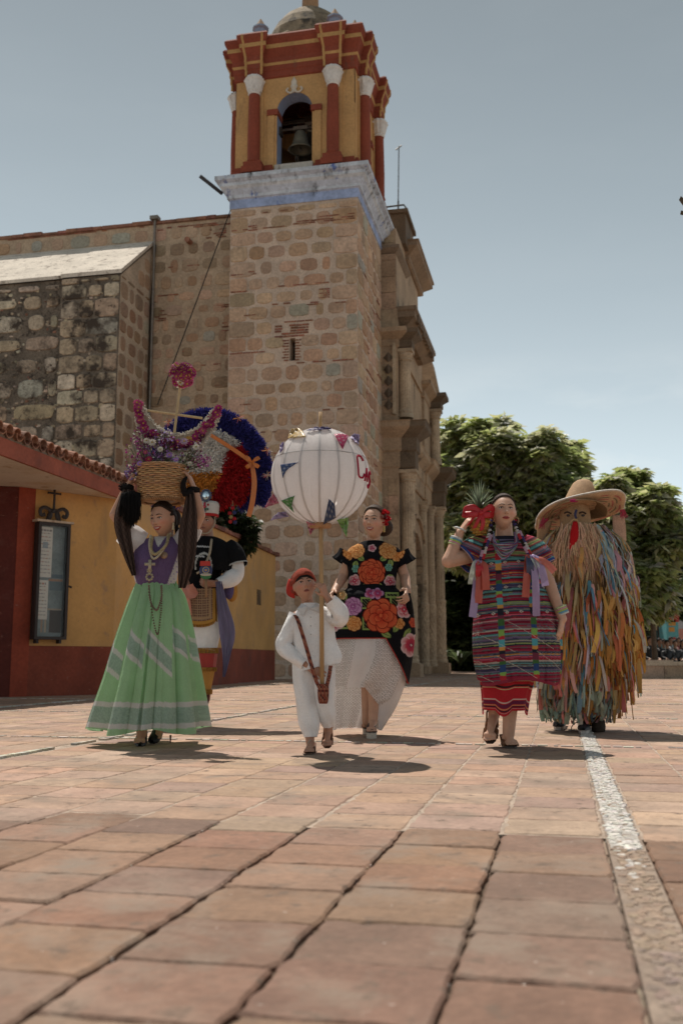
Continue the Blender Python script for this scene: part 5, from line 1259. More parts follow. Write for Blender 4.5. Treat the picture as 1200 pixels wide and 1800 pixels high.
    def drape(path, wid, n, k, root, side=(1, 0, 0)):
        K = cr(path, n); Wd = cr([[w] for w in wid], n)[:, 0]; A = np.zeros((n, k, 3)); C = np.zeros((n, k, 3)); C[:] = RB
        for i in range(n):
            for j in range(k): u = j / (k - 1) - .5; A[i, j] = K[i] + np.array(side) * Wd[i] * u + np.array([0, -.014 * math.sin(u * 17) - .02 * math.cos(u * 3), 0]); C[i, j] *= 1 + .7 * ((i // 2 + j // 2) % 2)
        grid_obj('rebozo', A, C, M_CLOTH, root, solid=.004)
    drape([P(226, 862, -.07), P(218, 900, -.09), P(216, 930, -.09), P(226, 975, -.1), P(236, 1012, -.10)], [.09, .12, .11, .075, .03], 60, 22, r)
    drape([P(334, 862, -.07), P(334, 895, -.09), P(331, 930, -.1), P(329, 965, -.11), P(326, 1000, -.11), P(320, 1034, -.09)], [.05, .09, .125, .125, .10, .05], 60, 26, r)
    fr = MB((.008, .007, .007)); 
    for k in range(520):
        x = R(214, 247); y0 = 862 + abs(x - 232) * .3; a = P(x, y0, -.09 - R(0, .04)); l = R(.20, .27) * (1 - abs(x - 233) / 45); fr.tube([tuple(a), tuple(a + [R(-.01, .01), R(-.01, .01), -l * .5]), tuple(a + [R(-.015, .015), R(-.02, .01), -l])], [.0022, .0022, .0012], 4)
    for k in range(90): q = R(0, 6.28); c = P(222, 858, -.04); fr.tube([tuple(c), tuple(c + [math.cos(q) * .045, -.03 + R(-.02, .02), math.sin(q) * .03])], .0018, 4)
    fr.build('fringe', M_FLUFF, r, True, world=True, kind='stuff')
    for (x, y) in ((224, 858), (340, 862)): m = MB((.012, .01, .01)); m.lathe([(.034, -.02), (.045, -.01), (.046, .012), (.034, .022)], tuple(P(x, y, -.04)), 16); m.build('wrist_band', M_CLOTH, r, True, world=True)
    m = MB((.012, .01, .01)); m.tube([tuple(p) for p in cr([P(338, 862, -.09), P(326, 868, -.1), P(322, 850, -.11), P(329, 838, -.1)], 10)], [.012, .02, .024, .024, .022, .02, .018, .016, .012, .006], 8); m.build('shawl_knot', M_CLOTH, r, True, world=True)
    # jewellery
    GLD = (.30, .24, .13)
    necklace(r, [P(266, 950, -.10), P(266, 985, -.135), P(262, 1030, -.15), P(266, 1060, -.20), P(276, 1072, -.22), P(284, 1050, -.20), P(284, 1030, -.15)], .006, (.16, .11, .08), bead=.0075)
    necklace(r, [P(262, 1030, -.15), P(268, 1080, -.24), P(277, 1115, -.29), P(283, 1080, -.24), P(285, 1045, -.18)], .005, (.14, .10, .07), bead=.006)
    necklace(r, [P(296, 940, -.08), P(292, 958, -.13), P(274, 974, -.15), P(266, 965, -.14), P(268, 945, -.10)], .008, GLD, bead=.011)
    necklace(r, [P(300, 938, -.06), P(286, 968, -.14), P(270, 982, -.15), P(263, 960, -.13), P(265, 942, -.1)], .008, (.38, .33, .24), bead=.009)
    m = MB((.36, .31, .22)); c = P(264, 992, -.155); m.box(c[0] - .035, c[0] + .035, c[1] - .008, c[1], c[2] - .008, c[2] + .010); m.box(c[0] - .01, c[0] + .01, c[1] - .009, c[1] - .001, c[2] - .05, c[2] + .03)
    for k in range(8): q = k * PI / 4; cc = P(263, 1014, -.155); m.ball((cc[0] + math.cos(q) * .02, cc[1], cc[2] + math.sin(q) * .02), .009, 8, 5)
    for k in range(7): q = k * PI / 3.5; cc = P(263, 1003, -.155); m.ball((cc[0] + math.cos(q) * .012, cc[1], cc[2] + math.sin(q) * .014), .007, 8, 5)
    m.build('pendant', M_BEAD, r, True, world=True)
    m = MB((.30, .20, .13)); c = P(289, 976, -.135); m.lathe([(.0, 0), (.022, .002), (.024, .006), (0, .008)], (0, 0, 0), 18); V = np.vstack(m.V); m.V = [V[:, [0, 2, 1]] * [1, -1, 1] + c]; m.build('brooch', M_BEAD, r, True, world=True)
    # shoes
    hh = G(248, 1305); shoe(r, (hh.x, hh.y + .06, .065), (G(246, 1311).x, G(246, 1311).y + .02, .014), .9, (.012, .011, .012), (.01, .01, .01), .008)
    q = P(279, 1290, .18); shoe(r, tuple(q), (q[0] - .01, q[1] - .12, .02), .9, (.012, .011, .012), (.01, .01, .01), .008); m = MB((.10, .04, .03)); hz = P(300, 1292, .16); m.tube([tuple(hz), (hz[0], hz[1], .0)], [.008, .004], 6); m.build('heel', M_LEATHER, r, world=True)
    m = MB((.01, .01, .01)); m.tube([(hh.x, hh.y + .065, .06), (hh.x, hh.y + .07, .0)], [.014, .006], 6); m.build('heel', M_LEATHER, r, world=True)
    # ---- basket (rests on the head): a thing of its own
    bc = P(284, 880, .0); bt_ = thing('basket', 'round wicker basket balanced on the head of the woman in green', 'basket', tuple(bc))
    zT = (P(284, 822) - bc)[2]
    def brad(z): return .140 + .032 * np.clip(z / zT, 0, 1) ** .8
    def weave(zs, mat_name, up):
        for i, z in enumerate(zs):
            n = 120; pts = []
            m = MB(vary((.46, .27, .13), .18))
            for k in range(n + 1): q = 2 * PI * k / n; rr = brad(z) + .0075 * math.cos(q * 14 + PI * (i % 2)); pts.append((rr * math.cos(q), rr * math.sin(q), z + .0012 * math.sin(q * 9 + i)))
            m.tube(pts, .0058, 6, cap=False); yield m
    zs = np.linspace(.012, zT - .01, 16); 
    for m in weave(zs, '', 1): m.build('weave_strand', M_STRAW, bt_, True)
    m = MB((.27, .15, .07))
    for k in range(28): q = 2 * PI * (k + .5) / 28; m.tube([((brad(z)) * math.cos(q), brad(z) * math.sin(q), z) for z in np.linspace(0, zT, 6)], .0035, 5)
    m.build('stakes', M_STRAW, bt_, True, kind='stuff')
    m = MB((.38, .22, .11))
    for a in range(3): m.tube([((brad(zT) + .006 * math.cos(q * 12 + a * 2.1)) * math.cos(q), (brad(zT) + .006 * math.cos(q * 12 + a * 2.1)) * math.sin(q), zT + .006 * math.sin(q * 12 + a * 2.1)) for q in np.linspace(0, 2 * PI, 97)], .0055, 5, cap=False)
    m.build('rim', M_STRAW, bt_, True)
    m = MB((.33, .18, .085))
    for k in range(64):
        q = 2 * PI * k / 64; m.tube([tuple(p) for p in cr([(.138 * math.cos(q), .138 * math.sin(q), .012), (.158 * math.cos(q + .06), .158 * math.sin(q + .06), .004), (.150 * math.cos(q + .14), .150 * math.sin(q + .14), -.014), (.12 * math.cos(q + .2), .12 * math.sin(q + .2), -.008)], 6)], .0042, 5)
    m.lathe([(.13, -.004), (.13, .004)], (0, 0, 0), 24); m.build('base_rim', M_STRAW, bt_, True)
    m = MB((.46, .37, .28)); m.lathe([(.055, -.012), (.078, -.006), (.086, .008), (.078, .02), (.05, .024)], tuple(P(290, 879, .0)), 24); pd = thing('head_pad', 'cream padded ring between the woman in green and her basket', 'head pad', tuple(P(290, 879, .0)))
    m.build('roll', M_CLOTH, pd, True, world=True)
    # ---- flowers
    fl = thing('flower_arrangement', 'dried purple and white flowers with a floral crescent on sticks, filling the basket', 'flowers', tuple(P(284, 822)))
    def bloom(mb, c, r_, col, n=9, face=(0, -1, .3), ctr=(.5, .35, .05)):
        f = Vector(face).normalized(); a = f.orthogonal().normalized(); b_ = f.cross(a); c = Vector(tuple(c))
        for L_ in range(2):
            for k in range(n):
                q = 2 * PI * (k + L_ * .5) / n; d = (a * math.cos(q) + b_ * math.sin(q)); s_ = a * -math.sin(q) + b_ * math.cos(q); rr = r_ * (1 - .3 * L_)
                mb.add([tuple(c + f * .002 * L_), tuple(c + d * rr * .55 + s_ * rr * .26 + f * rr * (.18 + .15 * L_)), tuple(c + d * rr + f * rr * (.12 + .3 * L_)), tuple(c + d * rr * .55 - s_ * rr * .26 + f * rr * (.18 + .15 * L_))], [(0, 1, 2, 3)], vary(col, .2))
        mb.ball(tuple(c + f * r_ * .2), r_ * .2, 6, 4, vary(ctr, .2))
    MG, PK, WH_, DP, YL, LV = (.30, .022, .12), (.40, .07, .16), (.58, .54, .46), (.10, .015, .05), (.55, .33, .08), (.36, .20, .50)
    cres = cr([(243, 712), (249, 742), (272, 768), (310, 781), (345, 770), (368, 746), (382, 722)], 34)
    for i, (x, y) in enumerate(cres):
        t = i / 33; 
        for k in range(2):
            c = random.choice([MG, MG, PK, PK, DP] if .12 < t < .88 else [MG, PK, MG]); m = MB(); w = 9 * (1 - abs(t - .5) * .7)
            bloom(m, P(x + R(-w * .5, w * .5), y + R(-w, w), -.02 - R(0, .02)), R(.022, .034), YL if random.random() < .09 else c, 9); m.build('blossom', M_PETAL, fl, world=True)
    wf = MB((.58, .53, .45))
    for e in (1, -1):
        pth = cr([(253, 716), (262, 734), (284, 755), (312, 764), (340, 756), (362, 738), (374, 722)] if e > 0 else [(240, 722), (243, 752), (266, 782), (308, 795), (350, 784), (374, 756), (386, 730)], 60)
        for (x, y) in pth:
            for _ in range(5): a = P(x + R(-2.2, 2.2), y + R(-2.2, 2.2), -.015 + R(-.02, .02)); d = np.array([R(-1, 1), R(-1, 1), R(-1, 1)]) * .011; wf.tube([tuple(a - d), tuple(a + d)], [.0045, .002], 4)
    wf.build('white_trim', M_FLUFF, fl, world=True, kind='stuff')
    ck = MB((.48, .43, .34)); A = []
    for (x, y), (x2, y2) in zip(cr([(253, 716), (262, 734), (284, 755), (312, 764), (340, 756), (362, 738), (374, 722)], 30), cr([(240, 722), (243, 752), (266, 782), (308, 795), (350, 784), (374, 756), (386, 730)], 30)): A.append([P(x, y, .012), P(x2, y2, .012)])
    ck.grid(np.array(A)); o = ck.build('crescent_board', M_PAPER, fl, world=True); md = o.modifiers.new('t', 'SOLIDIFY'); md.thickness = .012
    for (p, q) in (((257, 721), (356, 735)), ((318, 668), (303, 790))): s_ = MB((.45, .33, .18)); s_.tube([tuple(P(*p, .0)), tuple(P(*q, .0))], .009, 7); s_.build('stick', M_WOOD, fl, world=True)
    for _ in range(70):
        q, e = R(0, 2 * PI), R(0, 1) ** .8; dx, dy = 21 * math.cos(q) * e, 21 * math.sin(q) * e; m = MB()
        bloom(m, P(320 + dx, 658 + dy, -.075 * math.sqrt(max(0, 1 - e * e))), R(.024, .034), random.choice([PK, MG, PK, (.30, .03, .05), MG, WH_ if dy > 4 else PK]), 9, (dx, -14, -dy)); m.build('blossom', M_PETAL, fl, world=True)
    bq = MB((.3, .2, .4)); g2_ = random.Random(4)
    stem = MB((.12, .14, .06))
    clusters = [(238, 800, 18, 32, (.30, .04, .18)), (250, 770, 16, 22, (.28, .04, .20)), (275, 785, 24, 20, LV), (300, 790, 26, 22, (.40, .24, .55)), (330, 800, 22, 22, (.36, .36, .30)), (355, 810, 18, 12, (.36, .08, .30)), (275, 810, 30, 14, (.26, .16, .30)), (320, 812, 26, 14, (.30, .30, .2)), (232, 830, 12, 14, (.16, .10, .26)), (288, 765, 20, 12, (.34, .26, .44)), (346, 790, 10, 16, (.34, .30, .34))]
    for (x, y, rx, ry, c) in clusters:
        for _ in range(130):
            a, e = g2_.uniform(0, 6.28), g2_.random() ** .5; px, py = x + math.cos(a) * rx * e, y + math.sin(a) * ry * e; dd = g2_.uniform(-.12, .10); p_ = P(px, py, dd); s_ = g2_.uniform(.004, .010)
            cc = vary(random.choice([c, c, c, WH_, (.2, .04, .12)]), .3)
            for _2 in range(2): n_ = np.array([R(-1, 1), R(-1, 1), R(-1, 1)]); n_ /= np.linalg.norm(n_); t1 = np.cross(n_, [0, 0, 1.01]); t1 /= np.linalg.norm(t1) + 1e-6; t2 = np.cross(n_, t1); bq.add([p_ + t1 * s_, p_ + t2 * s_, p_ - t1 * s_, p_ - t2 * s_], [(0, 1, 2, 3)], cc)
            if g2_.random() < .22: b0_ = P(284 + (px - 284) * .6, 826, dd * .5); stem.tube([tuple(b0_), tuple(p_)], .0014, 3)
    bq.build('dried_blossoms', M_PETAL, fl, world=True, kind='stuff'); stem.build('stems', M_LEAF, fl, world=True, kind='stuff')
    for (x, y, rr, c) in ((262, 808, .028, (.36, .03, .08)), (268, 778, .03, WH_), (256, 795, .02, PK), (298, 800, .026, LV), (324, 776, .03, (.42, .3, .4)), (345, 786, .026, WH_), (282, 790, .024, WH_), (310, 808, .02, LV), (334, 815, .02, WH_), (246, 815, .022, LV), (296, 816, .02, (.2, .14, .35)), (258, 775, .026, WH_)):
        m = MB(); bloom(m, P(x, y, -.13), rr, c, 11); m.build('blossom', M_PETAL, fl, world=True)
woman_basket()

# ================================================================== BOY WITH THE PAPER LANTERN
def boy():
    D = 6.15; g = W(550, 1318, D); r = thing('person', 'small boy in white shirt and trousers with a red head scarf, holding a lantern pole', 'person', (g.x, D, 0))
    P = lambda x, y, dy=0.0: Wa(x, y, D + dy)
    SK = (.42, .225, .15); b = MB()
    h = Head(P(535, 1029, -.02), .196, yaw=6, up=14, roll=-8); h.skull(b)
    limb(b, [P(538, 1045, .02), P(542, 1072, .03)], [.036, .04]); limb(b, [P(524, 1086, .02), P(545, 1092, .02), P(572, 1080, .02)], [.045, .065, .045]); limb(b, [P(545, 1095, .03), P(547, 1165, .03)], [.075, .085])
    limb(b, [P(519, 1088, .02), P(500, 1135, .0), P(538, 1168, -.07)], [.036, .029, .020]); limb(b, [P(578, 1080, .02), P(598, 1082, -.05), P(574, 1050, -.10)], [.036, .030, .020])
    hand(b, P(540, 1169, -.07), (.8, -.25, -.55), (.1, .9, -.2), .78, (.4, .5, .4), 1); hand(b, P(573, 1048, -.10), (-.35, -.45, .9), (-.7, .6, .2), .74, (.8, .9, .7), 1)
    limb(b, [P(534, 1165, .02), P(541, 1235, 0), P(545, 1306, -.03)], [.06, .042, .026]); limb(b, [P(562, 1165, .02), P(568, 1222, -.02), P(577, 1285, .05)], [.06, .042, .026])
    foot(b, P(546, 1306, -.03), G(547, 1322) + Vector((0, .05, .012)), G(544, 1325) + Vector((0, -.035, .012)), .72)
    hb, bb = P(577, 1283, .10), P(575, 1307, .01); foot(b, P(577, 1282, .06), hb, bb, .72)
    make_body(r, b, SK, .0042, 2, colfn=blush(h, SK))
    h.face(r, lips=(.24, .075, .06), smile=-.35, stern=.5)
    # scarf
    def ex(Q):
        Q = Q.copy(); m = (Q[:, 0] < -.05) & (Q[:, 1] > .05); Q[m, 0] -= .06; Q[m, 2] -= .10 * np.clip(Q[m, 1], 0, 1) * 2; return Q
    h.hair(r, (.26, .055, .035), hl=.20, thick=.06, name='head_scarf', low=-.12, mat_=M_CLOTH, extra=ex)
    h.hair(r, (.015, .01, .008), hl=.12, thick=.02, low=-.2)
    m = MB((.42, .04, .03)); c = h.T([(-.34, .14, -.10)])[0]; m.grid(np.array([[P(510, 1014, .03), P(512, 1022, -.01), P(516, 1030, -.02)], [P(505, 1028, .04), P(511, 1036, .0), P(517, 1044, .0)], [P(503, 1045, .04), P(512, 1050, .01), P(520, 1053, .02)]])); o = m.build('scarf_tail', M_CLOTH, r, True, world=True); md = o.modifiers.new('s', 'SUBSURF'); md.levels = 2; md.render_levels = 2; md = o.modifiers.new('t', 'SOLIDIFY'); md.thickness = .006
    WT = (.82, .81, .80)
    fo = lambda th, t: 1 + .03 * np.sin(th * 5 + 3 * t) + .02 * np.sin(th * 11 + 6 * t) * t
    T = loft(D + .02, [(1060, 533, 556, .045, 0), (1068, 524, 572, .06, 0), (1078, 516, 583, .075, 0), (1098, 513, 586, .085, 0), (1130, 516, 590, .10, 0), (1158, 517, 600, .11, 0), (1172, 518, 598, .115, 0)], 60, 90, lambda th, t: (1 + .03 * np.sin(th * 5 + 3 * t) * t + .015 * np.sin(th * 11 + 6 * t), -.04 * t * (np.cos(th) < 0) * np.abs(np.cos(th)) + .025 * t * np.clip(np.cos(th), 0, 1)), 2.3)
    grid_obj('shirt', T, WT, M_CLOTH, r, wrap=True)
    fo2 = lambda th, t: 1 + .06 * np.sin(th * 3 + 9 * t) + .04 * np.sin(th * 5 - 17 * t)
    grid_obj('sleeve', pipe([P(522, 1082, .02), P(508, 1110, .01), P(500, 1136, .0), P(518, 1155, -.04), P(536, 1168, -.065)], [.050, .050, .050, .044, .034], 40, 40, fo2), WT, M_CLOTH, r, wrap=True)
    grid_obj('sleeve', pipe([P(574, 1080, .02), P(592, 1086, -.03), P(598, 1082, -.06), P(590, 1066, -.08), P(580, 1054, -.095)], [.050, .055, .054, .048, .040], 40, 40, fo2), WT, M_CLOTH, r, wrap=True)
    for sx_ in (-1, 1):
        m = MB((.6, .6, .6)); xs = [(541, 1066), (530, 1060), (522, 1070), (532, 1084)] if sx_ < 0 else [(545, 1070), (556, 1060), (566, 1066), (562, 1078)]
        m.add([P(*p, -.075 + .03 * (i in (1,))) for i, p in enumerate(xs)], [(0, 1, 2, 3)]); o = m.build('collar', M_CLOTH, r, world=True); md = o.modifiers.new('t', 'SOLIDIFY'); md.thickness = .007
    m = MB((.45, .45, .45)); 
    for y in (1085, 1100, 1115): m.ball(tuple(P(546, y, -.10)), .005, 6, 4)
    m.build('buttons', M_FACE, r, True, world=True)
    fo3 = lambda th, t: 1 + .05 * np.sin(th * 3 + 7 * t) + .04 * np.sin(th * 6 + 11 * t) + .05 * np.sin(th * 9) * (t > .88)
    grid_obj('trouser_leg', pipe([P(538, 1158, .02), P(537, 1200, .01), P(541, 1245, -.01), P(545, 1275, -.02), P(546, 1296, -.03)], [.085, .078, .066, .060, .038], 50, 48, fo3), WT, M_CLOTH, r, wrap=True)
    grid_obj('trouser_leg', pipe([P(563, 1158, .02), P(567, 1195, .0), P(570, 1230, -.02), P(575, 1256, .0), P(578, 1274, .03)], [.082, .074, .060, .054, .040], 50, 48, fo3), WT, M_CLOTH, r, wrap=True)
    LB = (.12, .055, .03); f0, f1 = G(547, 1322), G(544, 1325); shoe(r, (f0.x, f0.y + .05, .01), (f1.x, f1.y - .035, .008), .74, LB, (.08, .05, .035), .009, strap=True, name='sandal'); shoe(r, hb + [0, .008, -.006], bb + [0, .008, -.008], .74, LB, (.08, .05, .035), .009, strap=True, name='sandal')
    m = MB((.4, .35, .28)); m.tube([tuple(P(546, 1300, -.07)), tuple(P(541, 1306, -.08)), tuple(P(538, 1315, -.07))], .003, 4); m.build('lace', M_LEATHER, r, True, world=True)
    # ---- woven sling bag
    bg = thing('woven_bag', 'small red woven shoulder bag hanging at the boy\'s hip', 'bag', tuple(P(568, 1236, -.12)))
    def wov(n, k, s=1):
        C = np.zeros((n, k, 3)); 
        for i in range(n):
            for j in range(k): C[i, j] = [(.20, .045, .03), (.30, .13, .08), (.06, .02, .02), (.24, .07, .045)][(i // 2 * 3 + j // 2 * (1 + i // 6 % 2)) % 4]
        return C
    def stp(path, w):
        K = cr(path, 60); A = np.array([[k_ + np.array([-w * .5, 0, 0]) * 1, k_ + np.array([-w * .2, -.003, 0]), k_ + np.array([w * .2, -.003, 0]), k_ + np.array([w * .5, 0, 0])] for k_ in K]); grid_obj('strap', A, wov(60, 4), M_CLOTH, bg, solid=.004)
    stp([P(516, 1078, .0), P(524, 1092, -.075), P(536, 1130, -.115), P(546, 1165, -.13), P(555, 1195, -.13), P(562, 1210, -.13)], .022); stp([P(581, 1170, -.12), P(578, 1190, -.13), P(573, 1210, -.13)], .022)
    m = MB(); A = []
    T = loft(D - .13, [(1202, 560, 577, .014, 0), (1214, 558, 578, .022, 0), (1230, 559, 577, .022, 0), (1237, 561, 575, .012, 0)], 26, 36); grid_obj('pouch', T, wov(26, 36), M_CLOTH, bg, wrap=True)
    # ---- lantern
    c = P(563, 838, -.10); RL = 88 * (D - .1) / CAM_F
    ln_ = thing('paper_lantern', 'big white globe lantern on a long wooden pole with coloured cut cloth pennants', 'lantern', tuple(P(566, 1203, -.12)))
    m = MB((.40, .25, .12)); m.tube([tuple(P(566, 1206, -.115)), tuple(P(565, 1060, -.11)), tuple(c)], .0135, 10); m.tube([tuple(c + [0, 0, RL * .9]), tuple(P(563, 724, -.10))], .010, 8); m.build('pole', M_WOOD, ln_, True, world=True)
    nl, nm = 192, 96; th = np.linspace(.06, PI - .14, nm)[:, None]; ph = np.linspace(0, 2 * PI, nl, endpoint=False)[None]; rr = RL * (1 - .018 * np.abs(np.sin(ph * 8)) ** .5 * 0 - .016 * (1 - np.abs(np.cos(ph * 8))) * np.sin(th))
    A = np.stack([c[0] + rr * np.sin(th) * np.cos(ph), c[1] + rr * np.sin(th) * np.sin(ph), c[2] + rr * np.cos(th) * .985 + 0 * ph], -1)
    M_LAN = mat('lantern_cloth', .8, (5, .03), (90, .03), (120, .15, .002), transl=.6)
    grid_obj('globe', A, (.84, .81, .80), M_LAN, ln_, wrap=True)
    for k in range(16):
        q = PI / 8 * k; m = MB((.78, .76, .75)); pts = [(c[0] + (RL * .980) * math.sin(t) * math.cos(q), c[1] + (RL * .980) * math.sin(t) * math.sin(q), c[2] + RL * .975 * math.cos(t)) for t in np.linspace(.08, PI - .14, 26)]
        m.tube(pts, .0085, 6, flat=1); m.build('rib', M_LAN, ln_, True, world=True)
    m = MB((.55, .54, .54)); zz = c[2] + RL * math.sin(.36); m.tube([(c[0] + RL * math.cos(.36) * .995 * math.cos(q), c[1] + RL * math.cos(.36) * .995 * math.sin(q), zz) for q in np.linspace(0, 2 * PI, 65)], .003, 5, cap=False); m.build('seam', M_LAN, ln_, True, world=True)
    m = MB((.36, .20, .10)); m.lathe([(.02, -.02), (.065, -.018), (.072, -.004), (.066, .012), (.02, .014)], (c[0], c[1], c[2] - RL * .985), 28); m.build('wooden_hub', M_WOOD, ln_, True, world=True)
    def on(x, y, lift=.008):
        d = np.array(ray(x, y)); d /= np.linalg.norm(d); o_ = np.array([0, 0, CAM_H]); oc = o_ - c; bq_ = d.dot(oc); Rr = RL + lift; disc = bq_ * bq_ - (oc.dot(oc) - Rr * Rr)
        return o_ + d * (-bq_ - math.sqrt(disc)) if disc > 0 else o_ + d * (-bq_)
    pens = [((.02, .05, .16), [(493, 817), (525, 812), (503, 826), (497, 840)]), ((.42, .03, .10), [(587, 763), (600, 762), (613, 766), (602, 790)]), ((.06, .22, .06), [(494, 880), (518, 871), (512, 888), (517, 901)]), ((.02, .05, .14), [(578, 877), (588, 886), (590, 910), (568, 922)]),
            ((.20, .42, .12), [(592, 914), (602, 912), (613, 910), (609, 944)]), ((.45, .12, .19), [(464, 893), (480, 867), (485, 874), (490, 884)]), ((.36, .28, .46), [(474, 915), (488, 901), (502, 899), (508, 908)]), ((.48, .14, .22), [(538, 916), (547, 920), (558, 923), (545, 940)]),
            ((.55, .38, .16), [(506, 770), (511, 754), (528, 752), (538, 768)]), ((.36, .28, .46), [(615, 768), (622, 762), (633, 764), (630, 782)]), ((.10, .07, .25), [(538, 757), (552, 751), (575, 750), (583, 754)]), ((.12, .06, .25), [(492, 782), (499, 776), (497, 790), (492, 797)])]
    for (col, q) in pens:
        a, b2, c2, d2 = [np.array(v, float) for v in q]; n = 9; A = np.zeros((n, n, 3)); C = np.zeros((n, n, 3))
        for i in range(n):
            for j in range(n):
                u, v = i / (n - 1), j / (n - 1); w = (a * (1 - u) + b2 * u) * (1 - v) + (d2 * (1 - u) + c2 * u) * v; A[i, j] = on(w[0], w[1], .007 + .006 * abs(math.sin(i * 1.3 + j * .9))) + [0, .012 * math.sin(i * 1.1 + j * 1.7) if math.hypot(w[0] - 563, w[1] - 838) > 86 else 0, 0]; C[i, j] = np.array(col) * (1 + .35 * math.sin(i * 2.2) * math.sin(j * 2.5))
                if (i * 3 + j * 5) % 7 == 0 and 0 < i < n - 1: C[i, j] = np.array(col) * .3 + .3
        grid_obj('pennant', A, C, M_SATIN, ln_, solid=.002)
    # lettering wrapped on the globe
    def ll(lon, lat): return (c[0] + (RL + .004) * math.cos(lat) * math.sin(lon), c[1] - (RL + .004) * math.cos(lat) * math.cos(lon), c[2] + RL * .985 * math.sin(lat) + 0)
    def letter(st, lon0, lat0, w, h):
        m = MB((.36, .02, .05))
        for s_ in st:
            K = cr([(x, y) for x, y in s_], 14) if len(s_) > 2 else np.array(s_); m.tube([ll(lon0 + x * w, lat0 + y * h) for x, y in K], .006, 6, flat=1)
        m.build('letter', M_CLOTH, ln_, True, world=True)
    letter([[(1, .80), (.8, 1), (.2, 1), (0, .8), (0, .2), (.2, 0), (.8, 0), (1, .2)]], .85, -.12, .20, .44)
    letter([[(0, 0), (.5, 1)], [(.5, 1), (1, 0)], [(.2, .38), (.8, .38)]], 1.10, -.17, .13, .27)
    letter([[(1, .85), (.6, 1), (.1, .8), (.3, .55), (.8, .45), (.95, .2), (.5, 0), (0, .15)]], 1.29, -.27, .16, .34)
boy()
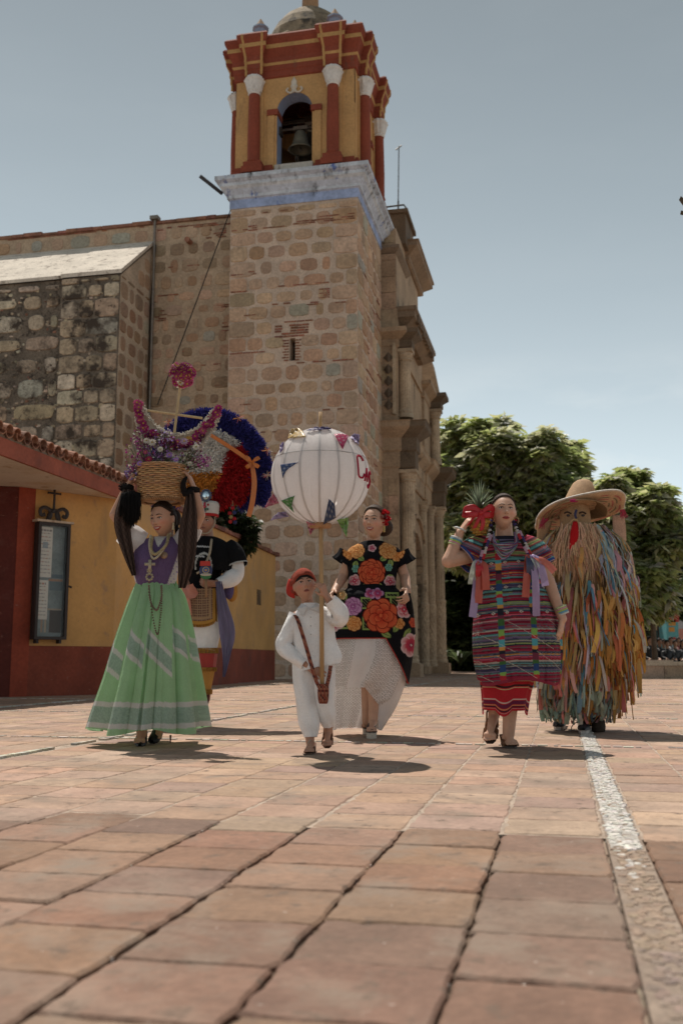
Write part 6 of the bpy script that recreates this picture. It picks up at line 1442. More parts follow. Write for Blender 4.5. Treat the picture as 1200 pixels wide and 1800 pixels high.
# ================================================================== WOMAN IN THE EMBROIDERED BLACK DRESS
def woman_embroidered():
    D = 7.35; g = W(655, 1297, D); r = thing('person', 'woman with a red flower in her hair, black embroidered dress over a white lace skirt', 'person', (g.x, D, 0))
    P = lambda x, y, dy=0.0: Wa(x, y, D + dy); SK = (.51, .30, .205); b = MB()
    h = Head(P(658, 918, -.02), .305 * .80, yaw=-22, up=8, roll=4); h.skull(b)
    limb(b, [P(657, 935, .03), P(656, 962, .03)], [.050, .056]); limb(b, [P(626, 984, .03), P(656, 988, .02), P(688, 984, .03)], [.045, .09, .045]); limb(b, [P(655, 990, .03), P(654, 1040, .03)], [.10, .11])
    limb(b, [P(615, 981, .03), P(603, 1014, .03), P(587, 1040, -.12)], [.042, .040, .026], [(1, .3, .036)]); limb(b, [P(699, 982, .03), P(711, 1014, .03), P(716, 1040, -.14)], [.042, .040, .026], [(1, .3, .036)])
    hand(b, P(588, 1040, -.12), (-.3, -.5, -.35), (.9, .1, -.3), .95, (.7, .9, .6), 1); hand(b, P(715, 1038, -.14), (-.05, -.6, -.45), (-.9, .2, -.3), .95, (.7, .9, .6), -1)
    limb(b, [P(645, 1060, .03), P(646, 1160, -.02), P(644, 1268, .04)], [.08, .056, .034], [(1, .3, .05)]); limb(b, [P(665, 1060, .03), P(660, 1160, -.04), P(655, 1268, -.06)], [.08, .056, .034], [(1, .3, .05)])
    g1, g2 = G(646, 1291), G(653, 1299); foot(b, P(644, 1268, .04), (g1.x + .0, g1.y + .13, .055), (g1.x - .01, g1.y + .0, .05), .9); foot(b, P(655, 1268, -.06), (g2.x, g2.y + .15, .06), (g2.x, g2.y + .02, .05), .9)
    make_body(r, b, SK, colfn=blush(h, SK)); h.face(r, lips=(.34, .07, .07), smile=.8, teeth=True)
    h.hair(r, (.05, .03, .019), hl=.33, thick=.05)
    bn = MB((.05, .03, .02)); bn.ball(tuple(h.T([(.16, .40, -.05)])[0]), (.07, .06, .07), 14, 10); bn.build('hair_bun', M_HAIR, r, True, world=True)
    f = thing('hair_flower', 'big red artificial flower worn over the ear of the embroidered dress woman', 'flower', tuple(P(672, 910, -.06)))
    for k in range(64):
        q, e = R(0, 6.28), R(0, 1) ** .6; c = P(672.5, 910, -.06); dx, dz = math.cos(q) * e, math.sin(q) * e; o = Vector(tuple(c)) + Vector((dx * .04, -.025 * (1 - e), dz * .042)); d = Vector((dx + R(-.2, .2), -1.1 + e, dz + R(-.2, .2))).normalized(); s_ = d.cross(Vector((R(-1, 1), R(-1, 1), R(-1, 1)))).normalized(); m = MB(); w = .018
        m.add([tuple(o), tuple(o + d * .012 + s_ * w), tuple(o + d * .026 + s_ * w * .5), tuple(o + d * .028 - s_ * w * .5), tuple(o + d * .012 - s_ * w)], [(0, 1, 2, 3, 4)], vary((.45, .02, .025), .25)); m.build('petal', M_PETAL, f, world=True)
    m = MB((.45, .33, .12)); e0 = h.T([(.33, -.02, -.17)])[0]
    for k in range(3): m.ball((e0[0], e0[1] - .02, e0[2] - .014 * k), .010, 8, 6)
    m.build('earring', M_BEAD, r, True, world=True)
    BK = (.008, .008, .010); OR1, OR2, OR3 = (.34, .09, .02), (.52, .19, .05), (.60, .34, .13); RD1, RD2, RD3 = (.22, .02, .012), (.46, .055, .025), (.55, .12, .05); MG1, MG2, MG3 = (.25, .02, .06), (.42, .05, .11), (.60, .45, .45); GN, GD = (.22, .30, .09), (.05, .09, .03); PU1, PU2, PU3 = (.22, .05, .17), (.36, .12, .30), (.50, .30, .46); TQ = (.07, .22, .18)
    X_ = lambda x, y: (W(x, y, D - .12).x, W(x, y, D - .12).z); sc = (D - .12) / CAM_F
    def fl(C, X, Z, x, y, rp, *a, **k): cx_, cz = X_(x, y); rose(C, X, Z, cx_, cz, rp * sc, *a, **k)
    def lf(C, X, Z, x, y, l, w, a, col=GN, dk=GD): cx_, cz = X_(x, y); leafp(C, X, Z, cx_, cz, l * sc, w * sc, a, col, dk)
    # huipil
    m_, n_ = 200, 420
    T = loft(D + .02, [(951, 640, 672, .06, .01), (956, 628, 684, .075, .01), (966, 612, 702, .10, .01), (985, 608, 706, .125, .0), (1008, 612, 697, .13, -.01), (1041, 612, 694, .125, -.01)], m_, n_, lambda th, t: 1 + .01 * np.sin(th * 9 + 4 * t) * t, 2.4)
    F_ = T.reshape(-1, 3); X, Z = F_[:, 0], F_[:, 2]; C = np.tile(np.array(BK), (len(X), 1)); fr = F_[:, 1] < D + .05
    for (x, y, l, w, a) in ((640, 985, 16, 5, 2.5), (668, 985, 16, 5, .6), (634, 1020, 18, 5, 2.7), (676, 1018, 18, 5, .4), (622, 998, 14, 5, 1.2), (688, 996, 14, 5, 1.8), (637, 1030, 16, 4, .3), (672, 1030, 14, 4, 2.8), (690, 985, 12, 4, .5)): lf(C, X, Z, x, y, l, w, a)
    fl(C, X, Z, 626, 966, 15, OR1, OR2, OR3, 3, 8); fl(C, X, Z, 682, 966, 16, OR1, OR2, OR3, 3, 8, .4); fl(C, X, Z, 612, 975, 9, OR1, OR2, OR3, 2, 6); fl(C, X, Z, 697, 977, 9, OR1, OR2, OR3, 2, 6)
    fl(C, X, Z, 625, 999, 7, GD, TQ, (.2, .4, .33), 2, 6); fl(C, X, Z, 683, 997, 7, GD, TQ, (.2, .4, .33), 2, 6)
    fl(C, X, Z, 623, 1020, 11, MG1, (.5, .04, .08), MG3, 2, 6, .3, outline=MG3); fl(C, X, Z, 686, 1022, 11, MG1, (.5, .04, .08), MG3, 2, 6, outline=MG3); fl(C, X, Z, 654, 962, 7, MG1, MG2, MG3, 2, 5, outline=MG3)
    fl(C, X, Z, 653, 1006, 24, RD1, RD2, RD3, 4, 9, .2)
    C[Z < X_(650, 1033)[1]] = BK
    grid_obj('embroidered_blouse', T, C.reshape(m_, n_, 3), M_CLOTH, r, wrap=True)
    for s_, a, bb in ((-1, (612, 972), (601, 990)), (1, (702, 972), (713, 992))):
        A = pipe([P(*a, .02), P((a[0] + bb[0]) / 2, (a[1] + bb[1]) / 2, .02), P(*bb, .02)], [.075, .072, .082], 24, 70, lambda th, t: 1 + .10 * np.sin(th * 9) * t * t); Q = A.reshape(-1, 3); C = np.tile(np.array(BK), (len(Q), 1)); Cx, Cz = X_(a[0] + 2 * -s_, a[1] - 3); rose(C, Q[:, 0], Q[:, 2], Cx, Cz, 12 * sc, OR1, OR2, OR3, 2, 7)
        grid_obj('sleeve', A, C.reshape(24, 70, 3), M_CLOTH, r, wrap=True)
    # lace underskirt: raised at the front to bare one shin
    LC = (.90, .88, .87)
    def lace(P_, name, px_, zt, seed=0, dens=1.0):
        a_, b_ = P_.shape[:2]; Q = P_.reshape(-1, 3); arc = np.zeros((a_, b_)); 
        seg = np.linalg.norm(P_ - np.roll(P_, 1, 1), axis=2); arc = np.tile(np.arange(b_) * (2.0 / b_ if name != 't' else 1.1 / b_), (a_, 1)); dz = np.cumsum(np.linalg.norm(np.diff(P_, axis=0, prepend=P_[:1]), axis=2), 0)
        u, v = arc.ravel() / .034, dz.ravel() / .030; row = np.floor(v); uu = u + .5 * (row % 2); d = np.hypot((uu % 1) - .5, (v % 1) - .5); hole = (d > .30) & (d < .44) | (d < .09)
        stripe = (np.floor(u / 5) % 3 == 2); hole &= ~stripe; C = np.tile(np.array([*LC, 1.0]), (len(Q), 1)); C[hole, :3] = (.52, .49, .46); C[hole, 3] = .82; C[~hole, 3] = 1.0; return C.reshape(a_, b_, 4)
    def foldL(th, t): return 1 + (.2 + t) * (.06 * np.sin(th * 9 + 1) + .03 * np.sin(th * 17)), .0
    U = loft(D + .04, [(1100, 600, 706, .22, 0), (1140, 590, 714, .25, 0), (1180, 586, 714, .27, 0), (1220, 585, 702, .27, 0), (1250, 585, 688, .25, 0), (1282, 587, 667, .23, 0)], 170, 420, foldL)
    # lift front hem: open a slanting gap over the shins
    Xc = W(652, 1200, D).x; 
    Zf = U[..., 2]; front = (U[..., 1] < D - .02); dx = U[..., 0] - W(640, 1207, D).x
    hemz = np.where(dx < 0, W(640, 1207, D).z, W(640, 1207, D).z - 1.25 * dx); t_ = np.linspace(0, 1, 170)[:, None]; ztop = U[0:1, :, 2]; new = ztop + (hemz - ztop) * t_
    mk = np.clip((D - .0 - U[..., 1]) / .06, 0, 1); sel = mk * (dx > -.45); U2 = U.copy(); U2[..., 2] = Zf * (1 - sel) + np.maximum(Zf, Zf * 0 + new) * sel
    k_ = np.clip((D + .02 - U2[..., 1]) / .05, 0, 1); U2[..., 1] -= .02 * k_ * t_
    grid_obj('lace_overskirt', U2, lace(U2, '', 0, 0), M_LACE, r, wrap=True)
    # back train of lace visible left and right, down to the floor
    V2 = loft(D + .12, [(1110, 598, 706, .16, 0), (1150, 588, 712, .18, 0), (1200, 584, 706, .2, 0), (1245, 584, 690, .2, 0), (1283, 585, 668, .18, 0)], 130, 360, lambda th, t: 1 + (.3 + t) * .07 * np.sin(th * 17 + .6 * np.sin(th * 5))); th = np.linspace(0, 2 * PI, 360, endpoint=False); keep = np.arange(-18, 198) % 360; V3 = V2[:, keep]
    grid_obj('lace_train', V3, lace(V3, 't', 0, 0), M_LACE, r)
    # black velvet overskirt, held out by both hands
    m_, n_ = 220, 520
    S = loft(D + .02, [(1030, 612, 694, .12, -.01), (1038, 606, 700, .15, -.02), (1043, 592, 716, .18, -.03), (1052, 586, 723, .20, -.03), (1075, 583, 727, .22, -.02), (1100, 582, 728, .23, -.01), (1123, 583, 727, .24, 0)], m_, n_, lambda th, t: 1 + t * .03 * np.sin(th * 7 + 2), 2.6)
    zrow = S[..., 2].copy(); dxr = np.clip((S[..., 0] - W(676, 1120, D).x) / (W(727, 1120, D).x - W(676, 1120, D).x), 0, 1); t_ = np.linspace(0, 1, m_)[:, None]
    S[..., 2] -= (dxr ** .9) * .32 * np.clip((t_ - .35) / .65, 0, 1) ** 1.3; S[..., 0] -= dxr ** 2 * .05 * np.clip((t_ - .7) / .3, 0, 1)
    F_ = S.reshape(-1, 3); X, Z = F_[:, 0], F_[:, 2]; C = np.tile(np.array(BK), (len(X), 1))
    def frame(x0, y0, x1, y1, w=3):
        (a0, b0_), (a1, b1_) = X_(x0, y1), X_(x1, y0); inn = (X > a0) & (X < a1) & (Z > b0_) & (Z < b1_); e = w * sc; core_ = (X > a0 + e) & (X < a1 - e) & (Z > b0_ + e) & (Z < b1_ - e); C[inn & ~core_] = GN; hh_ = inn & core_ & (np.sin((X + Z) * 260) > .3); C[hh_] = (.10, .12, .05)
    frame(588, 1046, 610, 1066); frame(633, 1051, 652, 1072); frame(684, 1050, 703, 1072); frame(588, 1083, 612, 1106); frame(636, 1085, 650, 1108); frame(676, 1042, 700, 1052)
    for (x, y, l, w, a) in ((690, 1112, 18, 5, 1.0), (668, 1112, 20, 5, -.4), (612, 1090, 14, 5, .4), (707, 1078, 20, 5, 1.2), (708, 1122, 22, 5, .9), (704, 1132, 14, 5, -.8)): lf(C, X, Z, x, y, l, w, a)
    fl(C, X, Z, 650, 1044, 10, PU1, MG2, PU3, 1, 4, .5); fl(C, X, Z, 663, 1044, 10, PU1, MG2, PU3, 1, 4)
    fl(C, X, Z, 620, 1067, 16, PU1, PU2, PU3, 2, 9, .2); fl(C, X, Z, 622, 1097, 13, OR1, OR2, OR3, 3, 8); fl(C, X, Z, 589, 1094, 15, MG1, MG2, MG3, 2, 5, .8, outline=MG3); fl(C, X, Z, 590, 1070, 9, MG1, MG2, MG3, 1, 5, .8, outline=MG3)
    fl(C, X, Z, 709, 1072, 15, MG1, (.5, .05, .08), MG3, 2, 6, outline=MG3); fl(C, X, Z, 701, 1097, 9, OR1, OR2, OR3, 2, 5); fl(C, X, Z, 668, 1083, 30, RD1, RD2, RD3, 3, 7, .45)
    fl(C, X, Z, 723, 1134, 20, MG1, (.42, .04, .07), MG3, 1, 7, outline=MG3); fl(C, X, Z, 727, 1094, 9, RD1, RD2, RD3, 2, 6)
    fl(C, X, Z, 600, 1046, 9, OR3, OR3, (.6, .5, .3), 1, 6)
    S3 = S; grid_obj('embroidered_skirt', S3, C.reshape(m_, n_, 3), M_CLOTH, r, wrap=True)
    hm = MB((.42, .05, .035)); hm.tube([tuple(p) for p in S[-1][::6]] + [tuple(S[-1][0])], .004, 5); hm.build('red_hem', M_CLOTH, r, True, world=True)
    sa_ = loft(D + .02, [(1026, 611, 695, .126, -.01), (1041, 610, 697, .14, -.012)], 6, 90); grid_obj('black_waistband', sa_, BK, M_CLOTH, r, wrap=True)
    # gathered handfuls of cloth
    for x, y in ((588, 1046), (717, 1048)):
        m = MB(BK); c = P(x, y, -.16)
        for k in range(4): m.tube([tuple(c + [R(-.01, .01), R(-.02, .02), .02]), tuple(c + [R(-.015, .015), R(-.01, .03), -.05]), tuple(c + [R(-.02, .02), .04, -.12])], [.012, .016, .02], 6)
        m.build('gathered_cloth', M_CLOTH, r, True, world=True)
    for q_, a in ((g1, (.13, .0)), (g2, (.15, .02))): shoe(r, (q_.x, q_.y + a[0], .048), (q_.x, q_.y + a[1], .044), .92, (.012, .012, .014), (.50, .45, .38), .042, name='platform_shoe')
woman_embroidered()

# ================================================================== WOMAN WITH THE PINEAPPLE
def woman_pineapple():
    D = 6.44; g = W(890, 1312, D); r = thing('person', 'woman in a striped woven dress with ribboned braids, lifting a pineapple at her shoulder', 'person', (g.x, D, 0))
    P = lambda x, y, dy=0.0: Wa(x, y, D + dy); SK = (.51, .30, .205); b = MB()
    h = Head(P(884, 900, -.02), .232, yaw=3, up=10, roll=2); h.skull(b)
    limb(b, [P(885, 918, .03), P(886, 950, .03)], [.052, .06]); limb(b, [P(854, 974, .03), P(886, 978, .02), P(918, 974, .03)], [.05, .10, .05]); limb(b, [P(886, 980, .03), P(890, 1060, .03)], [.12, .14]); limb(b, [P(875, 1075, .03), P(905, 1075, .03)], [.13, .13])
    limb(b, [P(850, 970, .02), P(788, 986, -.08), P(808, 936, -.04)], [.054, .046, .028], [(1, .35, .042)]); limb(b, [P(928, 974, .02), P(962, 1020, .0), P(988, 1088, -.08)], [.054, .044, .028], [(1, .3, .040)])
    hand(b, P(808, 936, -.04), P(828, 908, -.06) - P(808, 936, -.04), (.7, .3, -.6), 1.0, (.25, .4, .4), 1); hand(b, P(988, 1088, -.08), P(981, 1125, -.09) - P(988, 1088, -.08), (-.8, .5, 0), .95, (.25, .35, .3), 1, .12)
    limb(b, [P(872, 1080, .03), P(870, 1170, .05), P(868, 1256, .10)], [.10, .062, .038], [(1, .3, .058)]); limb(b, [P(905, 1080, .03), P(900, 1180, -.02), P(893, 1292, .0)], [.10, .062, .038], [(1, .3, .058)])
    g2 = G(895, 1315); foot(b, P(893, 1292, .0), (g2.x - .005, g2.y + .11, .02), (g2.x + .01, g2.y - .01, .018), 1.0)
    hb, bb = P(866, 1262, .16), P(861, 1296, .02); foot(b, P(868, 1256, .10), hb, bb, 1.0)
    make_body(r, b, SK, colfn=blush(h, SK)); h.face(r, lips=(.34, .05, .05), smile=.25, teeth=False)
    h.hair(r, (.035, .02, .014), hl=.34, thick=.04)
    # dress
    m_, n_ = 330, 420; pal = [(.26, .015, .03), (.03, .035, .06), (.42, .08, .12), (.10, .26, .25), (.50, .22, .04), (.05, .04, .09), (.22, .26, .10), (.30, .045, .06), (.16, .17, .22), (.35, .30, .26), (.13, .10, .16), (.10, .16, .17), (.09, .05, .04)]
    rg = np.random.default_rng(12); st_ = []; z = 0
    while z < 1.6:
        w = rg.choice([.004, .005, .007, .010]); c = pal[rg.integers(len(pal))]; st_.append((z, c)); z += w
    red_blocks = [(.42, .475), (.60, .64), (.76, .80), (.92, .955), (.28, .31)]
    sz = np.array([s_[0] for s_ in st_]); sc_ = np.array([s_[1] for s_ in st_])
    def stripes(u, zz, bands, thr=True):
        i = np.clip(np.searchsorted(sz, zz) - 1, 0, len(sz) - 1); C = sc_[i].copy()
        for a, b_ in red_blocks: m = (zz > a) & (zz < b_); C[m] = np.where((np.floor(zz[m] / .006) % 4 == 0)[:, None], (.10, .09, .10), (.24, .02, .045))
        m = (np.floor(zz / .0055) % 5 == 2); C[m] *= .45
        tw = np.sin(u * 420 + zz * 900) * .12 + 1; C *= tw[:, None]
        if bands is not None:
            bp = np.array([(.03, .06, .16), (.20, .34, .08), (.38, .03, .04), (.08, .30, .34), (.52, .26, .07), (.02, .02, .03), (.14, .03, .05), (.05, .12, .04)])
            for bx_, bw in bands: m = np.abs(u - bx_) < bw; C[m] = bp[((np.floor(zz[m] / .022) * 7.31) % 8).astype(int)]
        if thr:
            for k in range(-4, 26): d = np.abs(zz - (.50 + .075 * k - .55 * (u + .3) % 1.0 * 1)) ; 
            q = (zz + .62 * u) % .085; m = (q < .0028) & (zz < .80) & (np.sin(np.floor((zz + .62 * u) / .085) * 2.3 + np.floor(u / .12)) > -.3); C[m] = (.46, .40, .33)
            dm = (np.abs((u % .085) - .042) + np.abs(((zz - .02) % .16) - .03) * 1.5); m = (dm < .014) & (dm > .006) & (zz > .70) & (zz < 1.2); C[m] = (.48, .44, .38)
        return C
    fo = lambda th, t: (1 + t * (.05 * np.sin(th * 5 + 1.3) + .035 * np.sin(th * 9 + 2) - .05 * np.exp(-(np.sin(th * 3.5 + .5) / .12) ** 2)), t ** 3 * .02 * np.sin(th * 3))
    T = loft(D + .02, [(944, 862, 911, .075, .0), (947, 852, 919, .09, .01), (956, 838, 934, .115, .01), (975, 835, 940, .145, .0), (1010, 840, 948, .165, 0), (1060, 836, 968, .19, 0), (1110, 833, 981, .23, 0), (1160, 835, 982, .25, 0), (1200, 843, 977, .26, 0)], m_, n_, fo, 2.3)
    F_ = T.reshape(-1, 3); X, Z = F_[:, 0], F_[:, 2]; xc = W(893, 1000, D).x; u = X - xc; zz = Z + .10 * np.abs(np.clip(u, -.5, .5)) * (u < 0) + .0; C = stripes(u, zz, [(-.085, .019), (.115, .019), (-.285, .012), (.325, .014)]); fr = F_[:, 1] > D + .08
    nk = Z > W(885, 950, D).z; C[nk & (np.abs(X - W(885, 940, D).x) < .16)] = (.02, .02, .03)
    bt = T[..., 2].min(1).mean(); C = C.reshape(m_, n_, 3); C[-9:] = (.24, .03, .05)
    grid_obj('woven_dress', T, C, M_CLOTH, r, wrap=True)
    for path, rad in (([P(856, 963, .02), P(834, 972, .0), P(814, 984, -.03)], [.095, .10, .095]), ([P(914, 963, .02), P(938, 974, .02), P(955, 997, .01)], [.092, .098, .09])):
        A = pipe(path, rad, 60, 120, lambda th, t: 1 + .04 * np.sin(th * 4 + 3 * t)); Q = A.reshape(-1, 3); tt = np.repeat(np.linspace(0, 1, 60), 120); C = stripes(Q[:, 0] - xc, Q[:, 2] - .5 * np.abs(Q[:, 0] - xc), None, False); C[tt > .86] = (.03, .06, .20); C[tt > .95] = (.5, .3, .27)
        grid_obj('wide_sleeve', A, C.reshape(60, 120, 3), M_CLOTH, r, wrap=True)
    # red striped underskirt
    U = loft(D + .03, [(1180, 842, 940, .21, 0), (1215, 846, 930, .20, 0), (1247, 848, 924, .19, 0)], 110, 260, lambda th, t: (1 + .05 * np.sin(th * 7 + 2), -.035 * t * np.clip(np.sin(th * 4 + 2.6), 0, 1)))
    t_ = np.repeat(np.linspace(0, 1, 110), 260); C = np.tile(np.array([.40, .022, .03]), (len(t_), 1))
    for a, b_, c in ((.10, .12, (.5, .4, .3)), (.15, .20, (.14, .02, .05)), (.24, .26, (.45, .3, .2)), (.33, .36, (.03, .02, .02)), (.38, .395, (.5, .35, .2)), (.66, .68, (.5, .38, .33)), (.70, .78, (.13, .02, .05)), (.80, .82, (.45, .28, .12)), (.84, .88, (.03, .02, .03)), (.90, .915, (.5, .4, .35))): C[(t_ > a) & (t_ < b_)] = c
    grid_obj('red_underskirt', U, C.reshape(110, 260, 3), M_CLOTH, r, wrap=True)
    # braids wrapped with ribbon
    for s_, pth in ((-1, [h.T([(-.30, .02, -.22)])[0], P(860, 942, -.10), P(854, 955, -.15), P(849, 972, -.16), P(845, 985, -.16)]), (1, [h.T([(.30, .02, -.22)])[0], P(911, 935, -.10), P(917, 948, -.14), P(925, 965, -.16), P(931, 978, -.16)])):
        m = MB(); K = cr(pth, 34); cc = [(.38, .03, .04), (.45, .42, .40), (.05, .04, .12), (.40, .25, .33), (.02, .015, .012)]
        for i in range(len(K) - 1): m.ball(tuple((K[i] + K[i + 1]) / 2 + [.006 * (-1) ** i, 0, 0]), (.0135, .0135, .012), 8, 5, cc[(i * 2 + (i // 3)) % 5])
        m.build('ribbon_braid', M_CLOTH, r, True, world=True)
        x0, y0 = (844, 985) if s_ < 0 else (932, 975)
        rb = [((.45, .09, .06), 0, 1060 - 985, -4), ((.45, .09, .06), 8, 52, 2), ((.34, .25, .42), -4, 100, -10), ((.40, .44, .38), -10, 42, -6), ((.46, .02, .03), -2, 34, 0)] if s_ < 0 else [((.45, .09, .06), -5, 75, -4), ((.34, .25, .42), 8, 108, 2), ((.42, .46, .44), 8, 38, 14), ((.05, .06, .12), -2, 42, 2), ((.50, .14, .10), 18, 30, 24), ((.34, .25, .42), 16, 55, 10)]
        for (c, dx, ln, sl) in rb:
            strip('ribbon', [P(x0, y0, -.17), P(x0 + dx * .7, y0 + 6, -.20), P(x0 + dx + sl * .4, y0 + ln * .5, -.20 - R(0, .03)), P(x0 + dx + sl, y0 + ln, -.19 - R(0, .03))], [.022, .050, .050, .048], c, M_SATIN, r, 14, side=(1, .2, 0), k=5, wave=.004)
    # necklaces
    for k in range(16):
        c = [(.10, .07, .22), (.42, .42, .42), (.32, .05, .10), (.10, .26, .24), (.4, .3, .4)][k % 5]; dd = 12 + k * 2.0
        necklace(r, [P(866 + R(-2, 2), 936, -.05), P(870 + R(-3, 3), 950 + dd * .3, -.13), P(887 + R(-4, 4), 944 + dd * .95, -.17), P(905 + R(-3, 3), 950 + dd * .3, -.13), P(905 + R(-2, 2), 936, -.05)], .0032, c, bead=.0042)
    for s_ in (-1, 1):
        m = MB((.35, .20, .10)); e = h.T([(s_ * .345, -.01, -.24)])[0]; m.tube([(e[0] + .016 * math.cos(q), e[1] - .01, e[2] + .02 * math.sin(q)) for q in np.linspace(0, 2 * PI, 15)], .005, 5, cap=False); m.ball((e[0], e[1] - .01, e[2] - .026), .009, 8, 5); m.build('earring', M_BEAD, r, True, world=True)
    for c, w in ((P(800, 952, -.055), (808 - 788, 936 - 986)), (P(986, 1073, -.065), (26, 68)), (P(806, 936, -.045), (20, -50))):
        ax = Vector((w[0], 0, -w[1])).normalized()
        for k, col in enumerate([(.5, .5, .48), (.12, .3, .42), (.35, .45, .1), (.5, .25, .3), (.45, .5, .25)][:5 if abs(c[2] - P(806, 936, 0)[2]) > .03 else 1]):
            m = MB(col); q0 = Vector(tuple(c)) - ax * .011 * (k - 2); a = ax.orthogonal().normalized(); bb_ = ax.cross(a); m.tube([tuple(q0 + a * .036 * math.cos(t) + bb_ * .036 * math.sin(t)) for t in np.linspace(0, 2 * PI, 20)], .0065, 6, cap=False); m.build('bracelet', M_FACE, r, True, world=True)
    LB = (.17, .075, .035); shoe(r, (g2.x - .005, g2.y + .11, .018), (g2.x + .01, g2.y - .01, .014), 1.04, LB, (.05, .035, .03), .016, strap=True, name='sandal'); shoe(r, hb + [0, .004, -.008], bb + [0, .006, -.010], 1.04, LB, (.05, .035, .03), .012, strap=True, name='sandal')
    # pineapple
    pc = P(842, 918, -.03); pn = thing('pineapple', 'ripe pineapple with a red ribbon bow, held beside the face of the striped dress woman', 'pineapple', tuple(pc))
    m = MB((.36, .19, .05)); m.ball((0, 0, 0), (.064, .064, .085), 20, 14); m.build('fruit_core', M_STRAW, pn, True)
    for i in range(9):
        for k in range(13):
            ph = 2 * PI * (k + .5 * (i % 2)) / 13; th = PI * (i + 1) / 10; n_ = Vector((math.sin(th) * math.cos(ph), math.sin(th) * math.sin(ph), math.cos(th))); c = Vector((n_.x * .064, n_.y * .064, n_.z * .085)); a = Vector((0, 0, 1)).cross(n_); a = a.normalized(); b_ = n_.cross(a); s_ = .0165 * math.sin(th) ** .5
            m = MB(vary(random.choice([(.50, .26, .05), (.42, .20, .04), (.52, .32, .07), (.34, .20, .06)]), .12)); m.add([tuple(c - a * s_), tuple(c - b_ * s_ * .9), tuple(c + a * s_), tuple(c + b_ * s_ * .9), tuple(c + n_ * .010 + b_ * .003)], [(0, 1, 4), (1, 2, 4), (2, 3, 4), (3, 0, 4)]); m.build('eye_scale', M_STRAW, pn)
    for k in range(40):
        q = k * 2.4; t = k / 39; L_ = .10 + .10 * t; sp = .85 * (1 - t) + .12; K = np.array([[math.cos(q) * sp * L_ * u_ * (1.0 if u_ < .7 else 1.05), math.sin(q) * sp * L_ * u_, .078 + L_ * (u_ * 1.15 - sp * .45 * u_ * u_)] for u_ in np.linspace(0, 1, 6)]); s_ = np.array([-math.sin(q), math.cos(q), 0]); w = .010
        A = np.array([[K[i] + s_ * w * (1 - (i / 5) ** 1.5) * e for e in (-1, 0, 1)] for i in range(6)]); A[:, 1, 2] -= .003; grid_obj('crown_leaf', A + np.array(pc) * 0, vary((.16, .20, .13), .25), M_LEAF, pn, world=False)
    RDc = (.46, .012, .02)
    for (pts, w) in (([(-.002, -.07, .05), (-.05, -.085, .085), (-.105, -.06, .075), (-.11, -.05, .045), (-.06, -.08, .04), (-.002, -.072, .045)], .035), ([(.0, -.07, .05), (.05, -.085, .085), (.085, -.05, .075), (.09, -.04, .045), (.05, -.08, .035), (.0, -.072, .045)], .035),
                     ([(0, -.075, .05), (-.02, -.085, .0), (-.045, -.08, -.05)], .028), ([(0, -.075, .05), (.012, -.085, -.01), (.0, -.08, -.065)], .028), ([(-.03, -.06, .06), (-.06, -.07, .0), (-.085, -.06, -.03)], .022)):
        K = cr(pts, 16); A = np.array([[k_ + np.array([0.3 * w * e * .5, -.004 * math.cos(i), w * e * .6]) if len(pts) > 3 else k_ + np.array([w * e * .5, 0, .004 * e]) for e in (-1, -.3, .3, 1)] for i, k_ in enumerate(K)]); grid_obj('bow_loop' if len(pts) > 3 else 'bow_tail', A, RDc, M_SATIN, pn, world=False, solid=.002)
    m = MB(RDc); m.ball((0, -.078, .05), (.016, .012, .018), 10, 7); m.build('bow_knot', M_SATIN, pn, True)
woman_pineapple()

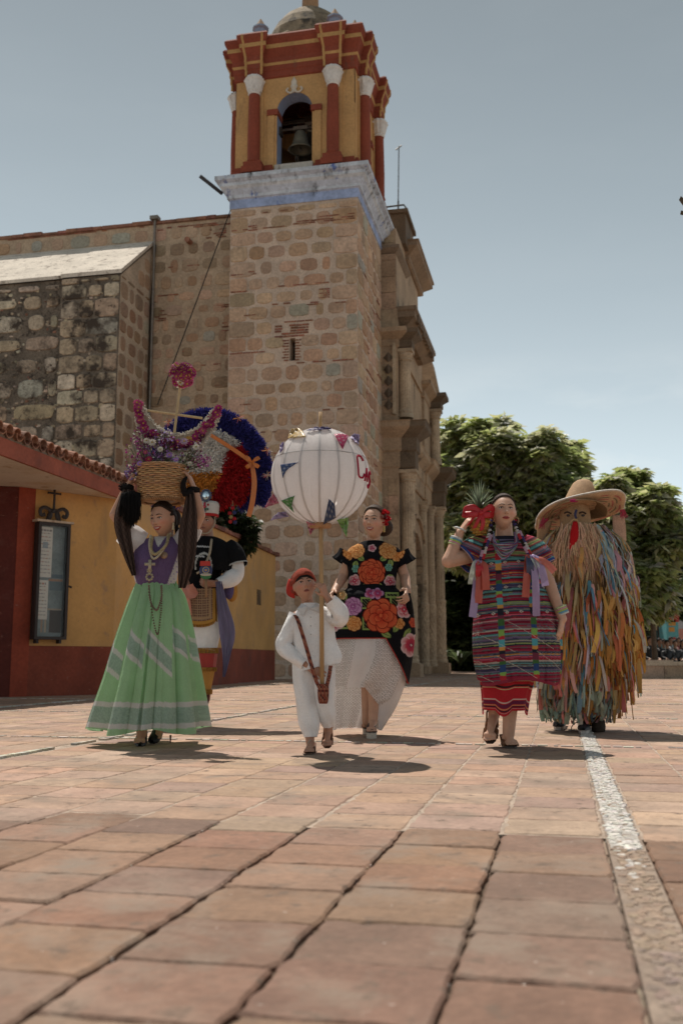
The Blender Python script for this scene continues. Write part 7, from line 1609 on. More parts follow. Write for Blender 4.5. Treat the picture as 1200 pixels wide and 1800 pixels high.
# ================================================================== FEATHER DANCER
def dancer():
    D = 8.62; g = W(358, 1276, D); r = thing('person', 'stern feather dancer in a black cape and gold fringed apron behind the green skirt', 'person', (g.x, D, 0))
    P = lambda x, y, dy=0.0: Wa(x, y, D + dy); SK = (.32, .165, .11); b = MB()
    h = Head(P(362, 917, -.02), .235, yaw=-5, up=2, roll=3); h.skull(b)
    limb(b, [P(362, 930, .02), P(364, 952, .03)], [.058, .064]); limb(b, [P(340, 968, .03), P(365, 975, .02), P(395, 968, .03)], [.07, .10, .07]); limb(b, [P(364, 980, .03), P(360, 1040, .03)], [.12, .12])
    limb(b, [P(400, 968, .02), P(408, 1012, .0), P(378, 1026, -.18)], [.055, .044, .028]); limb(b, [P(334, 968, .02), P(326, 1010, .0), P(334, 1040, -.10)], [.055, .044, .028])
    hand(b, P(378, 1026, -.18), (-1, -.15, .05), (0, .8, .6), 1.05, (.9, 1.0, .7), 1); hand(b, P(334, 1040, -.10), (0, -.2, -1), (.8, .3, 0), 1, (.5, .6, .5), 1)
    limb(b, [P(350, 1060, .03), P(352, 1150, -.02), P(358, 1225, -.02)], [.09, .062, .038]); limb(b, [P(372, 1060, .03), P(366, 1150, -.10), P(362, 1228, -.06)], [.09, .062, .038])
    make_body(r, b, SK, colfn=blush(h, SK)); h.face(r, lips=(.20, .075, .055), smile=-.3, stern=1.0, brow=(.02, .014, .01))
    h.hair(r, (.015, .012, .01), hl=.22, thick=.02, low=-.1)
    # tall hat with beads, mirror
    c = h.T([(0, .02, .20)])[0]; m = MB((.52, .50, .46)); m.lathe([(.098, 0), (.106, .02), (.112, .10), (.10, .125)], tuple(c), 28, sy=1.1); m.lathe([(.101, -.008), (.107, 0), (.107, .016)], tuple(c), 28, (.36, .03, .03), False, sy=1.1); m.build('hat', M_CLOTH, r, True, world=True)
    for (x, z, c2, s_) in ((0, .03, (.05, .07, .10), .012), (-.012, .05, (.3, .04, .08), .010), (.012, .05, (.05, .12, .08), .010), (0, .07, (.30, .03, .05), .014), (-.028, .045, (.05, .1, .08), .009), (.028, .045, (.05, .1, .08), .009), (-.03, .085, (.35, .03, .05), .009), (.03, .085, (.35, .03, .05), .009), (0, .095, (.3, .03, .06), .011)):
        m = MB(c2); m.ball(tuple(c + [x, -.125, z]), (s_, .006, s_ * 1.2), 8, 6); m.build('hat_bead', M_BEAD, r, True, world=True)
    mc = c + np.array([.01, -.128, .165]); m = MB((.07, .09, .13)); m.ball(tuple(mc), (.044, .010, .050), 20, 8)
    for k in range(14): q = 2 * PI * k / 14; m.ball((mc[0] + .044 * math.cos(q), mc[1], mc[2] + .05 * math.sin(q)), .009, 7, 5, (.08, .10, .16))
    o = m.build('mirror_frame', M_BEAD, r, True, world=True); m = MB((.45, .55, .60)); m.ball((mc[0], mc[1] - .008, mc[2]), (.028, .005, .036), 18, 8); m.build('mirror', mat('mirror', .08, (1, 0), (1, 0), None, metal=1.0), o, True, world=True)
    m = MB((.36, .30, .22)); m.tube([tuple(p) for p in cr([h.T([(.33, -.1, .2)])[0], h.T([(.36, -.12, -.1)])[0], h.T([(.2, -.3, -.45)])[0], h.T([(0, -.38, -.5)])[0], h.T([(-.2, -.3, -.45)])[0], h.T([(-.36, -.12, -.1)])[0]], 24)], .006, 5); m.tube([tuple(p) for p in cr([P(372, 948, -.12), P(368, 975, -.20), P(356, 1000, -.24), P(346, 1008, -.24)], 14)], .010, 6); m.build('chin_cord', M_CLOTH, r, True, world=True)
    BK = (.007, .007, .008)
    T = loft(D + .02, [(944, 348, 380, .08, 0), (950, 335, 394, .11, 0), (962, 326, 408, .15, 0), (985, 322, 414, .19, 0), (1005, 322, 412, .19, 0)], 90, 200, lambda th, t: 1 + .02 * np.sin(th * 9) * t, 2.2)
    F_ = T.reshape(-1, 3); C = np.tile(np.array(BK), (len(F_), 1)); X = (F_[:, 0] - P(362, 0)[0]) * 203 + 362; dZ = P(362, 960)[2] - F_[:, 2]; Y = 960 + dZ * 203
    for (y0, a, b_) in ((962, 338, 396), (980, 338, 386)): C[(np.abs(Y - y0 - 1.4 * np.abs(np.sin(X * .7)) + (X - 365) * -.05) < 1.3) & (X > a) & (X < b_) & (F_[:, 1] < D)] = (.42, .42, .42)
    C[(np.abs(np.hypot((X - 384) / 14, (Y - 998) / 22) - 1) < .09) & (F_[:, 1] < D)] = (.40, .40, .38); C[-4:] = (.42, .42, .42)
    grid_obj('cape', T, C.reshape(90, 200, 3), M_CLOTH, r, wrap=True)
    sl_ = pipe([P(392, 962, .03), P(404, 976, .03), P(413, 998, .01)], [.10, .125, .12], 24, 60, lambda th, t: 1 + .03 * np.sin(th * 6)); C = np.zeros((24, 60, 3)); C[:] = BK; C[-2:] = (.42, .42, .4); grid_obj('cape_sleeve', sl_, C, M_CLOTH, r, wrap=True)
    B_ = loft(D + .02, [(995, 326, 392, .16, 0), (1015, 328, 388, .15, 0), (1038, 330, 384, .15, 0)], 60, 140); F_ = B_.reshape(-1, 3); C = np.tile(np.array(BK), (len(F_), 1)); X = (F_[:, 0] - P(362, 0)[0]) * 203 + 362; Y = 960 + (P(362, 960)[2] - F_[:, 2]) * 203
    w = np.abs(((Y - 995) / 13 + (X - 340) / 13) % 2 - 1); w2 = np.abs(((Y - 995) / 13 - (X - 340) / 13) % 2 - 1); C[((w < .09) | (w2 < .09)) & (X < 356)] = (.40, .38, .36); grid_obj('black_jacket', B_, C.reshape(60, 140, 3), M_CLOTH, r, wrap=True)
    WT = (.72, .71, .70); grid_obj('white_sleeve', pipe([P(409, 985, .02), P(412, 1008, .0), P(400, 1020, -.09), P(382, 1026, -.16)], [.085, .082, .070, .040], 30, 30, lambda th, t: 1 + .05 * np.sin(th * 4 + 12 * t)), WT, M_CLOTH, r, wrap=True)
    # apron with gold fringe
    n = 60; A = np.zeros((n, n, 3)); C = np.zeros((n, n, 3))
    for i in range(n):
        for j in range(n):
            u, v = j / (n - 1), i / (n - 1); e = min(1, (1 - abs(2 * u - 1)) * 4); x = 322 + 57 * u; y = 1034 + (64 * (.80 + .20 * math.sin(PI * min(1, max(0, u))) ** .4)) * v; A[i, j] = P(x, y, -.17 - .035 * math.sin(PI * u) - .02 * v)
            ed = min(u, 1 - u, 1 - v) * 57; C[i, j] = (.40, .21, .05) if ed < 5 else ((.34, .22, .12) if 9 < ed < 11 else [(.06, .025, .03), (.22, .13, .08), (.10, .04, .05), (.30, .20, .12)][(i // 2 * 7 + j // 2 * 3 + (i // 2) * (j // 2)) % 4])
    grid_obj('apron', A, C, M_CLOTH, r, solid=.006)
    fr = MB((.42, .22, .05))
    for k in range(130): x = 322 + 57 * k / 129; p = P(x, 1034 + 64 * (.80 + .20 * max(0, math.sin(PI * k / 129)) ** .4) - 2, -.19); fr.tube([tuple(p), tuple(p + [R(-.003, .003), R(-.005, .005), -.032])], [.003, .0022], 4, vary((.42, .22, .05), .2))
    for k in range(40): p = P(378, 1036 + 54 * k / 39, -.17); fr.tube([tuple(p), tuple(p + [.022, R(-.005, .005), -.016])], [.003, .0022], 4, vary((.42, .22, .05), .2))
    fr.build('gold_fringe', M_FLUFF, r, world=True, kind='stuff')
    for x0, dy in ((366, -.06), (350, .0)):
        grid_obj('trouser_leg', pipe([P(x0, 1070, dy + .02), P(x0 - 1, 1110, dy), P(x0 - 5, 1145, dy - .03)], [.12, .11, .095], 20, 40, lambda th, t: 1 + .04 * np.sin(th * 5)), WT, M_CLOTH, r, wrap=True)
        grid_obj('red_legging', pipe([P(x0 - 4, 1148, dy - .03), P(x0 - 6, 1178, dy - .03)], [.100, .093], 12, 40, lambda th, t: 1 + .03 * np.sin(th * 11)), (.36, .025, .02), M_SATIN, r, wrap=True)
        grid_obj('gold_legging', pipe([P(x0 - 6, 1176, dy - .03), P(x0 - 8, 1200, dy - .03), P(x0 - 9, 1216, dy - .03)], [.088, .074, .062], 16, 40, lambda th, t: 1 + .02 * np.sin(th * 9)), (.42, .22, .06), M_CLOTH, r, wrap=True)
        f2 = MB()
        for (y, rr, ll_) in ((1139, .108, .045), (1173, .101, .035), (1212, .075, .04)):
            for k in range(70): q = 2 * PI * k / 70; cc = P(x0 - 5 - (y - 1142) * .05, y, dy - .03); p = cc + [rr * math.cos(q), rr * math.sin(q), 0]; f2.tube([tuple(p), tuple(p + [R(-.004, .004), 0, -ll_])], [.0045, .003], 4, vary((.42, .22, .05), .2))
        f2.build('gold_fringe', M_FLUFF, r, world=True, kind='stuff')
        A = pipe([P(x0 - 9, 1214, dy - .03), P(x0 - 8, 1232, dy - .04), P(x0 - 10, 1243, dy - .10)], [.056, .047, .035], 20, 24); C = np.zeros((20, 24, 3)); C[:] = (.09, .03, .03); C[::4, ::3] = (.3, .2, .15); grid_obj('sock', A, C, M_CLOTH, r, wrap=True)
        shoe(r, P(x0 - 9, 1240, dy - .02), P(x0 - 11, 1247, dy - .16), .95, (.09, .035, .03), (.04, .03, .03), .012)
    strip('shawl', [P(384, 1022, -.20), P(390, 1060, -.20), P(400, 1110, -.17), P(398, 1150, -.17), P(393, 1190, -.17)], [.05, .09, .135, .07, .02], (.13, .115, .22), M_SATIN, r, 30, side=(1, .3, 0), k=9, wave=.015)
    o = strip('bow_ribbon', [P(322, 1030, -.22), P(334, 1040, -.26), P(344, 1034, -.24)], [.03, .12, .10], (.50, .20, .14), M_SATIN, r, 12, side=(.2, 0, 1), k=5, wave=.008); strip('bow_ribbon', [P(326, 1036, -.24), P(330, 1060, -.25), P(334, 1082, -.24)], [.04, .05, .035], (.50, .20, .14), M_SATIN, r, 12, side=(1, 0, 0), k=4)
    m = MB((.40, .20, .05)); c = P(408, 1040, .02); m.ball(tuple(c), (.05, .05, .09), 12, 8); m.ball(tuple(c + [-.02, -.03, .01]), (.045, .04, .08), 12, 8, (.10, .08, .18)); m.build('hip_pouch', M_CLOTH, r, True, world=True)
    # hand held rattle paddle
    pd = thing('dance_rattle', 'round painted rattle paddle in red, blue and green, held by the feather dancer', 'rattle', tuple(P(362, 1004, -.27)))
    def disc(x, y, rx, ry, col, dy, name, par=pd, rot=0):
        m = MB(col); m.ball((0, 0, 0), (rx, .006, ry), 24, 8); V = np.vstack(m.V) + (P(x, y, -.27 + dy) - np.array(pd.location)); m.V = [V]; return m.build(name, M_FACE, par, True)
    disc(362, 1003, .055, .062, (.03, .04, .12), 0, 'paddle'); disc(362, 1013, .045, .026, (.03, .14, .05), -.008, 'green_field'); disc(362, 1010, .048, .012, (.42, .38, .32), -.012, 'pale_band'); disc(362, 1002, .030, .030, (.35, .28, .18), -.012, 'ring'); disc(362, 1002, .022, .022, (.05, .09, .25), -.016, 'centre'); disc(362, 1002, .010, .010, (.45, .25, .06), -.020, 'centre_dot')
    m = MB((.45, .03, .02)); a = P(361, 991, -.275) - np.array(pd.location); m.box(a[0] - .043, a[0] + .043, a[1] - .008, a[1] + .004, a[2] - .018, a[2] + .022); m.build('red_top', M_FACE, pd); m = MB((.25, .15, .08)); m.tube([tuple(P(362, 1018, -.265) - np.array(pd.location)), tuple(P(363, 1050, -.255) - np.array(pd.location))], .011, 8); m.build('handle', M_WOOD, pd, True)
    # ---- feather headdress
    hc = P(364, 852, .10); hd_ = thing('feather_headdress', 'huge round plumed headdress in blue, white, red and orange behind the basket', 'headdress', tuple(hc)); sc = (D + .1) / CAM_F
    m = MB((.20, .15, .12)); m.lathe([(.0, -.02), (.25, -.02), (.25, .02), (0, .02)], (0, 0, 0), 40); V = np.vstack(m.V)[:, [0, 2, 1]]; V[:, 1] += .03; m.V = [V]; m.C = [np.tile(np.array([(.18, .14, .14)]), (len(V), 1))]; m.build('frame_disc', M_CLOTH, hd_)
    rg = np.random.default_rng(8); N_ = 72000; th = rg.random(N_) * 2 * PI; ra = np.sqrt(rg.random(N_)) * 1.06; px = 368 + ra * 100 * np.cos(th); py = 836 - ra * 108 * np.sin(th)
    flat = py < 888 + 6 * np.sin(px * .15); px, py, ra, th = px[flat], py[flat], ra[flat], th[flat]
    zone = np.zeros(len(px), int)          # 0 blue 1 white 2 red 3 orange
    jit = rg.normal(size=len(px)) * 2.5; inner = ra + jit * .006 < .72; red = inner & ((px - 372 + jit) * .95 + (py - 850) * .35 > 6) & (py > 778 + (px - 440) * -.30 + jit) ; wh = inner & ~red; org = inner & ~red & (py > 832 + jit); zone[wh] = 1; zone[red] = 2; zone[org] = 3
    CZ = np.array([(.028, .028, .17), (.72, .70, .66), (.36, .010, .012), (.60, .24, .04)])[zone] * (1 + .35 * rg.normal(size=(len(px), 1)) * .5).clip(.4, 1.7)
    dd = np.where(zone == 0, -.02, -.05) + rg.normal(size=len(px)) * .018
    base = np.array([tuple(W(x, y, D + .10 + d)) for x, y, d in zip(px, py, dd)]) - np.array(hc)
    L_ = np.where(zone == 0, .045, .032)[:, None] * (.6 + .8 * rg.random((len(px), 1))); out = np.stack([np.cos(th), np.zeros_like(th) - .25, np.sin(th)], 1) + .75 * rg.normal(size=(len(px), 3)) * [1, .7, 1]; out /= np.linalg.norm(out, axis=1)[:, None]; sd = np.cross(out, rg.normal(size=out.shape)); sd /= np.linalg.norm(sd, axis=1)[:, None]; wdt = .0052
    V = np.stack([base - sd * wdt * .6, base + out * L_ * .5 + sd * wdt, base + out * L_ + [0, 0, -.008], base + out * L_ * .5 - sd * wdt], 1).reshape(-1, 3); link('plumes', mesh_from('plumes', V, np.arange(len(V)).reshape(-1, 4), np.repeat(CZ, 4, 0), M_FLUFF), hd_, kind='stuff')
    OR_ = (.55, .17, .04)
    strip('orange_ribbon', [P(366, 762, -.02), P(395, 780, -.03), P(425, 800, -.03), P(440, 812, -.03)], [.03, .035, .035, .03], OR_, M_SATIN, hd_, 16, side=(.4, -.3, 1), k=4)
    strip('orange_ribbon', [P(442, 812, -.04), P(447, 845, -.05), P(444, 880, -.05), P(437, 908, -.05)], [.035, .045, .045, .042], OR_, M_SATIN, hd_, 16, side=(1, 0, 0), k=4, wave=.004)
    for q in (.6, 2.4, -.7, -2.3): strip('orange_ribbon', [P(443, 812, -.05), P(443 + 9 * math.cos(q), 812 - 9 * math.sin(q), -.08), P(443 + 16 * math.cos(q), 812 - 14 * math.sin(q), -.05)], [.01, .035, .03], OR_, M_SATIN, hd_, 8, side=(-math.sin(q), 0, math.cos(q)), k=3)
    for (x, y) in ((420, 735), (470, 792), (470, 835), (296, 742)):
        m = MB((.5, .25, .14))
        for k in range(16): q = R(0, 6.28); a = P(x, y, -.02); m.tube([tuple(a), tuple(a + [math.cos(q) * R(.03, .06), R(-.02, .02), math.sin(q) * R(.02, .05)])], [.004, .0015], 4, vary(random.choice([(.55, .25, .1), (.5, .15, .15), (.5, .4, .35)]), .2))
        m.build('tuft', M_FLUFF, hd_, world=True)
    pm = MB()
    for (x, y, c) in ((409, 893, (.4, .02, .03)), (404, 902, (.4, .02, .03)), (412, 901, (.04, .05, .15)), (406, 909, (.35, .25, .1)), (412, 912, (.4, .02, .03)), (405, 917, (.4, .03, .03)), (413, 918, (.04, .04, .12))): pm.ball(tuple(P(x, y, -.03)), .019, 8, 6, c)
    pm.tube([tuple(P(409, 880, -.03)), tuple(P(409, 905, -.03))], .004, 4, (.4, .2, .1)); pm.build('pompom_tassel', M_FLUFF, hd_, True, world=True)
dancer()

# ================================================================== MASKED DANCER IN RAGS AND RIBBONS
def masked():
    D = 7.95; g = W(1025, 1284, D); r = thing('person', 'masked dancer covered in long rag ribbons under a huge upturned straw sombrero', 'person', (g.x, D, 0))
    P = lambda x, y, dy=0.0: Wa(x, y, D + dy); b = MB(); DK = (.02, .022, .03)
    limb(b, [P(1015, 930, .05), P(1018, 960, .04)], [.06, .07]); b.ball(tuple(P(1013, 912, .04)), (.09, .10, .13), 16, 12); limb(b, [P(985, 975, .03), P(1050, 975, .03)], [.09, .09]); limb(b, [P(1018, 970, .03), P(1020, 1100, .03)], [.17, .18])
    limb(b, [P(1055, 970, .03), P(1080, 1040, .0), P(1085, 1110, -.08)], [.08, .06, .045]); limb(b, [P(980, 970, .03), P(965, 1040, .0), P(985, 1100, -.15)], [.08, .06, .045]); hand(b, P(985, 1100, -.15), (-.2, -.3, -1), (.8, .3, 0), 1, (.4, .5, .4)); hand(b, P(1085, 1110, -.08), (.1, -.2, -1), (-.8, .3, 0), 1, (.4, .5, .4), -1)
    limb(b, [P(1005, 1100, .03), P(1000, 1180, -.02), P(988, 1262, .0)], [.11, .08, .05]); limb(b, [P(1040, 1100, .03), P(1036, 1190, .0), P(1030, 1268, -.02)], [.11, .08, .05]); limb(b, [P(1045, 1100, .06), P(1052, 1200, .08), P(1056, 1262, .12)], [.10, .07, .05]) if False else None
    make_body(r, b, DK, .007, 3)
    for hx, hy, bx_, by_ in ((988, 1276, 980, 1282), (1030, 1280, 1024, 1288)):
        a, c = G(hx, hy), G(bx_, by_); shoe(r, (a.x, a.y + .02, .03), (c.x, c.y - .03, .028), 1.1, (.015, .017, .025), (.48, .45, .42), .028)
    m = MB((.06, .045, .035)); c = G(1054, 1287); m.lathe([(.0, 0), (.055, .0), (.062, .04), (.055, .1), (.06, .16)], (c.x, c.y + .05, 0), 16, sx=.9); m.build('trouser_cuff', M_CLOTH, r, True, world=True)
    m = MB((.02, .02, .02)); a = G(1005, 1283); m.tube([tuple(p) for p in cr([(a.x + .09, a.y, .04), (a.x + .03, a.y - .03, .06), (a.x - .005, a.y - .02, .03), (a.x - .01, a.y - .01, .0)], 12)], .004, 5); m.build('lace', M_LEATHER, r, True, world=True)
    # quilted undergarment
    rows = [(925, 985, 1055, .16, 0), (945, 962, 1080, .20, 0), (985, 950, 1092, .25, 0), (1040, 952, 1100, .27, 0), (1090, 952, 1102, .28, 0), (1140, 957, 1094, .26, 0), (1185, 963, 1074, .23, 0), (1225, 972, 1056, .19, 0), (1250, 978, 1048, .16, 0)]
    T = loft(D + .02, rows, 60, 90, lambda th, t: 1 + .03 * np.sin(th * 9 + t * 9)); C = np.zeros((60, 90, 3)); C[:] = (.20, .13, .07); C[int(60 * .75):] = (.06, .05, .045); grid_obj('ragged_tunic', T, C, M_CLOTH, r, wrap=True)
    K0 = cr([list(W(xl, py, D)) + list(W(xr, py, D)) + [ry] for py, xl, xr, ry, dy in rows], 80)
    pal_top = [(.40, .47, .38), (.46, .43, .54), (.56, .32, .27), (.50, .36, .19), (.33, .46, .50), (.56, .45, .36), (.48, .24, .30), (.54, .29, .11), (.52, .52, .48), (.12, .27, .38)]
    pal_mid = [(.60, .27, .06), (.60, .36, .10), (.58, .19, .09), (.54, .38, .20), (.12, .27, .36), (.56, .32, .27), (.40, .47, .38), (.46, .43, .54), (.60, .19, .18), (.36, .24, .10), (.54, .48, .42)]
    pal_low = [(.34, .38, .28), (.29, .42, .37), (.60, .22, .20), (.52, .27, .26), (.46, .43, .32), (.20, .30, .36), (.54, .28, .11), (.10, .12, .14), (.50, .43, .35), (.58, .27, .09), (.38, .44, .34)]
    rg = random.Random(21); extra = MB(); cnt = 0
    cand = []
    for k in range(1900):
        t = rg.random() ** .9; th = rg.uniform(0, 2 * PI) if k % 4 == 0 else rg.uniform(PI * .95, 2.05 * PI); cand.append((t, th))
    cand.sort(key=lambda q: -q[0])
    for t, th in cand:
        if t < .34 and -.85 < math.cos(th) < .22 and math.sin(th) < 0 and rg.random() < .85: continue
        i = min(int(t * 79), 79); k_ = K0[i]; cx_ = (k_[0] + k_[3]) / 2; rx = (k_[3] - k_[0]) / 2; cz = k_[2]; ry = k_[6]; lift = rg.uniform(.0, .05)
        p0 = np.array([cx_ + (rx * .93 + lift) * math.cos(th), D + .02 + (ry + lift) * math.sin(th), cz]); L_ = rg.uniform(.14, .44) * (1.0 if t < .7 else .75); outv = np.array([math.cos(th), math.sin(th), 0])
        if p0[2] - L_ < .12: L_ = max(.05, p0[2] - rg.uniform(.06, .20))
        fl_ = rg.uniform(.01, .09); sway = rg.uniform(-.07, .07) - (.03 if math.cos(th) < -.2 else -.03) * 0
        bottom_pull = -.10 * max(0, t - .55) * math.copysign(1, math.cos(th)) * abs(math.cos(th))
        path = [p0, p0 + outv * fl_ + np.array([sway * .3 + bottom_pull * .5, -.01, -L_ * .45]), p0 + outv * (fl_ * .8) + np.array([sway + bottom_pull, -.015, -L_])]
        pal = pal_top if t < .33 else (pal_mid if t < .68 else pal_low); c = vary(rg.choice(pal), .18)
        if .3 < t < .72 and math.cos(th) > .15 and rg.random() < .6: c = vary(rg.choice([(.50, .26, .07), (.48, .17, .06), (.52, .31, .10)]), .15)
        if t > .72 and math.cos(th) < -.3 and rg.random() < .6: c = vary(rg.choice([(.24, .33, .28), (.28, .30, .22)]), .15)
        if t < .4 and math.cos(th) < -.1 and rg.random() < .55: c = vary(rg.choice([(.42, .26, .10), (.40, .17, .08), (.40, .30, .16), (.3, .1, .1)]), .15)
        w = rg.choice([.010, .014, .02, .028, .036]); tw = rg.uniform(-.5, .5); side = (-math.sin(th) + tw * .3, math.cos(th), tw * .3)
        if t < .62 and cnt < 0: pass
        K = cr(path, 7); Wd = [w * .8, w, w * 1.05, w * 1.1, w * 1.05, w * rg.uniform(.9, 1.2), w * rg.uniform(.6, 1.2)]; s_ = np.array(side); s_ /= np.linalg.norm(s_); A = np.zeros((7, 3, 3)); tws = rg.uniform(-2.4, 2.4)
        for ii in range(7):
            q = tws * ii / 6; ss = s_ * math.cos(q) + outv * math.sin(q)
            for j in (-1, 0, 1): A[ii, j + 1] = K[ii] + ss * Wd[ii] * .5 * j + outv * (.004 if j == 0 else 0) + rg.uniform(-.003, .003)
        if math.sin(th) < .35 and cnt < 285 and k % 1 == 0 and rg.random() < .42:
            grid_obj('ribbon', A, c, M_THIN if rg.random() < .5 else M_CLOTH, r); cnt += 1
        else: extra.grid(A, c)
    extra.build('rag_strips', M_CLOTH, r, True, world=True, kind='stuff')
    # cloth mask with a long red tongue and a raffia beard
    mc = P(1013, 915, -.09); TN = (.34, .21, .11); m = MB(TN); n = 30
    A = []
    for i in range(20):
        v = i / 19; row = []
        for j in range(n): u = j / (n - 1) * PI; rx = .105 + .012 * math.sin(v * 3); row.append((mc[0] - rx * math.cos(u), mc[1] + .06 - .13 * math.sin(u) - .02 * math.exp(-((v - .5) / .18) ** 2) * math.exp(-((u - PI / 2) / .25) ** 2) * 2, mc[2] + .13 - .30 * v))
        A.append(row)
    m.grid(np.array(A)); o = m.build('mask', M_STRAW, r, True, world=True); md = o.modifiers.new('t', 'SOLIDIFY'); md.thickness = .006
    def mk(pts, rad, col, name): q = MB(col); q.tube([tuple(p) for p in pts], rad, 7); q.build(name, M_CLOTH, r, True, world=True)
    y0 = -.245
    for s_ in (-1, 1):
        mk(cr([P(1010 + s_ * 13 - 6, 902, y0 + .02), P(1010 + s_ * 13, 900, y0 + .005), P(1010 + s_ * 13 + 6, 903, y0 + .02)], 8), .007, (.05, .03, .02), 'painted_brow'); m = MB((.03, .02, .02)); m.ball(tuple(P(1010 + s_ * 13 + 1, 906, y0 + .01)), (.016, .01, .010), 10, 6); m.build('mask_eye', M_FACE, r, True, world=True)
    mk(cr([P(1012, 897, y0), P(1010, 905, y0 - .02), P(1012, 911, y0 - .01)], 6), .010, (.05, .05, .10), 'painted_nose')
    tg = np.zeros((16, 5, 3)); K = cr([P(1010, 917, y0 - .005), P(1009, 935, y0 - .03), P(1007, 950, y0 - .035), P(1001, 965, y0 - .03)], 16); wt = cr([[.030], [.062], [.055], [.010]], 16)[:, 0]
    for i in range(16):
        for j in range(5): tg[i, j] = K[i] + [wt[i] * (j / 4 - .5), -.008 * (1 - abs(j - 2) / 2), 0]
    grid_obj('red_tongue', tg, (.42, .012, .015), M_CLOTH, r, solid=.01)
    mk(cr([P(1001, 922, y0), P(1004, 915, y0 - .01), P(1010, 913, y0 - .015), P(1015, 917, y0 - .01), P(1016, 930, y0 - .01)], 12), .006, (.45, .30, .16), 'mouth_rim')
    rf = MB()
    for k in range(420):
        q = rg.random(); x = 984 + 62 * q; y = 918 + rg.uniform(0, 30) * (1 if abs(q - .45) > .12 else 0) + (20 if abs(q - .42) < .10 else 0); a = P(x, y, -.21 - .04 * math.sin(PI * q) + rg.uniform(-.02, .02)); L_ = rg.uniform(.18, .42); dx = rg.uniform(-.05, .05) - .12 * (.5 - q) * 1.0
        wv = [a, a + [dx * .3 + rg.uniform(-.03, .03), -.02, -L_ * .33], a + [dx * .7 + rg.uniform(-.035, .035), -.01, -L_ * .66], a + [dx + rg.uniform(-.01, .01), .0, -L_]]; rf.tube([tuple(p) for p in cr(wv, 7)], [.0045, .005, .005, .0045, .004, .0035, .002], 4, vary((.46, .29, .18), .28))
    rf.build('raffia_beard', M_STRAW, r, world=True, kind='stuff')
    # inner hood of the hat
    m = MB((.25, .15, .07)); c = P(1013, 908, -.02); A = []
    for i in range(10):
        t = i / 9; A.append([(c[0] + (.11 + .12 * t) * math.cos(q), c[1] + (.13 + .10 * t) * math.sin(q) - .03, c[2] + .10 - .12 * t * (1 - .75 * max(0, -math.sin(q)) ** .8) + .02) for q in np.linspace(0, 2 * PI, 60, endpoint=False)])
    m.grid(np.array(A), None, True); o = m.build('hood_brim', M_STRAW, r, True, world=True); md = o.modifiers.new('t', 'SOLIDIFY'); md.thickness = .008
    # sombrero
    sb = thing('sombrero', 'giant tan straw sombrero with red and green bands, brim turned up at the front', 'hat', tuple(P(1018, 893, .06)))
    n, k = 140, 26; A = np.zeros((k, n, 3)); C = np.zeros((k, n, 3)); rl = math.radians(-11)
    for i in range(k):
        t = i / (k - 1)
        for j in range(n):
            q = 2 * PI * j / n; rad = .115 + .245 * t; fr_ = max(0, -math.sin(q)); x = rad * math.cos(q) * (1 + .03 * t); y = rad * math.sin(q) * (1 - .12 * fr_); z = -.02 - .10 * t * max(0, math.sin(q)) ** 1 - .06 * t ** 2 * abs(math.cos(q)) ** 3 * (1 - fr_) + .075 * t ** 1.3 * fr_ ** .35
            if t > .9: z += (t - .9) * .2
            X = x * math.cos(rl) + z * math.sin(rl) * -1 * -1 * 0 + x * 0; Z = z - x * math.sin(rl) * 1.0 * 1; A[i, j] = (X, y, Z)
            c_ = (.44, .285, .165)
            if (i // 1 + j // 1) % 2 == 0: c_ = (.40, .25, .14)
            if .15 < t < .85 and abs(math.cos(q)) > .35 and i % 3 == 0 and (j + i) % 16 < 11: c_ = (.33, .05, .06) if (i // 3) % 2 else (.07, .08, .04)
            if i >= k - 1: c_ = (.55, .50, .44)
            C[i, j] = c_
    grid_obj('brim', A, C, M_STRAW, sb, wrap=True, world=False, solid=.012)
    m = MB((.40, .25, .14)); pr = [(.118, -.02), (.125, .02), (.115, .09), (.092, .17), (.07, .225), (.045, .25), (.012, .262)]; V = []
    m.lathe(pr, (0, 0, 0), 40, sx=1.12, sy=.9); VV = np.vstack(m.V); th_ = math.radians(-16); y, z = VV[:, 1].copy(), VV[:, 2].copy(); VV[:, 1] = y * math.cos(th_) - z * math.sin(th_); VV[:, 2] = y * math.sin(th_) * .3 + z * math.cos(th_); VV[:, 0] += VV[:, 2] * .22; m.V = [VV]; m.build('crown', M_STRAW, sb, True)
    o = strip('straw_flap', [P(1086, 905, .02), P(1088, 940, .03), P(1089, 985, .03), P(1098, 1035, .02)], [.11, .12, .10, .05], (.42, .26, .18), M_STRAW, sb, 16, side=(1, .3, 0), k=5, solid=.006)
    strip('straw_flap', [P(958, 915, -.02), P(953, 940, .0), P(948, 965, .0)], [.12, .10, .06], (.44, .27, .15), M_STRAW, sb, 10, side=(1, .3, 0), k=5, solid=.006)
    m = MB((.35, .03, .10)); m.ball(tuple(P(1008, 880, -.26)), (.035, .012, .014), 12, 6); m.build('pink_knot', M_CLOTH, sb, True, world=True)
    for (a, c) in (((1092, 898), (1096, 908)), ((957, 912), (950, 925))): m = MB((.42, .05, .08)); [m.tube([tuple(P(a[0] + R(-5, 5), a[1] + R(-3, 3), -.05)), tuple(P(c[0] + R(-7, 7), c[1] + R(-6, 6), -.06))], [.006, .003], 4) for _ in range(14)]; m.build('yarn_tuft', M_FLUFF, sb, world=True)
masked()

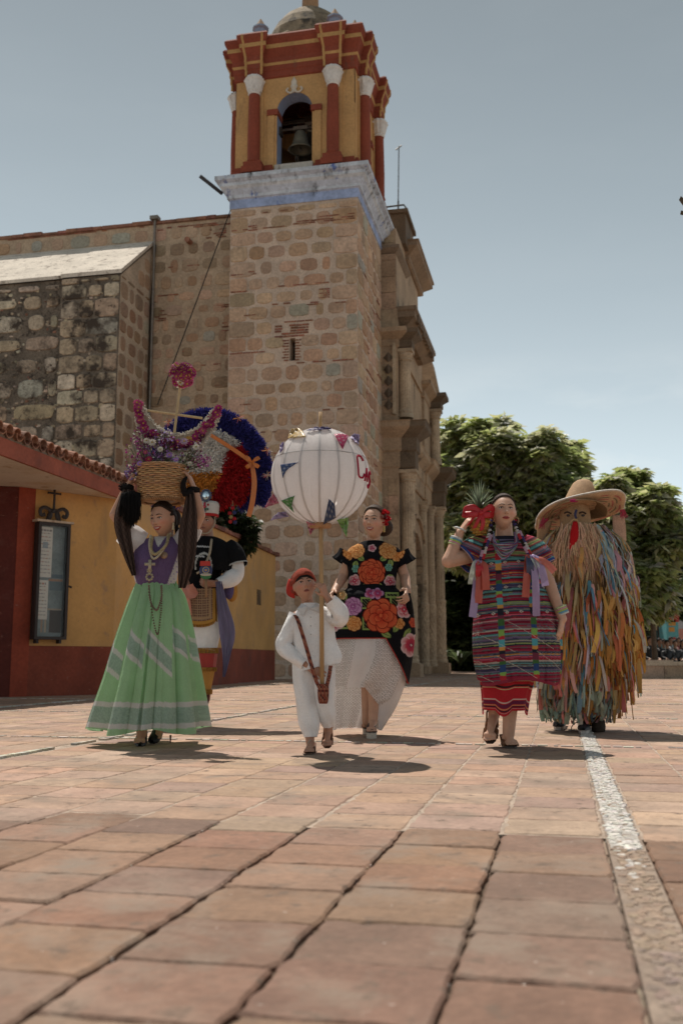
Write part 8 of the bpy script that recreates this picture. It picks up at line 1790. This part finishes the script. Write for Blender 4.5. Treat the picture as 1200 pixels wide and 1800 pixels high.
# ================================================================== SEATED ONLOOKERS far behind, by the planter
def onlookers():
    spots = [(1122, 38.0, (.5, .5, .5), 'onlooker in white with a red flower, sitting at the left end of the far crowd'),
             (1140, 37, (.02, .02, .022), 'onlooker in black seated just right of the one in white beyond the wall'),
             (1149, 39, (.10, .05, .035), 'onlooker in dark brown seated beside the lamp post beyond the low wall'),
             (1157, 37.5, (.02, .02, .025), 'onlooker in black seated right of the lamp post, in front of the doorway'),
             (1164, 39, (.14, .12, .07), 'onlooker in an olive top seated in the middle of the far crowd'),
             (1170, 37, (.018, .018, .02), 'onlooker in black seated in front of the pink wall corner'),
             (1177, 38.5, (.22, .22, .23), 'onlooker in a grey top seated before the turquoise wall'),
             (1184, 37.2, (.02, .02, .02), 'onlooker in black seated before the right side of the turquoise wall'),
             (1190, 39, (.22, .06, .05), 'onlooker in a faded red top near the right edge beyond the wall'),
             (1197, 37.6, (.02, .02, .03), 'onlooker in black seated last at the right edge beyond the low wall')]
    seen = {}
    for (px, D, col, lab) in spots:
        x = W(px, 1100, D).x; kind = 'w' if px == 1122 else 0
        r = thing('person', lab, 'person', (x, D, 0), 0, 'seated onlookers beyond the wall')
        b = MB(); hgt = R(-.06, .10) + (.12 if kind == 'w' else 0)
        c = (x, D, .98 + hgt); b.ball((c[0], c[1], c[2] + .22), (.085, .10, .12), 14, 10); limb(b, [(x, D, .95 + hgt), (x, D, 1.12 + hgt)], [.06, .06]); limb(b, [(x - .14, D, .88 + hgt), (x + .14, D, .88 + hgt)], [.075, .075]); limb(b, [(x, D, .8 + hgt), (x, D, .48)], [.15, .17])
        for s_ in (-1, 1): limb(b, [(x + s_ * .18, D, .88 + hgt), (x + s_ * .22, D - .08, .65), (x + s_ * .08, D - .28, .58)], [.055, .045, .035]); limb(b, [(x + s_ * .1, D, .5), (x + s_ * .12, D - .4, .5), (x + s_ * .12, D - .4, .06)], [.09, .07, .05]); limb(b, [(x + s_ * .12, D - .38, .04), (x + s_ * .12, D - .55, .03)], [.04, .03])
        zz = .98 + hgt
        def cf_(co, C, col=col, zz=zz, x=x, D=D):
            C = C.copy(); C[:] = (.30, .17, .11); cl = (co[:, 2] < zz + .03) & ~((co[:, 1] < D - .24) & (co[:, 2] > .54)); C[cl] = col; C[(co[:, 2] < .56) & cl] = np.array(col) * .4 + .02; return C
        make_body(r, b, (.3, .17, .11), .02, 2, colfn=cf_)
        m = MB((.02, .014, .012)); m.ball((x, D + .02, zz + .255), (.098, .105, .115), 12, 8); 
        if random.random() < .5: m.ball((x, D + .06, zz + .12), (.09, .06, .15), 10, 7)
        m.build('hair', M_HAIR, r, True, world=True)
        if kind == 'w': m = MB((.45, .02, .02)); m.ball((x + .1, D - .12, zz + .02), .07, 8, 6); m.build('red_flower', M_PETAL, r, True, world=True)
    bn = thing('planter_bench', 'long shaded bench under the seated onlookers beyond the low wall', 'bench', (W(1165, 1100, 38).x, 38.4, 0)); m = MB((.12, .10, .08)); m.box(-1.3, 1.6, -.9, 1.2, 0, .40); m.build('seat', M_BENCH, bn)
onlookers()
